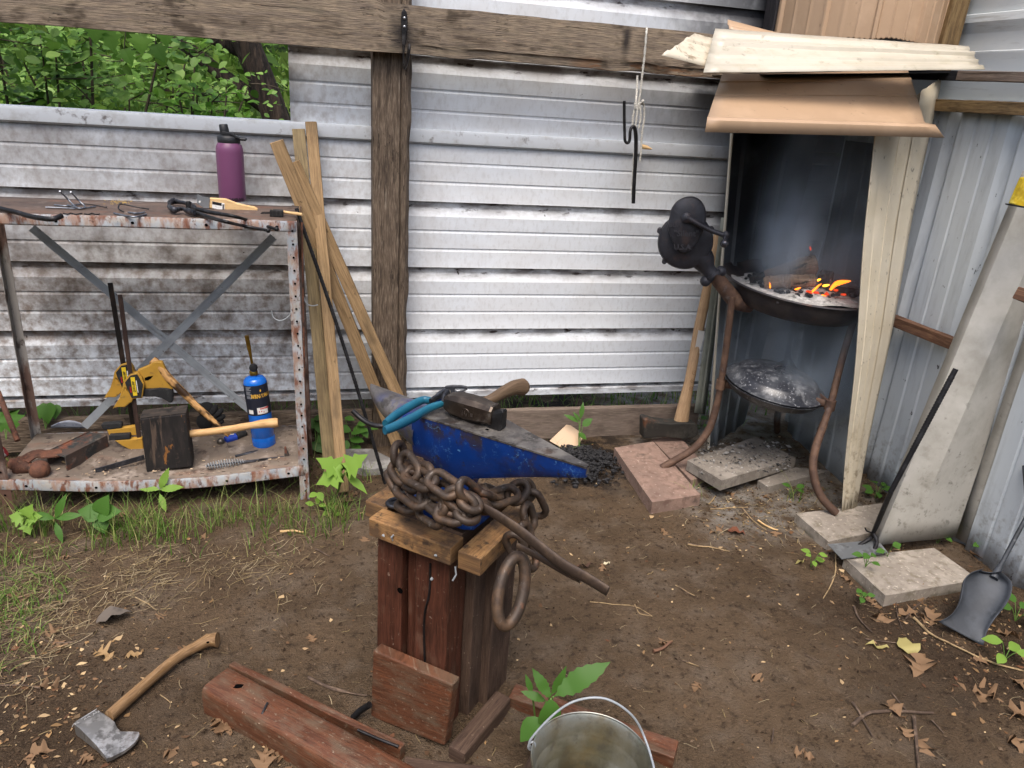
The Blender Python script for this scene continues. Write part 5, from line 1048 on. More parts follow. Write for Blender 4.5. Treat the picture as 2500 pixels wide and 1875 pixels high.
# ================================================================ forge corner
random.seed(15)
mCast = M('black_cast_iron', hx('#232227'), [L(hx('#33343b'), 9, .42, .62, one, 6), L(hx('#4a3a35'), 14, .58, .7, one, 6, .5)], rough=.55, metal=.25, bump=(90,.4,.001,one))
mBowl = M('forge_pan_iron', hx('#2c2a2e'), [L(hx('#47413f'), 7, .45, .65, one, 6), L(hx('#5b4237'), 12, .6, .7, one, 6, .6)], rough=.6, metal=.2, bump=(60,.4,.001,one))
mLegR = M('rusty_forge_leg', hx('#4f3a2e'), [L(hx('#6c5342'), 16, .45, .64, one, 8), L(hx('#3a2a25'), 24, .52, .66, one, 8, .7), L(hx('#7f7672'), 12, .62, .7, one, 6, .5)], rough=.75, metal=.1, bump=(90,.5,.001,one))
mAsh = M('ash', hx('#aaa8a4'), [L(hx('#d0ceca'), 40, .48, .62, one, 8), L(hx('#4a4846'), 30, .56, .64, one, 8, .8)], rough=1, spec=0, bump=(90,1,.006,one))
mLog0 = M('charring_log_ends', hx('#9a8576'), [L(hx('#c4b4a6'), 24, .48, .6, (1,1,1), 9), L(hx('#1a1512'), 9, .5, .6, one, 9, .9), L(hx('#a39c94'), 50, .64, .7, one, 6, .7)], rough=.95, bump=[(30,1,.008,one),(120,.7,.003,one)])
mLog = wood('charring_log', hx('#76614f'), hx('#988472'), hx('#4c3c31'), dark=hx('#1c1613'), rough=.95, bump=1.2, extra=[L(hx('#14100e'), 7, .53, .60, (1,2,1), 8, .95), L(hx('#c4bbb2'), 40, .62, .68, (.5,2,1), 6, .8)])
mCoal = M('charcoal', hx('#121113'), [L(hx('#2b2a2c'), 30, .5, .65)], rough=.7, bump=(90,.8,.003,one))
mEmber = M('ember', hx('#5a1406'), rough=1, emit=(hx('#ff4a18'), .45)); mFlame = M('flame', hx('#ff8a20'), rough=1, emit=(hx('#ff7418'), 1.7)); mFlameY = M('flame_core', hx('#ffb040'), rough=1, emit=(hx('#ffa428'), 2.2))
BC = V((2.02,2.885,.905)); RB = .335
tilt = V((.035,-.085,1)).normalized()
fg = thing('blacksmith_forge', (BC.x,BC.y,0), 'round black iron coal forge on bent rusty legs with hand crank blower, smoking', 'forge')
MB().lathe([(0,-.125),(.10,-.122),(.21,-.112),(.27,-.098),(.305,-.072),(RB-.012,-.03),(RB-.006,-.01),(RB+.004,-.003),(RB+.008,.002),(RB+.004,.007),(RB-.006,.005),(RB-.014,-.006),(.29,-.035),(.2,-.06),(0,-.07)], BC, axis=tilt, n=64).build('pan', mBowl, fg, smooth=50)
for k in range(6):
    an = -2.4+k*.5; p = BC+V((math.cos(an)*(RB-.012), math.sin(an)*(RB-.012), -.03)); MB().sphere(p, .008, 8).build('rivet', mBowl, fg, smooth=180)
ab = MB(); rows = []
for j in range(9):
    rr = .305*j/8; rows.append([BC+V((rr*math.cos(2*PI*k/40), rr*math.sin(2*PI*k/40), -.026+.018*noise.noise(V((rr*14*math.cos(2*PI*k/40), rr*14*math.sin(2*PI*k/40), 0)))+.03*(1-rr/.3)-.0*j-.045*rr*math.cos(2*PI*k/40))) for k in range(40)]+[]); rows[-1].append(rows[-1][0])
tag(ab.grid(rows).build('ash_bed', mAsh, smooth=180), 'bed of grey ash filling the forge pan', 'ash', kind='stuff')
def flegp(pts, q, n_): return [on_pl(D(*p), q, n_) for p in pts]
LFt = on_z(D(1430,1010), .045); RFt = on_z(D(1803,1110), .045)
nL = V((0,1,0)); L_pts = flegp([(1582,640),(1570,740),(1557,830),(1547,880),(1530,930),(1500,968),(1462,992),(1428,1011)], LFt+V((0,.0,0)), nL)
def flat_leg(P, w0=.0185): 
    P = spline(P,5); m = len(P); k = int(m*.42); b = MB(); b.tube(P, [w0]*(k)+[w0*1.15]*(m-k), 12, flat=(1,.8), up=(.6,.8,0)); return b.build('leg', mLegR, fg, smooth=60)
flat_leg(L_pts)
qr = V((2.19,2.66,.8)); dr_ = (qr-RFt); dr_.z = 0; nR = V((dr_.y,-dr_.x,0)).normalized()
dt_, df_ = dep((2.20,2.68,.82)), dep(RFt); R_pts = [on_d(D(x,y), dt_+(df_-dt_)*(y-682)/(1108-682)) for x,y in [(1847,682),(1818,780),(1795,870),(1778,920),(1760,975),(1757,1020),(1772,1070),(1806,1108)]]; flat_leg(R_pts)
bkf = V((2.30,3.22,.02)); flat_leg([BC+V((.16,.2,-.08)), BC+V((.18,.24,-.4)), V((2.25,3.15,.3)), V((2.24,3.16,.15)), bkf])
lp1 = L_pts[2]; rp1 = R_pts[2]+(R_pts[3]-R_pts[2])*.1; bk3 = V((2.22,3.13,(lp1.z+rp1.z)/2))
rb = MB()
for a_, c_ in ((lp1,rp1),(rp1,bk3),(bk3,lp1)):
    m_ = (a_+c_)/2; cen = (lp1+rp1+bk3)/3; out_ = (m_-cen); out_.z = 0; P = arcpts(a_, m_-out_*.35+V((0,0,-.0)), c_, 8); rb.tube(P, .017, 10, flat=(1,.45), up=(0,0,1), caps=True)
rb.build('brace_ring', mLegR, fg, smooth=60)
for p in (lp1, rp1): MB().tube([p+V((0,0,-.022)), p+V((0,0,.022))], .022, 12).build('collar', mLegR, fg, smooth=50)
# tuyere pipe and blower
pa = BC+V((-RB+.09,-.03,-.09)); d_p = dep(on_y(D(1560,640), 2.83)); 
P = [pa, on_d(D(1590,650), dep(pa)-.02), on_d(D(1562,618), dep(pa)-.05), on_d(D(1540,590), dep(pa)-.07)]
MB().tube(spline(P,4), [.036]*5+[.034,.034,.033,.032,.032,.031,.031,.031], 16).build('air_pipe', mLegR, fg, smooth=60)
bd = dep(pa)-.09
bw = MB(); c1_ = on_d(KF(760,810), bd+.01); c2_ = on_d(KF(620,900), bd+.01); bw.tube([c1_, (c1_+c2_)/2, c2_], [.022,.016,.022], 12); bw.sphere(c1_, .024, 14); bw.sphere(c2_, .024, 14)
P = [on_d(KF(690,850), bd), on_d(KF(640,790), bd-.005), on_d(KF(590,700), bd-.01), on_d(KF(520,600), bd-.015)]
bl_ = MB(); bl_.tube(spline(P,4), [.034,.032,.03,.03,.032,.036,.042,.047,.05,.052,.055,.058,.058], 18); bl_.tube(spline([P[0], P[0]+(P[1]-P[0])*.35],2), .036, 18)
pipe = bl_.build('blower_neck', mCast, fg, smooth=60); bw.build('clamp_bolt', mCast, fg, smooth=60)
vc = on_d(KF(430,530), bd-.02); vax = (EYE-vc); vax = V((vax.x*.75-.28, vax.y, .18)).normalized()
rv = sz(64, vc)
MB().lathe([(0,-.05),(rv*.8,-.05),(rv,-.042),(rv*1.03,-.03),(rv*1.03,.028),(rv*.98,.04),(rv*.75,.052),(0,.055)], vc, axis=vax, n=48).build('fan_housing', mCast, fg, smooth=40)
for an in (2.6, 1.2, 3.9, 5.4, .3):
    a_ = vax.cross(V((0,0,1))).normalized(); b_ = a_.cross(vax); p = vc+(a_*math.cos(an)+b_*math.sin(an))*rv*1.05; MB().tube([p-vax*.035, p+vax*.035], .011, 10).build('housing_lug', mCast, fg, smooth=60)
# gear case: teardrop in front of the fan housing
gcf = lambda x, y: on_pl(KF(x,y), vc+vax*.075, vax)
out = [(300,235),(340,175),(400,135),(470,117),(540,130),(590,170),(620,230),(626,300),(615,390),(580,470),(530,555),(480,610),(420,640),(360,615),(315,545),(280,450),(268,380),(285,300)]
po = [gcf(*q) for q in out]; ce = gcf(450,330); po = spline(po+[po[0]],3)[:-1]
b = MB(); r0 = [p-vax*.05 for p in po]; r2 = [ce+(p-ce)*.97+vax*.012 for p in po]; r3 = [ce+(p-ce)*.86+vax*.019 for p in po]; r4 = [ce+(p-ce)*.4+vax*.024 for p in po]; r5 = [ce+vax*.025 for p in po]
for r in (r0,po,r2,r3,r4,r5): r.append(r[0])
b.grid([r0,po,r2,r3,r4,r5]); gc = b.build('gear_case', mCast, fg, smooth=40)
ux = (gcf(560,330)-gcf(300,330)).normalized(); uy = vax.cross(ux)
if uy.z < 0: uy = -uy
mCastL = M('raised_cast_letters', hx('#37363b'), rough=.5, metal=.3)
for (bd_, x, y, s_, k_) in (('BUFF',345,375,.026,1.0),('"Silent"',440,455,.034,1.0),('U.S.A.',410,580,.03,1.0)):
    o_ = gcf(x,y)+vax*.021; text('cast_lettering', bd_, s_, lambda X, Y, o_=o_: o_+ux*X+uy*Y+vax*(.0012+(.003 if s_ > .02 else 0)), mCastL, gc, bold=.0006)
hb = gcf(443,305); MB().lathe([(.020,.0),(.020,.04),(.014,.046),(.006,.047),(.006,.052),(0,.053)], hb, axis=vax, n=20).build('crank_hub', mCast, gc, smooth=40)
pk = lambda x, y, o: on_pl(KF(x,y), vc+vax*(.075+o), vax)
cr = MB(); cr.tube([pk(443,305,.035), pk(560,375,.04), pk(680,435,.043), pk(800,475,.045)], [.012,.0105,.0095,.0105], 12); cr.sphere(pk(808,472,.045), .016, 14); cr = cr.build('crank_arm', mCast, gc, smooth=60)
b = MB(); b.tube([pk(808,472,.045), pk(800,520,.07), pk(795,550,.085)], [.009,.010,.012], 12); b.sphere(pk(795,552,.085), .0165, 16); b.build('crank_knob', M('polished_knob', hx('#4a4a50'), rough=.25, metal=.7), gc, smooth=60)
# pan lid on the brace ring
mEnam = M('speckled_enamel', hx('#2b2d33'), [L(hx('#54575c'), 7, .42, .62, one, 8, .8), L(hx('#9a9ca0'), 90, .60, .66, one, 4, .8), L(hx('#7d7f82'), 20, .54, .66, one, 8, .6)], rough=.3, spec=.5)
lc = on_pl(D(1675,826), (lp1+rp1+bk3)/3+V((0,0,.03)), (0,0,1)); rl = sz(119, lc); lax = V((.08,-.1,1)).normalized()
ld = thing('roasting_pan_lid', lc, 'dusty black speckled enamel oval pan lid resting on the ring between the forge legs', 'lid')
MB().lathe([(rl,-.012),(rl*1.01,-.006),(rl*.97,.0),(rl*.90,.004),(rl*.82,.028),(rl*.78,.036),(rl*.74,.038),(rl*.5,.052),(rl*.25,.06),(0,.062)], lc, axis=lax, n=56).build('dome', mEnam, ld, smooth=60, solid=.0015)
hk_ = lc+lax*.062; MB().tube(spline([hk_+V((-.022,0,-.004)), hk_+V((-.02,0,.016)), hk_+V((.02,0,.016)), hk_+V((.022,0,-.004))],5), .0045, 8).build('handle', mCast, ld, smooth=60)
bb = thing('oval_pan', lc-lax*.03, 'black enamel pan underneath the speckled lid on the forge ring', 'pan')
MB().lathe([(rl*1.04,-.012),(rl*1.0,-.02),(rl*.9,-.05),(rl*.8,-.06),(0,-.062)], lc, axis=lax, n=48).build('pan_body', mEnam, bb, smooth=60, solid=.0015)
# logs, coals, flames
def rough_log(pts, r, n, jit):
    P = spline(pts,5); m = len(P); r = list(r)+[r[-1]]*m if isinstance(r,(list,tuple)) else [r]*m; Q = []; R = []
    for i in range(m-1):
        for k in range(4): Q.append(P[i].lerp(P[i+1],k/4)); R.append(r[i]+(r[i+1]-r[i])*k/4)
    Q.append(P[-1]); R.append(r[m-1]); e = len(R)
    R = [q*min(1,.75+.25*min(i,e-1-i)/2)*(1+.10*noise.noise(V((i*.5,q*60,0)))) for i,q in enumerate(R)]
    return MB().tube(Q, R, 24, jit=jit*.6, flat=(1,.85))
def log(name, label, pts, r, mat=mLog, jit=.35, n=14): return wthing(name, label, 'log', rough_log(pts, r, n, jit), mat, smooth=50)
zp = BC.z; dB = dep(BC); od = lambda x, y, o: on_d(KF(x,y), dB+o)
log('burning_log', 'thick rough barked log end lying on top of the fire', [od(1170,848,-.05), od(1330,812,-.05), od(1490,775,-.06), od(1650,742,-.07)], [.020,.022,.024,.026,.028,.030,.032,.034,.036,.038,.040,.042,.043,.044,.044,.043])
log('burning_log', 'lower charred log lying in front under the top log', [od(1160,925,-.09), od(1330,905,-.11), od(1500,900,-.12), od(1640,900,-.12)], [.030]*8+[.027]*8)
log('burning_log', 'black charred split stick pointing to the left edge of the forge pan', [od(1045,890,-.08), od(1150,850,-.04), od(1260,800,.0)], .015, mCoal)
log('burning_log', 'black block of charred wood with white ash behind the logs', [od(1155,725,.10), od(1300,715,.10), od(1440,700,.10)], .03, mCoal)
log('burning_log', 'square charred chunk with white ash right of the top log', [od(1680,850,-.05), od(1800,880,-.08)], .030, M('ashy_charcoal', hx('#1a1819'), [L(hx('#a8a6a4'), 24, .5, .58, one, 6, .9)], rough=.9, bump=(60,1,.004,one)), n=6)
log('burning_log', 'blackened stick lying across the fire behind the flames', [od(1740,965,-.08), od(1900,985,-.09), od(2050,1000,-.08)], .013, mCoal)
cb = MB()
for i in range(170):
    a_ = random.random()*2*PI; q = math.sqrt(random.random()); c_ = BC+V((q*.27*math.cos(a_)+.03, q*.22*math.sin(a_), -.02+random.random()*.02-.0)); cb.sphere(c_, random.uniform(.007,.018), 6, (random.uniform(.7,1.3),random.uniform(.7,1.3),random.uniform(.6,1)))
tag(cb.build('charcoal_lumps', mCoal), 'loose charcoal lumps heaped in the forge pan round the logs', 'charcoal', kind='stuff')
cb = MB()
for i in range(13):
    c_ = od(random.gauss(1690,110), random.gauss(1003,16), -.16+random.random()*.02); cb.sphere(c_, random.uniform(.004,.010), 6, (1.3,1,.6))
tag(cb.build('glowing_embers', mEmber), 'glowing orange embers at the front of the fire', 'embers', kind='stuff')
def flame(label, pts, w_, mat, lift=.01):
    Y_ = od(*pts[0], -.15).y; P = [on_y(KF(*q), Y_) for q in pts]; P = spline(P,4); m = len(P); return wthing('flame', label, 'flame', MB().tube(P, [max(.0006, w_*math.sin(PI*(.12+.88*i/(m-1)))**.8) for i in range(m)], 8, flat=(1,.5)), mat, smooth=180)
flame('largest orange flame streaming to the right at the edge of the hood sheet', [(1780,985),(1830,930),(1890,912),(1975,900)], .0115, mFlame)
flame('narrow orange flame slanting up beside the square charred chunk', [(1585,1018),(1630,985),(1665,950),(1700,925)], .0055, mFlame)
flame('small yellow flame under the square charred chunk', [(1660,895),(1675,890),(1695,882)], .005, mFlameY)
flame('flat yellow flame right of the slanting flame', [(1710,945),(1745,942),(1775,935)], .0055, mFlameY)
flame('low orange flame at the front left of the fire', [(1450,978),(1480,972),(1508,960)], .0045, mFlame)
flame('little pinkish flame by the left end of the lower log', [(1222,968),(1220,945),(1216,915)], .0035, mFlame)
flame('tiny red flame above the end of the top log', [(1600,615),(1596,595),(1590,575)], .004, mEmber)
flame('small curl of orange flame among the embers', [(1700,1030),(1720,1040),(1745,1046)], .005, mFlame)
# ================================================================ hood sheets
mTan = M('tan_painted_sheet', hx('#af9377'), [L(hx('#a2876d'), 3, .45, .65, amt=.6), L(hx('#6b5442'), 26, .64, .7, one, 7, .6), L(hx('#cfb294'), 6, .5, .7, amt=.4)], rough=.36, spec=.5, bump=(30,.1,.001,one))
mCream = M('cream_painted_sheet', hx('#bbb4a4'), [L(hx('#a59d8a'), 5, .45, .65, amt=.6), L(hx('#7c7466'), 24, .6, .68, one, 8, .6), L(hx('#a8a088'), 12, .52, .66, (1,1,1), 8, .5)], rough=.36, spec=.5, bump=(30,.1,.001,one))
mCreamW = M('cream_sheet_weathered', hx('#c6bda9'), [L(hx('#b5aa92'), 6, .45, .65, amt=.6), L(hx('#6e5c40'), 22, .52, .66, one, 8, .75, mask=[(2,.55,.1)]), L(hx('#4a4238'), 40, .63, .68, one, 6, .7)], rough=.42)
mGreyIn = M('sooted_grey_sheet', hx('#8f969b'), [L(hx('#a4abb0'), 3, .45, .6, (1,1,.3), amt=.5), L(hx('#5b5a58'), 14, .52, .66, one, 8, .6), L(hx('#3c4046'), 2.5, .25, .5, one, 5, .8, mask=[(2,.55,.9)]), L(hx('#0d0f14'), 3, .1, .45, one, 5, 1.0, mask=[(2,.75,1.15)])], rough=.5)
mBackGr = M('bare_grey_sheet', hx('#aaa79f'), [L(hx('#8d8a80'), 7, .45, .65, one, 8, .7), L(hx('#c3c1ba'), 4, .5, .7, amt=.6), L(hx('#6a655a'), 30, .56, .68, one, 8, .6, mask=[(2,.6,.1)]), L(hx('#4c4c42'), 26, .60, .68, (1,1,1), 8, .6, mask=[(2,.9,.3)])], rough=.45)
def ribsheet(name, label, A0, A1, B0, B1, ribs, mat, cat='sheet', th=.0014, nu=14, nrm=None, lip=None, wav=.002, group=None):
    """ruled sheet: A0->A1 is one ribbed edge (profile runs along it), B0->B1 the opposite one"""
    A0,A1,B0,B1 = map(V,(A0,A1,B0,B1)); nn = V(nrm).normalized() if nrm else (A1-A0).cross(B0-A0).normalized()
    rows = []; sd2 = random.random()*20
    for f, o in ribs:
        a_ = A0.lerp(A1, f); c_ = B0.lerp(B1, f)
        rows.append([a_.lerp(c_, i/nu)+nn*(o+wav*noise.noise(V((i*.35, f*4, sd2)))) for i in range(nu+1)])
    b = MB().grid(rows); return wthing(name, label, cat, b, mat, smooth=28, solid=th, group=group)
RIB = [(0,.012),(.03,.012),(.05,0),(.22,0),(.235,.004),(.255,.004),(.27,0),(.42,0),(.435,.004),(.455,.004),(.47,0),(.63,0),(.65,.015),(.70,.015),(.72,0),(.86,0),(.875,.004),(.895,.004),(.91,0),(1,0)]
cy_ = 2.47; TL = on_y(D(1556,172), 2.80); TR = on_y(D(1966,166), 2.80); BL = on_y(D(1527,258), cy_+.012); BR = on_y(D(2000,272), cy_+.012); BL2 = on_y(D(1519,285), cy_); BR2 = on_y(D(2035,297), cy_)
nn = V((0,-.55,1)).normalized(); b = MB(); nu = 16; rows = []
TL2 = TL+(TL-BL)*.15; TR2 = TR+(TR-BR)*.15
for f, o in [(0,0),(.15,0),(.16,.003),(.19,.003),(.2,0),(.48,0),(.49,-.003),(.52,-.003),(.53,0),(.93,0),(.965,.004)]:
    a_ = TL2.lerp(BL,f); c_ = TR2.lerp(BR,f); rows.append([a_.lerp(c_,i/nu)+nn*(o+.003*noise.noise(V((i*.3,f*3,1)))) for i in range(nu+1)])
e0 = BL.lerp(BL2,.0); rows.append([(BL+V((-.006,-.012,.006))).lerp(BR+V((.028,-.012,.006)),i/nu) for i in range(nu+1)])
rows.append([(BL+V((-.01,-.022,-.002))).lerp(BR+V((.03,-.022,-.002)),i/nu) for i in range(nu+1)])
rows.append([(BL2+V((0,-.012,0))).lerp(BR2+V((0,-.012,0)),i/nu) for i in range(nu+1)])
b.grid(rows); wthing('hood_front_sheet', 'smooth tan metal sheet sloping over the forge opening with a folded lower lip', 'sheet', b, mTan, smooth=25, solid=.0014)
Yc0, Yc1 = 2.62, 2.86
ribsheet('hood_top_sheet', 'long cream ribbed metal sheet laid across the top of the forge hood', on_y(D(1545,62), 2.90), on_y(D(1517,163), 2.60), on_y(D(2092,100), 2.66), on_y(D(2124,156), 2.50), [(0,0),(.10,.0),(.14,-.008),(.2,-.008),(.23,0),(.30,.010),(.36,.010),(.39,0),(.55,.0),(.58,.006),(.62,.006),(.65,0),(.80,0),(.83,.010),(.86,.012),(1,.010)], mCream, nrm=(0,-.5,1), nu=20)
ribsheet('hood_offcut_sheet', 'small cream metal offcut poking out at the left end of the hood top', on_y(D(1500,72), 2.86), on_y(D(1428,122), 2.66), on_y(D(1585,95), 2.90), on_y(D(1560,155), 2.72), [(0,0),(.2,0),(.24,.006),(.3,.006),(.34,0),(.55,0),(.6,.006),(.66,0),(.8,0),(.84,.01),(.9,.01),(1,.004)], mCreamW, nrm=(0,-.5,1))
ribsheet('tan_offcut_sheet', 'curled tan metal strip lying behind the cream sheet under the chimney', on_y(D(1570,48), 3.0), on_y(D(1575,62), 2.93), on_y(D(1720,88), 2.92), on_y(D(1700,92), 2.86), [(0,.01),(.3,0),(.6,.004),(1,.0)], mTan, nrm=(0,-.5,1))
# chimney sheet: curved, ribs vertical
b = MB(); cpts = []; N_ = 64; pA = V((1.935,3.30,0)); pB = V((2.47,2.93,0)); ctl1 = V((1.93,2.86,0)); ctl2 = V((2.25,2.70,0))
RC = [0,.0]; rows = []
for i in range(N_*2+1):
    t = i/(N_*2); p = pA*(1-t)**3+ctl1*3*t*(1-t)**2+ctl2*3*t*t*(1-t)+pB*t**3; tg_ = (-pA*3*(1-t)**2+ctl1*(3*(1-t)**2-6*t*(1-t))+ctl2*(6*t*(1-t)-3*t*t)+pB*3*t*t).normalized(); nr = V((tg_.y,-tg_.x,0))
    f = (t*4.2) % 1; o = .012 if f < .07 else (.003 if (.34 < f < .38 or .66 < f < .70) else 0)
    zb_ = on_y(D(1850,80), 2.86).z+.012*noise.noise(V((t*6,0,0)))+(.003*math.sin(i*1.9))
    rows.append([p+nr*o+V((0,0,z)) for z in (zb_, zb_+.004, 2.3, 2.9)])
b.grid(rows); wthing('chimney_sheet', 'curved tan ribbed metal sheet forming the chimney above the forge hood', 'chimney', b, mTan, smooth=25, solid=.0016)
wthing('wooden_block', 'short pale wood block visible under the curved chimney sheet', 'block', MB().beam(on_y(D(1790,92), 3.05), on_y(D(1900,95), 3.0), .04, .05), mPlank, bevel=.002)
# cream side sheet, twisted
f0_ = on_z(D(1818,1107), .035); f1_ = on_z(D(1836,1110), .035); t0_ = on_y(D(1888,272), 2.58); t1_ = on_x(D(2033,165), 2.45)
fm_ = f1_+V((.03,.06,0)); n = 22; rows = []
SP = [(0,0),(.03,-.006),(.10,-.006),(.14,.004),(.17,.004),(.2,0),(.4,0),(.42,-.004),(.45,-.004),(.47,0),(.66,0),(.68,-.010),(.72,-.010),(.74,0),(.88,0),(.9,.004),(1,0)]
nn = V((-.75,-.65,0)).normalized(); 
bot0 = f0_; bot1 = on_z(D(1850,1098), .035); side_dir = (t1_-t0_)
for f, o in SP:
    a_ = bot0.lerp(bot1, f); c_ = t0_.lerp(t1_, f); rows.append([a_.lerp(c_, i/n)-nn*o*(.45+.55*i/n)*2.4+V((.0,.006*math.sin(i*.5),0)) for i in range(n+1)])
wthing('hood_side_sheet', 'tall cream ribbed metal sheet at the right of the forge, narrowing to its foot', 'sheet', MB().grid(rows), mCreamW, smooth=25, solid=.0014)
# inner grey sheet behind the forge, left side
g0 = on_z(D(1532,968), .02); g1_ = V((2.17,3.335,.02)); gt0 = on_y(D(1583,288), 3.16); gt1 = V((2.30,3.37,1.55))
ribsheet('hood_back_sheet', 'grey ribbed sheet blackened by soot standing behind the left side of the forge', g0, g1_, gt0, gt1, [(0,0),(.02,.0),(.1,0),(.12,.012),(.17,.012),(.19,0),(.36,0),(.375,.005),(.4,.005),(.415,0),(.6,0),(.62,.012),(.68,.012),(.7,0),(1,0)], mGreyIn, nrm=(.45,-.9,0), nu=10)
b = MB(); b.beam(g0+V((-.012,-.012,0)), gt0+V((-.012,-.012,0)), .006, .014, up=(0,1,0)); wthing('edge_trim', 'thin cream edge trim running up the left side of the forge opening', 'trim', b, mCream)
ribsheet('narrow_sheet', 'narrow pale grey green metal strip leaning behind the maul handle', on_z(KK(410,455),.16), on_z(KK(500,470),.13)+V((0,0,0)), on_y(D(1558,470), 3.2), on_y(D(1577,470), 3.2), [(0,0),(.5,.0),(.6,.006),(1,.006)], M('greenish_galv', hx('#8d9186'), [L(hx('#74786c'), 8, .45, .65, one, 8, .8)], rough=.5), nrm=(0,-1,0))
# loose leaning sheet on the right inside wall
s0_ = on_z(D(1700,930), .10); s1_ = on_z(D(1822,1046), .045)
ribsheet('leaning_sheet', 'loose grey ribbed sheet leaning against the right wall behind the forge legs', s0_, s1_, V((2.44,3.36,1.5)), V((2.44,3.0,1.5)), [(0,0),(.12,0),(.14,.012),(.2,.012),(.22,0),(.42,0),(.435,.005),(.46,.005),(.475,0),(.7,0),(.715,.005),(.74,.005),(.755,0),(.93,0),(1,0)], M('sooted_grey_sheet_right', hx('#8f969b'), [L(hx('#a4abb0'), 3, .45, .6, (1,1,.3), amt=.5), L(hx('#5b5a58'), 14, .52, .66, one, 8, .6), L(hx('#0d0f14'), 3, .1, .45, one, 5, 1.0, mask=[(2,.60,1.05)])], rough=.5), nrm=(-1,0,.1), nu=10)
# unseen black sheet added over the hood to keep light out of its inside
wthing('hood_light_blocker', 'added black sheet blocking light at the top of the hood under the cream sheet', 'sheet', MB().grid([[V((1.62,2.78,1.735)),V((2.46,2.78,1.80))],[V((1.62,3.39,1.735)),V((2.46,3.39,1.80))]]), M('blocker_black', hx('#15161a'), [L(hx('#242529'), 6, .45, .6)], rough=.8), solid=.0015)
# ================================================================ grey channel, poker, shovel, yellow board
def P3(p, y): return on_y(p, y)
Lb = on_z(D(1893,1178), .05); Cb = on_z(KK(2212+0,1450) if False else (2205,1296), .06); Rb_ = on_z((2332,1310), .055)
Lt = on_y((2520,420), 2.22); Ct = on_y((2560,470), 2.17); Rt = on_y((2560,640), 2.2)
b = MB(); n = 14
LL = [Lb.lerp(Lt,i/n) for i in range(n+1)]; CC = [(Cb+V((0,-.0,0))).lerp(Ct,i/n)+V((-.04,-.075,0)) for i in range(n+1)]; RR = [Rb_.lerp(Rt,i/n) for i in range(n+1)]
b.grid([[p+V((.012,.05,0)) for p in LL], LL, [a_.lerp(c_,.5) for a_,c_ in zip(LL,CC)], CC, [a_.lerp(c_,.5)+V((0,-.003,0)) for a_,c_ in zip(CC,RR)], RR, [p+V((.0,.05,0)) for p in RR]])
wthing('folded_metal_channel', 'wide pale grey folded metal channel leaning against the right wall', 'channel', b, mBackGr, smooth=20, solid=.0016)
lb_ = on_z((2352,1322), .03); lt_ = on_y((2560,720), 2.10)
b = MB(); b.grid([[lb_.lerp(lt_,i/6)+o for i in range(7)] for o in (V((-.01,.03,0)),V((.0,-.012,0)),V((.012,-.016,0)),V((.02,-.004,0)),V((.035,-.006,0)),V((.04,.03,0)))])
wthing('narrow_channel', 'narrow dirty grey metal channel beside the wide folded one', 'channel', b, mBackGr, smooth=20, solid=.0015)
mRebar = M('black_rebar', hx('#1a191b'), [L(hx('#3a3a3d'), 24, .5, .68, one, 8, .7)], rough=.5, metal=.4, bump=(120,.4,.001,one))
pk0 = on_z((2135,1300), .06); q0 = on_pl(KI(1128,640), LL[0]+V((0,-.045,0)), (0,1,0)); 
pk0 = on_pl(KI(620,1600), LL[0]+V((0,-.05,0)), (0,1,0))
pok = thing('fire_poker', pk0, 'black ribbed rebar fire poker with a forked end leaning on the grey channel', 'poker')
N_ = 90; ax_ = (q0-pk0); P = [pk0+ax_*(i/N_) for i in range(N_+1)]
MB().tube(P, [.0095+.0014*(1 if (i%2==0 and 30 < i < 86) else 0) for i in range(N_+1)], 10).build('rod', mRebar, pok, smooth=60)
b = MB(); e_ = [on_z(K9(*q), z_) for q, z_ in (((1355,235),.09),((1330,270),.07),((1260,315),.045))]; b.tube(spline([pk0]+e_,4), [.0095]*4+[.008]*9, 8)
b.tube(spline([e_[0], on_z(K9(1375,290),.07), on_z(K9(1350,350),.045)],4), .008, 8); b.tube(spline([e_[0], on_z(K9(1320,225),.1), on_z(K9(1308,205),.11)],4), .003, 6); b.build('fork', mRebar, pok, smooth=60)
mShov = M('shovel_black_steel', hx('#30343a'), [L(hx('#454a51'), 6, .45, .65, one, 8), L(hx('#8a8c8e'), 18, .62, .7, one, 8, .6), L(hx('#1f2226'), 16, .52, .66, one, 6, .7)], rough=.6, metal=.15, bump=(60,.3,.001,one))
sv_ = thing('fire_shovel', on_z(K9(1900,700), .02), 'black steel fire shovel with curved blade standing on the dirt at the right', 'shovel')
tipc = on_z(K9(1860,810), .0); sock = on_x(K9(2060,470), tipc.x+.115)
ctrs = [on_pl(K9(*q), on_z(K9(1725,740), .0), (.0,0,1)) for q in [(1725,740)]]
nS = V((-.25,-.62,.74)).normalized(); q_ = on_z(K9(1975,875), .0)
sp = lambda x, y, o=0: on_pl(K9(x,y), q_, nS)+nS*o
left_ = [(1725,740),(1790,705),(1830,640),(1845,570),(1858,510),(1895,470),(1950,452)]; right_ = [(1980,878),(1992,800),(2030,725),(2085,655),(2118,590),(2120,520),(2060,465)]
rows = []; nL_ = len(left_)
ls_ = spline([sp(*q) for q in left_],3); rs_ = spline([sp(*q) for q in right_],3); m = len(ls_)
for f in [0,.0,.08,.2,.35,.5,.65,.8,.92,1,1]:
    rows.append([])
for i in range(m):
    for j, (f, o) in enumerate([(0,.022),(.02,.004),(.08,-.004),(.2,-.012),(.35,-.016),(.5,-.018),(.65,-.016),(.8,-.012),(.92,-.004),(.98,.004),(1,.022)]):
        k_ = min(1, i/(m*.35)); rows[j].append(ls_[i].lerp(rs_[i], f)+nS*(o*k_+.016*0))
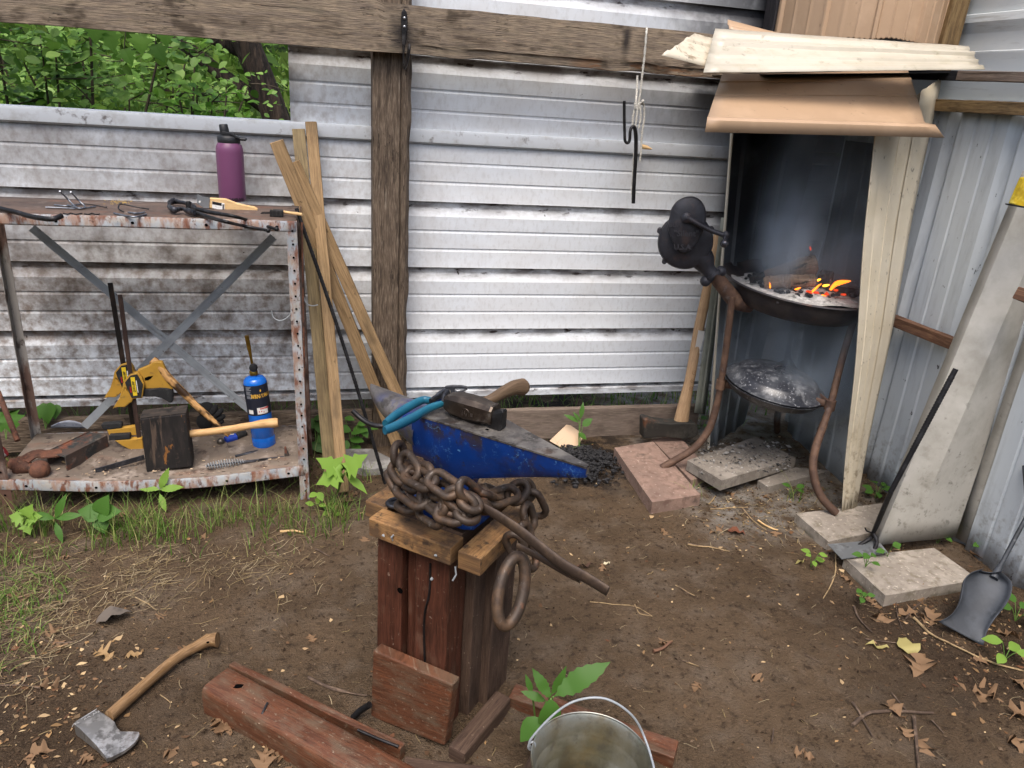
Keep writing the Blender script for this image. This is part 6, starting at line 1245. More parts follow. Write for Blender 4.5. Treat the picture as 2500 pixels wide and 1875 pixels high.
bk4 = MB().grid(rows); ew = [r[-1] for r in rows]; bk4.add(ew+[p+nS*.018 for p in ew], [(i,i+1,len(ew)+i+1,len(ew)+i) for i in range(len(ew)-1)])
bk4.build('blade', mShov, sv_, smooth=60, solid=.002)
s1 = sp(2062,462,-.01); s2 = on_x((2510,1255), 2.42); s3 = s2+(s2-s1)*.9; s3.x = min(s3.x, 2.46)
MB().tube([s1-(s2-s1)*.08, s1+(s2-s1)*.12], [.014,.010], 14).build('socket', mShov, sv_, smooth=60); MB().tube([s1, s2, s3], .0075, 12).build('handle', mShov, sv_, smooth=60)
wthing('yellow_board', 'yellow fibrous board with black lower edge at the right side of the view', 'board', MB().prism([on_y(K4(*q), 2.02) for q in [(2150,1160),(2215,1010),(2400,1010),(2400,1200),(2212,1182)]], (0,.02,0)), M('yellow_fibre', hx('#c2a417'), [L(hx('#8a7412'), 20, .45, .62, one, 9, .8), L(hx('#e0cc5a'), 30, .55, .68, one, 6, .7)], rough=.8, bump=(60,.6,.003,one)), bevel=.003)
wthing('black_edge_strip', 'black strip under the yellow board at the right side of the view', 'strip', MB().prism([on_y(K4(*q), 2.015) for q in [(2148,1162),(2400,1202),(2400,1214),(2150,1172)]], (0,.03,0)), mBlkPl)
wthing('wood_stub', 'short brown wood stub poking in at the right side of the view', 'block', MB().beam(on_y((2493,718), 1.98), on_y((2560,745), 1.98), .05, .042), mStudB, bevel=.003)
# ================================================================ maul
mHickP = wood('pale_dusty_hickory', hx('#a88a69'), hx('#ba9c7a'), hx('#8c6e50'), rough=.6, bump=.2)
ml2 = thing('sledge_maul', on_z(K5(270,1200), .05), 'dark steel splitting maul standing head down with its pale stamped handle leaning on the hood', 'maul')
mMaul = M('maul_steel', hx('#35332f'), [L(hx('#4f4c46'), 9, .45, .62, one, 7), L(hx('#6b4630'), 9, .5, .6, one, 7, .9, mask=[(0,-.02,-.07)]), L(hx('#211f1d'), 20, .55, .66, one, 6, .6)], rough=.6, metal=.3, bump=(60,.5,.002,one))
Yma = on_z(K5(270,1212), .055).y
mp_ = lambda x, y, o=0: on_y(K5(x,y), Yma+o)
b = MB().prism([mp_(*q) for q in [(140,1215),(142,1120),(160,1118),(200,1132),(270,1140),(340,1136),(390,1142),(402,1165),(400,1195),(378,1210),(330,1214),(270,1210),(215,1205)]], (0,.066,0)); b.build('head', mMaul, ml2, bevel=.008, seg=3)
hp = [mp_(314,1150,.033), mp_(335,1040,.045), mp_(365,900,.07), mp_(400,700,.12), mp_(430,560,.16), mp_(465,400,.20), mp_(500,230,.25)]
P = spline(hp,4); b = MB(); m = len(P); b.tube(P, [.041-.015*min(1,i/7) for i in range(m)], 14, flat=(1,.72), up=(1,0,0)); b.build('handle', mHickP, ml2, smooth=60)
mStamp = M('burnt_stamp', hx('#6b4a2c'), rough=.8)
for (x, y) in ((355,965),(362,928),(370,890)):
    c_ = mp_(x,y,.06)+V((0,-.024,0)); b = MB(); b.tube([c_+V((.0095*math.cos(k*PI/10),0,.0095*math.sin(k*PI/10))) for k in range(20)], .0009, 4, closed=True); b.tube([c_+V((-.004,0,-.003)), c_+V((0,0,.004)), c_+V((.004,0,-.003))], .0009, 4); b.build('burnt_mark', mStamp, ml2)
b = MB().prism([mp_(*q, .085) for q in [(400,695),(430,700),(405,810),(380,805)]], (0,-.0015,0)); b.build('sticker', mWht, ml2)
# ================================================================ pavers
mPavR = M('pink_grey_paver', hx('#7f695d'), [L(hx('#93796b'), 9, .42, .62, one, 8), L(hx('#6b5348'), 30, .5, .64, one, 8, .7), L(hx('#b7a698'), 70, .62, .7, one, 6, .8), L(hx('#4f443b'), 10, .58, .68, one, 8, .7)], rough=.95, bump=[(60,.7,.003,one),(240,.5,.001,one)])
mPavG = M('ash_grey_paver', hx('#7d756b'), [L(hx('#938b81'), 9, .42, .62, one, 8), L(hx('#5c554c'), 30, .5, .64, one, 8, .7), L(hx('#bdb8b0'), 60, .6, .7, one, 6, .8), L(hx('#2d2a27'), 24, .62, .68, one, 8, .8)], rough=.95, bump=[(60,.7,.003,one),(240,.5,.001,one)])
mPavM = M('mossy_grey_paver', hx('#857c71'), [L(hx('#9c9387'), 9, .42, .62, one, 8), L(hx('#69604f'), 30, .5, .64, one, 8, .7), L(hx('#c3b8aa'), 70, .6, .7, one, 6, .8), L(hx('#3e3c28'), 12, .45, .6, one, 8, .9, mask=[(2,.035,.01)])], rough=.95, bump=[(60,.7,.003,one),(240,.5,.001,one)])
def paver(label, K, pts, z, th, mat, group='concrete pavers under the forge'):
    T = [on_z(K(*p[:2]), p[2] if len(p) > 2 else z) for p in pts]; b = MB(); m = 7
    top = []
    for i in range(m+1):
        a_ = T[0].lerp(T[3], i/m); c_ = T[1].lerp(T[2], i/m)
        top.append([a_.lerp(c_, j/m)+V((0,0,.0012*noise.noise(V((i*1.3,j*1.3,z*50))))) for j in range(m+1)])
    b.grid(top)
    edge = top[0]+[r[-1] for r in top[1:]]+top[-1][::-1][1:]+[r[0] for r in top[::-1]][1:]
    jj = [V((.002*noise.noise(V((i*2.1,z*30,1))),.002*noise.noise(V((i*2.1,z*30,7))),0)) for i in range(len(edge))]
    b.grid([edge, [p+V((0,0,-.5*th))+q for p, q in zip(edge,jj)], [p+V((0,0,-th)) for p in edge]])
    return wthing('concrete_paver', label, 'paver', b, mat, smooth=40, group=group)
paver('pinkish paver nearest the camera under the left forge foot', K5, [(0,1255),(185,1225),(410,1480),(180,1515)], .052, .06, mPavR)
paver('pinkish paver mostly hidden behind the left forge foot', K5, [(180,1215),(300,1190),(470,1380),(365,1410)], .03, .04, mPavR)
paver('tilted ash covered grey paver directly below the forge', KK, [(350,870,.085),(945,665,.07),(1295,850,.085),(650,1045,.10)], .09, .05, mPavG)
paver('small grey paver lying flat between tilted paver and right forge leg', KK, [(965,1045),(1290,930),(1600,960),(1050,1100)], .035, .045, mPavG)
paver('pinkish paver with mossy edge under the right forge foot', K9, [(915,125),(1420,65),(1500,200),(1100,285)], .04, .055, mPavM)
paver('light grey paver at right in front of the folded channel', K9, [(1190,375),(1700,320),(1955,500),(1425,592)], .045, .06, mPavM)
wthing('metal_scrap_plate', 'thin grey metal plate lying under the poker tip between two pavers', 'plate', MB().grid([[on_z(K9(1095,300),.05), on_z(K9(1380,275),.056)],[on_z(K9(1175,385),.052), on_z(K9(1440,350),.06)]]), M('grey_plate', hx('#6b6e70'), [L(hx('#85888a'), 14, .5, .66, one, 7), L(hx('#4c4c4b'), 20, .55, .66)], rough=.45, metal=.3), solid=.002)
# charcoal heap and debris near baseboard
cb = MB()
for i in range(1500):
    x = random.gauss(1.10,.10); y = random.gauss(2.98,.09); r = math.hypot((x-1.10)/.24,(y-2.98)/.22)
    if r > 1: continue
    z = .07*(1-r)**.8*random.uniform(.6,1.05); s = random.uniform(.003,.012); cb.sphere((x,y,z), s, 6 if s > .009 else 4, (random.uniform(.6,1.4),random.uniform(.6,1.4),random.uniform(.5,1)))
tag(cb.build('charcoal_heap', mCoal), 'heap of black charcoal crumbs on the dirt left of the pink paver', 'charcoal', kind='stuff')
p0 = on_z(KG(1655,630), .03); b = MB(); qq = [on_pl(KG(*q), p0, (-.1,-1,.7)) for q in [(1648,630),(1795,490),(1830,495),(1955,580),(1845,740)]]
wthing('tan_metal_offcut', 'folded tan metal offcut propped up beside the charcoal heap and a weed', 'offcut', b.prism(qq, (0,.003,0)), M('tan_offcut', hx('#c7a988'), rough=.4), bevel=.0005)
# ================================================================ things hanging from the beam
mFork = M('forged_hook_steel', hx('#2c2a2a'), [L(hx('#4a4644'), 30, .45, .65), L(hx('#6a6664'), 40, .6, .68, one, 5, .7)], rough=.4, metal=.7, bump=(60,.5,.002,one))
fh = thing('forged_wall_hook', on_y(K3(455,200), 3.20), 'forged leaf shaped steel hook riveted to the beam above the post', 'hook')
f3 = lambda x, y, yy=3.205: on_y(K3(x,y), yy)
MB().prism([f3(*q) for q in [(458,48),(475,75),(480,120),(478,180),(470,235),(463,290),(447,290),(446,235),(443,180),(440,120),(443,75)]], (0,.008,0)).build('plate', mFork, fh, bevel=.003)
P = [f3(455,270,3.205), f3(455,330,3.20), f3(456,385,3.195), f3(460,405,3.17), f3(470,385,3.14), f3(484,320,3.12), f3(488,285,3.12), f3(486,272,3.135)]
b = MB(); b.tube(spline(P,5), [.008]*8+[.009]*12+[.012]*14+[.009]*2, 10, flat=(1,.5), up=(0,1,0)); b.build('hook', mFork, fh, smooth=60)
for y in (108,160): MB().sphere(f3(461,y,3.202), .0055, 10, (1,.5,1)).build('rivet', M('bright_rivet', hx('#a8a8aa'), rough=.3, metal=.8), fh, smooth=180)
mRope = M('white_braided_rope', hx('#c8c5bc'), [L(hx('#8f8b80'), 260, .45, .6, (1,1,1), 3, .7)], rough=.85, bump=(400,1,.002,one))
rp = thing('rope', on_y(K3(1870,300), 3.17), 'white braided rope looped over the beam holding the black S hook', 'rope')
ry = lambda x, y, o=0: on_y(K3(x,y), 3.19-o)
def twist(P, r=.0042):
    P = spline(P,8); b = MB(); 
    for s_ in (0, PI):
        Q = [p+V((math.cos(i*.9+s_)*r*.55, -abs(math.sin(i*.9+s_))*r*.3, math.sin(i*.9+s_)*r*.1)) for i, p in enumerate(P)]; b.tube(Q, r*.75, 7)
    return b
for P in ([ry(1915,168,-.03),ry(1912,200),ry(1900,340),ry(1888,440),ry(1875,560),ry(1860,640)], [ry(1858,455,-.05),ry(1856,520,-.03),ry(1850,600),ry(1845,640),ry(1832,700),ry(1828,760)], [ry(1862,620,.01),ry(1855,690,.01),ry(1845,775,.01)], [ry(1870,615,.01),ry(1878,700,.01),ry(1865,770,.01)], [ry(1860,640),ry(1885,615,.012),ry(1898,640),ry(1898,720),ry(1885,800),ry(1880,900),ry(1873,968)], [ry(1838,920),ry(1832,1050),ry(1825,1165)]):
    twist(P).build('strand', mRope, rp, smooth=60)
b = MB()
for k in range(4): b.tube([ry(1860+18*math.cos(t*PI/6), 622+k*8+6*math.sin(t*PI/6), .004+.006*math.sin(t*PI/6)) for t in range(12)], .0038, 6, closed=True)
b.sphere(ry(1890,608,.012), .008, 8); b.build('knot', mRope, rp, smooth=60)
P = [ry(1780,605,.012),ry(1780,700,.012),ry(1782,800,.012),ry(1785,845,.014),ry(1800,858,.016),ry(1812,840,.016),ry(1815,790,.016),ry(1825,762,.014),ry(1840,765,.01),ry(1848,800,.008),ry(1850,880,.006),ry(1845,1000,.006),ry(1838,1120,.006),ry(1834,1220,.006)]
sh_ = spline(P,4); wthing('steel_s_hook', 'black bent steel bar hook hanging in the white rope below the beam', 'hook', MB().tube(sh_, [.0065]*30+[.0085]*(len(sh_)-30), 10), mBlackSt, smooth=60)
wthing('twig_stub', 'short broken stick lodged on the siding ledge behind the rope', 'stick', MB().tube([on_y(K3(1885,880),3.36), on_y(K3(1915,885),3.34), on_y(K3(1945,895),3.33)], [.012,.009,.003], 8, jit=.4), mPale, smooth=60)
# ================================================================ smoke
sm = MB(); c_ = V((2.08,2.86,0)); N_ = 16; rows = []
for z, rx, ry_ in ((.32,.26,.24),(.5,.34,.30),(.8,.36,.33),(.95,.37,.34),(1.2,.37,.35),(1.5,.36,.34),(1.70,.30,.28)):
    rows.append([c_+V((rx*math.cos(2*PI*k/N_), ry_*math.sin(2*PI*k/N_), z)) for k in range(N_)]); rows[-1].append(rows[-1][0])
sm.grid(rows); sm.add([V(p) for p in rows[0][:-1]], [tuple(range(N_))[::-1]]); sm.add([V(p) for p in rows[-1][:-1]], [tuple(range(N_))])
m = bpy.data.materials.new('smoke'); m.use_nodes = True; nt = m.node_tree; nt.nodes.remove(nt.nodes['Principled BSDF']); pv = nt.nodes.new('ShaderNodeVolumePrincipled')
pv.inputs['Color'].default_value = (.68,.80,.94,1); pv.inputs['Anisotropy'].default_value = .2
tcn = nt.nodes.new('ShaderNodeTexCoord'); mp = nt.nodes.new('ShaderNodeMapping'); mp.inputs['Scale'].default_value = (1,1,.55); nz = nt.nodes.new('ShaderNodeTexNoise'); nz.inputs['Scale'].default_value = 3.2; nz.inputs['Detail'].default_value = 3
mr = nt.nodes.new('ShaderNodeMapRange'); mr.inputs[1].default_value = .44; mr.inputs[2].default_value = .64; mr.inputs[3].default_value = 1.2; mr.inputs[4].default_value = 20.0
nt.links.new(tcn.outputs['Object'], mp.inputs[0]); nt.links.new(mp.outputs[0], nz.inputs[0]); nt.links.new(nz.outputs[0], mr.inputs[0]); sp_ = nt.nodes.new('ShaderNodeSeparateXYZ'); nt.links.new(tcn.outputs['Object'], sp_.inputs[0]); fc_ = nt.nodes.new('ShaderNodeFloatCurve'); hm_ = nt.nodes.new('ShaderNodeMath'); hm_.operation = 'MULTIPLY'; hm_.inputs[1].default_value = .76; nt.links.new(sp_.outputs[2], hm_.inputs[0]); nt.links.new(hm_.outputs[0], fc_.inputs[1])
cv = fc_.mapping.curves[0]; cv.points[0].location = (0,.25); cv.points[-1].location = (1.0,.04)
for q_ in ((.18,.5),(.36,.6),(.46,.45),(.56,1.0),(.68,.4),(.82,.12)): cv.points.new(*q_)
fc_.mapping.update(); ml_ = nt.nodes.new('ShaderNodeMath'); ml_.operation = 'MULTIPLY'; nt.links.new(mr.outputs[0], ml_.inputs[0]); nt.links.new(fc_.outputs[0], ml_.inputs[1])
cx_ = nt.nodes.new('ShaderNodeCombineXYZ'); nt.links.new(sp_.outputs[0], cx_.inputs[0]); nt.links.new(sp_.outputs[1], cx_.inputs[1]); le_ = nt.nodes.new('ShaderNodeVectorMath'); le_.operation = 'LENGTH'; nt.links.new(cx_.outputs[0], le_.inputs[0])
rm_ = nt.nodes.new('ShaderNodeMapRange'); rm_.interpolation_type = 'SMOOTHSTEP'; rm_.inputs[1].default_value = .14; rm_.inputs[2].default_value = .36; rm_.inputs[3].default_value = 1; rm_.inputs[4].default_value = 0; nt.links.new(le_.outputs[1], rm_.inputs[0])
m2_ = nt.nodes.new('ShaderNodeMath'); m2_.operation = 'MULTIPLY'; nt.links.new(ml_.outputs[0], m2_.inputs[0]); nt.links.new(rm_.outputs[0], m2_.inputs[1]); nt.links.new(m2_.outputs[0], pv.inputs['Density']); nt.links.new(pv.outputs[0], nt.nodes['Material Output'].inputs['Volume'])
tag(sm.build('smoke', m), 'thin blue smoke drifting round the forge fire under the hood', 'smoke', kind='stuff')
# ================================================================ wooden stakes and bars leaning beside the shelf
random.seed(31)
mStake = wood('weathered_pine_stake', hx('#8a7150'), hx('#a08562'), hx('#6b543a'), dark=hx('#5f4c38'), rough=.75, sx=1.5, bump=.5, extra=[L(hx('#5f5240'), 5, .56, .68, (.5,2,1), 7, .6), L(hx('#4b3a28'), 16, .68, .72, (1,2,1), 3, .8)])
mStakeG = wood('greenish_pine_stake', hx('#7d6d50'), hx('#93815f'), hx('#5f5240'), dark=hx('#5c5038'), rough=.75, sx=1.5, bump=.5, extra=[L(hx('#6b5a44'), 4, .52, .66, (.5,2,1), 7, .7)])
def leanbar(name, label, cat, pt, yt, pb, zb, w_, h_, mat, n=18, **k):
    a = on_y(pt, yt); b_ = on_z(pb, zb)
    if zb > .1: b_ = a+(b_-a)*((a.z+.01)/(a.z-b_.z))
    return wthing(name, label, cat, MB().beam(b_, a, w_, h_, up=(0,1,0), n=n, jit=.0025), mat, bevel=.002, **k)
leanbar('wooden_stake', 'leftmost pine stake crossing over the others, its square top tilting left', 'stake', D(597,305), 3.20, D(820,865), .26, .052, .030, mStake)
P0 = on_y(D(597,305), 3.20); 
leanbar('wooden_stake', 'pine stake with rasp marks lying along the tilted one down to the anvil horn', 'stake', D(634,350), 3.235, D(866,870), .26, .05, .03, mStake)
leanbar('wooden_stake', 'nearly upright pine stake with a slanted cut top behind the tilted one', 'stake', D(645,280), 3.34, D(715,1035), .02, .05, .03, mStakeG)
leanbar('wooden_stake', 'tallest nearly upright pine stake, rightmost of the bundle', 'stake', D(672,265), 3.36, D(742,1062), .02, .045, .032, mStake)
# lower ends of the two slanted stakes carry on to the ground behind the anvil
rb_ = thing('rebar_rod', on_z(D(830,1040), .0), 'long dark ribbed rebar rod leaning beside the shelf and stakes', 'rod')
p0 = on_z(D(832,1045), .0); p1 = on_y(D(640,450), 3.05); N_ = 160
MB().tube([p0.lerp(p1,i/N_)+V((.012*math.sin(i/N_*PI),0,0)) for i in range(N_+1)], [.0068+.0011*(i%2) for i in range(N_+1)], 8).build('bar', mRebar, rb_, smooth=60)
wthing('thin_rusty_rod', 'thin rusty rod standing close against the right side of the shelf', 'rod', MB().tube([on_z(D(662,1080), 0), on_y(D(652,480), 3.0)], .004, 7), mRustH, smooth=60)
wthing('wire_hook', 'small bent wire hook hanging on the rod right of the shelf leg', 'hook', MB().tube(spline([on_y(K2(*q), 3.0) for q in [(1535,560),(1550,600),(1580,615),(1610,610)]]), .0022, 6), mGalv, smooth=60)
wthing('concrete_slab', 'flat grey stone slab in the dirt behind the stakes by the baseboard', 'slab', MB().prism([on_z(KL(*q), .03) for q in [(450,790),(690,770),(900,770),(1080,860),(1090,950),(830,970),(640,900),(440,860)]], (0,0,-.04)), M('slab_stone', hx('#6d6a66'), [L(hx('#8b8985'), 5, .5, .56, one, 8), L(hx('#55524e'), 26, .5, .66, one, 8, .7)], rough=.9, bump=(60,.5,.002,one)), bevel=.003)
# ================================================================ green plants
mGr = M('weed_leaf', one+(1,), island=[hx('#3d6424'), hx('#567f33'), hx('#476f2a'), hx('#6c9140')], rough=.5, trans=.35, spec=.3)
mGrB = M('bright_weed_leaf', one+(1,), island=[hx('#739a3a'), hx('#86aa48'), hx('#668c32')], rough=.5, trans=.4, spec=.3)
mGrD = M('dark_weed_leaf', one+(1,), island=[hx('#33521f'), hx('#42632a'), hx('#2b4819')], rough=.5, trans=.3, spec=.3)
mStem = M('weed_stem', hx('#5a7a34'), rough=.6)
def plant(label, base, leaves, mat, stems=None, name='weed', r=.0016):
    """leaves: (tip pixel point or vector, length, shape, direction)"""
    root = thing(name, base, label, 'weed'); base = V(base)
    for (p, ln, shp, d, nn) in leaves:
        b = MB(); leaf_shape(b, p, d, nn, ln, shp, .18, .12, .03); b.build('leaf', mat, root, smooth=180)
        b = MB(); b.tube(arcpts(base, base.lerp(V(p),.5)+V((0,0,.01)), p, 5), r, 5); b.build('stem', mStem, root)
    return root
def pleaf(K, x, y, dep_, ln, shp, dx, dy, nn=(0,-.5,1)):
    p = on_d(K(x,y), dep_); q = on_d(K(x+dx,y+dy), dep_-.01); return (p, ln, shp, (q-p), V(nn)+V((random.uniform(-.2,.2),random.uniform(-.2,.2),0)))
# weed by bucket
b0 = on_z(D(1160,1600), .0); dd_ = dep(b0)-.12
plant('broad leaved weed with long pointed leaves growing between the stand and the bucket', b0, [pleaf(D,1195,1505,dd_,.165,TOOTH,110,-75), pleaf(D,1190,1510,dd_+.02,.09,TOOTH,-35,-60,(0,-1,.6)), pleaf(D,1190,1510,dd_-.03,.095,OVATE,-5,85,(0,-.9,.5)), pleaf(D,1165,1550,dd_-.03,.075,OVATE,-35,40), pleaf(D,1180,1515,dd_+.04,.07,TOOTH,-55,-25,(0,-.6,1)), pleaf(D,1150,1500,dd_+.05,.055,LANCE,-20,-60,(0,-1,.4)), pleaf(D,1190,1500,dd_+.02,.08,TOOTH,45,-65,(.3,-.8,.8))], mGr, r=.0025)
# bright maple like seedling by the stakes
b0 = on_z(D(722,1090), 0); dd_ = dep(b0)-.10
plant('bright green seedling with large lobed leaves at the foot of the stakes', b0, [pleaf(KL,610,1005,dd_,.115,MAPLE,-120,-90), pleaf(KL,640,1000,dd_-.01,.115,MAPLE,110,-110), pleaf(KL,620,1015,dd_-.02,.11,MAPLE,-120,35), pleaf(KL,640,1010,dd_+.01,.12,LANCE,90,70)], mGrB, r=.0022)
b0 = on_z(KL(430,1330), 0); dd_ = dep(b0)-.05
plant('small round leaved seedlings in the dirt below the lobed seedling', b0, [pleaf(KL,340,1310,dd_,.035,OVATE,-40,-10), pleaf(KL,370,1300,dd_,.035,OVATE,5,-30), pleaf(KL,390,1310,dd_,.035,OVATE,40,5), pleaf(KL,520,1350,dd_,.035,OVATE,10,-30), pleaf(KL,480,1380,dd_,.03,OVATE,-20,10), pleaf(KL,560,1390,dd_,.03,OVATE,20,10), pleaf(KL,370,1200,dd_,.04,OVATE,-25,10), pleaf(KL,385,1190,dd_,.045,OVATE,15,30)], mGrB)
b0 = on_z(KL(720,800), 0); dd_ = dep(b0)-.02
plant('leafy weed against the dark baseboard right of the upright stakes', b0, [pleaf(KL,700,600,dd_,.07,OVATE,-60,-20), pleaf(KL,720,600,dd_,.075,HEART,60,-10), pleaf(KL,800,560,dd_,.06,OVATE,50,80), pleaf(KL,760,530,dd_,.06,OVATE,65,-10), pleaf(KL,690,680,dd_,.07,OVATE,70,5), pleaf(KL,660,690,dd_,.06,OVATE,-10,40), pleaf(KL,720,760,dd_,.055,HEART,25,10), pleaf(KL,640,470,dd_,.05,OVATE,60,10), pleaf(KL,880,570,dd_,.045,OVATE,40,0)], mGr)
b0 = on_z(KL(370,820), 0); dd_ = dep(b0)
plant('dark leafy weed between the shelf leg and the upright stakes', b0, [pleaf(KL,340,480,dd_,.09,OVATE,60,-20), pleaf(KL,350,520,dd_,.09,OVATE,80,60), pleaf(KL,390,620,dd_,.08,OVATE,40,60), pleaf(KL,350,700,dd_,.08,HEART,40,40), pleaf(KL,380,560,dd_,.08,OVATE,-60,-30), pleaf(KL,410,460,dd_,.07,OVATE,30,-30)], mGrD)
b0 = on_z(KO(440,900), 0); dd_ = dep(on_y(KO(440,800), 3.26))
plant('grape like toothed leaf standing behind the rear left shelf leg', on_y(KO(440,900),3.25), [pleaf(KO,450,655,dd_,.085,HEART,0,150,(-.1,-1,.4)), pleaf(KO,390,680,dd_+.02,.055,HEART,-20,130,(-.3,-1,.3)), pleaf(KO,520,670,dd_+.02,.06,HEART,10,120,(.2,-1,.3))], mGr)
b0 = on_y(KO(60,1000),3.1); dd_ = dep(b0)
plant('large lobed leaf at the far left edge behind the rusty pipe', b0, [pleaf(KO,90,720,dd_,.10,MAPLE,10,170,(-.1,-1,.4)), pleaf(KO,20,740,dd_,.08,HEART,-20,160,(-.1,-1,.4))], mGr)
for i, (x, y, s, lab, m_, sh_p) in enumerate([(345,1058,.095,'forked light green sprout in front of the middle of the shelf lip',mGrB,TOOTH),(215,1110,.08,'shiny broad leaves among the grass left of the forked sprout',mGr,HEART),(120,1120,.10,'long smooth leaf plant in the grass at the left under the shelf',mGr,LANCE),(55,1120,.06,'small clover like leaf in the grass near the left edge',mGrB,MAPLE)]):
    b0 = on_z(D(x,y+38), 0); dd_ = dep(b0)-.04
    plant(lab, b0, [pleaf(D,x,y,dd_,s,sh_p,q*40,-25+abs(q)*18,(q*.2,-.8,.8)) for q in (-1,.2,1)]+[pleaf(D,x,y+8,dd_,s*.8,sh_p,8,26)], m_)
b0 = on_z(KG(1900,720), .0); dd_ = dep(b0)-.01
plant('slender upright weed with pointed leaves beside the tan offcut', b0, [pleaf(KG,1905,470,dd_,.085,LANCE,-160,-105,(0,-.8,1)), pleaf(KG,1915,440,dd_,.085,LANCE,30,-140,(0,-1,.2)), pleaf(KG,1935,500,dd_,.06,OVATE,80,-70), pleaf(KG,1900,560,dd_,.05,OVATE,60,40), pleaf(KG,1915,460,dd_,.06,LANCE,-40,-60,(0,-1,.5))], mGr)
for lab, K, x, y, z_, n_, s in [('two leaved green sprout growing against the wide grey channel',K9,1715,300,.0,3,.045),('green sprout against the right wall left of the shovel handle',K9,1965,370,.0,3,.045),('small green sprout on the light grey paver in front of the channel',K9,1310,430,.05,4,.04),('tiny green sprout by the poker fork',K9,1435,370,.05,3,.035),('cluster of round green leaves in the corner right of the forge foot',KK,1990,1200,.0,7,.05),('green leaves by the right edge above the fallen leaves',K9,2160,740,.0,5,.055),('bright green pair of leaves below the shovel tip',K9,2100,960,.0,4,.05),('bright weed tuft left of the light grey paver',K9,1000,430,.0,5,.035),('little trailing green plant by the corner of the light grey paver',K9,1280,640,.0,5,.03),('pale green leaves behind the maul head next to the hood',KK,450,600,.0,4,.055),('small green sprout by the thin grass under the tilted paver',KK,1260,1190,.0,3,.04)]:
    b0 = on_z(K(x,y), z_); pr_ = []
    for k in range(n_):
        an = 2*PI*k/n_+random.random(); p = b0+V((math.cos(an)*s*.5, math.sin(an)*s*.4, random.uniform(.025,.07))); pr_.append((p, s*random.uniform(.8,1.2), OVATE, V((math.cos(an),math.sin(an)*.7-.2,random.uniform(-.1,.3))), V((0,-.4,1))))
    plant(lab, b0, pr_, mGrB if 'bright' in lab else mGr, r=.0012)
# ================================================================ grass, straw, litter (uncountable)
def blade(b, p, h, lean, w_=.0022, seg=4):
    s_ = V((-lean.y, lean.x, 0)).normalized()*w_; vs = []
    for i in range(seg+1):
        t = i/seg; c_ = p+lean*(t*t)+V((0,0,h*(t-.35*t*t*min(1.5,lean.length/h)))); k_ = 1-t*.95; vs += [c_-s_*k_, c_+s_*k_]
    b.add(vs, [(2*i,2*i+1,2*i+3,2*i+2) for i in range(seg)], [[(0,0)]*4]*seg)
gb_ = MB()
for i in range(3300):
    x = random.uniform(-1.9,.05); y = 2.72-abs(random.gauss(0,.14)) if random.random() < .8 else random.uniform(2.8,3.25)
    if x > -.55 and random.random() < .45: continue
    if y < 2.4 and x > -.8: continue
    if noise.noise(V((x*6,y*6,3))) < -.12: continue
    an = random.random()*2*PI; h = random.uniform(.04,.16)*(1 if y > 2.5 else .6); blade(gb_, V((x,y,ground_h(x,y)-.004)), h, V((math.cos(an),math.sin(an),0))*random.uniform(.2,1.0)*h)
for i in range(1500):
    x = random.gauss(-1.15,.22); y = random.gauss(2.2,.16)
    if x > -.85: continue
    an = random.random()*2*PI; h = random.uniform(.02,.06); blade(gb_, V((x,y,ground_h(x,y)-.003)), h, V((math.cos(an),math.sin(an),0))*random.uniform(.5,1.5)*h)
for (cx_, cy_, n_, h0) in [(.02,2.62,40,.12),(.0,2.7,25,.1),(1.52,2.62,10,.14),(1.98,2.55,9,.16),(1.3,3.36,80,.07),(.7,3.36,120,.06),(1.7,3.36,60,.09),(.15,2.95,14,.14),(1.02,3.08,10,.12)]:
    for k in range(n_):
        x = random.gauss(cx_,.02 if n_ < 30 else (.05 if n_ < 50 else .25)); y = random.gauss(cy_,.02)
        an = random.random()*2*PI; h = h0*random.uniform(.5,1.2); blade(gb_, V((x,y,ground_h(x,y))), h, V((math.cos(an),math.sin(an),0))*random.uniform(.3,1.2)*h)
for k in range(2500):
    x = random.uniform(-3,2.4); y = random.uniform(3.46,4.6); an = random.random()*2*PI; h = random.uniform(.05,.18); blade(gb_, V((x,y,-.01)), h, V((math.cos(an),math.sin(an),0))*random.uniform(.3,1)*h, .004)
tag(gb_.build('grass', M('grass_blades', one+(1,), island=[hx('#4a6e26'), hx('#6f8f3c'), hx('#5b7f30'), hx('#9aa060'), hx('#3f6020'), hx('#b0a672')], rough=.5, trans=.35, spec=.25), loc=(0,0,0)), 'thin green grass growing under and in front of the shelf', 'grass', kind='stuff')
sb_ = MB()
def straw(x, y, ln, r=.0011, z=.003):
    an = random.random()*PI; d = V((math.cos(an),math.sin(an),0))*ln; c_ = V((x,y,0)); k = random.uniform(-.25,.25)
    P = [c_-d/2, c_+V((-d.y,d.x,0))*k, c_+d/2]; P = arcpts(*P, 4); P = [V((p.x,p.y,ground_h(p.x,p.y)+z+random.random()*.004)) for p in P]; w_ = V((-d.y,d.x,0)).normalized()*r
    vs = []
    for p in P: vs += [p-w_, p+w_+V((0,0,.0004))]
    sb_.add(vs, [(2*i,2*i+1,2*i+3,2*i+2) for i in range(4)], [[(0,0)]*4]*4)
for i in range(2200):
    t = random.random(); x = -1.6+1.55*random.random(); y = random.gauss(2.38,.12) if x > -.75 else random.gauss(2.2,.22)
    if x > -.55 and random.random() < .6: continue
    straw(x, y, random.uniform(.015,.085), random.uniform(.0004,.0009), .003)
for i in range(900):
    x = random.uniform(-1.6,2.4); y = random.uniform(1.2,3.1); straw(x, y, random.uniform(.008,.04), random.uniform(.0004,.001))
for i in range(300): straw(random.gauss(1.9,.25), random.gauss(2.45,.15), random.uniform(.02,.06))
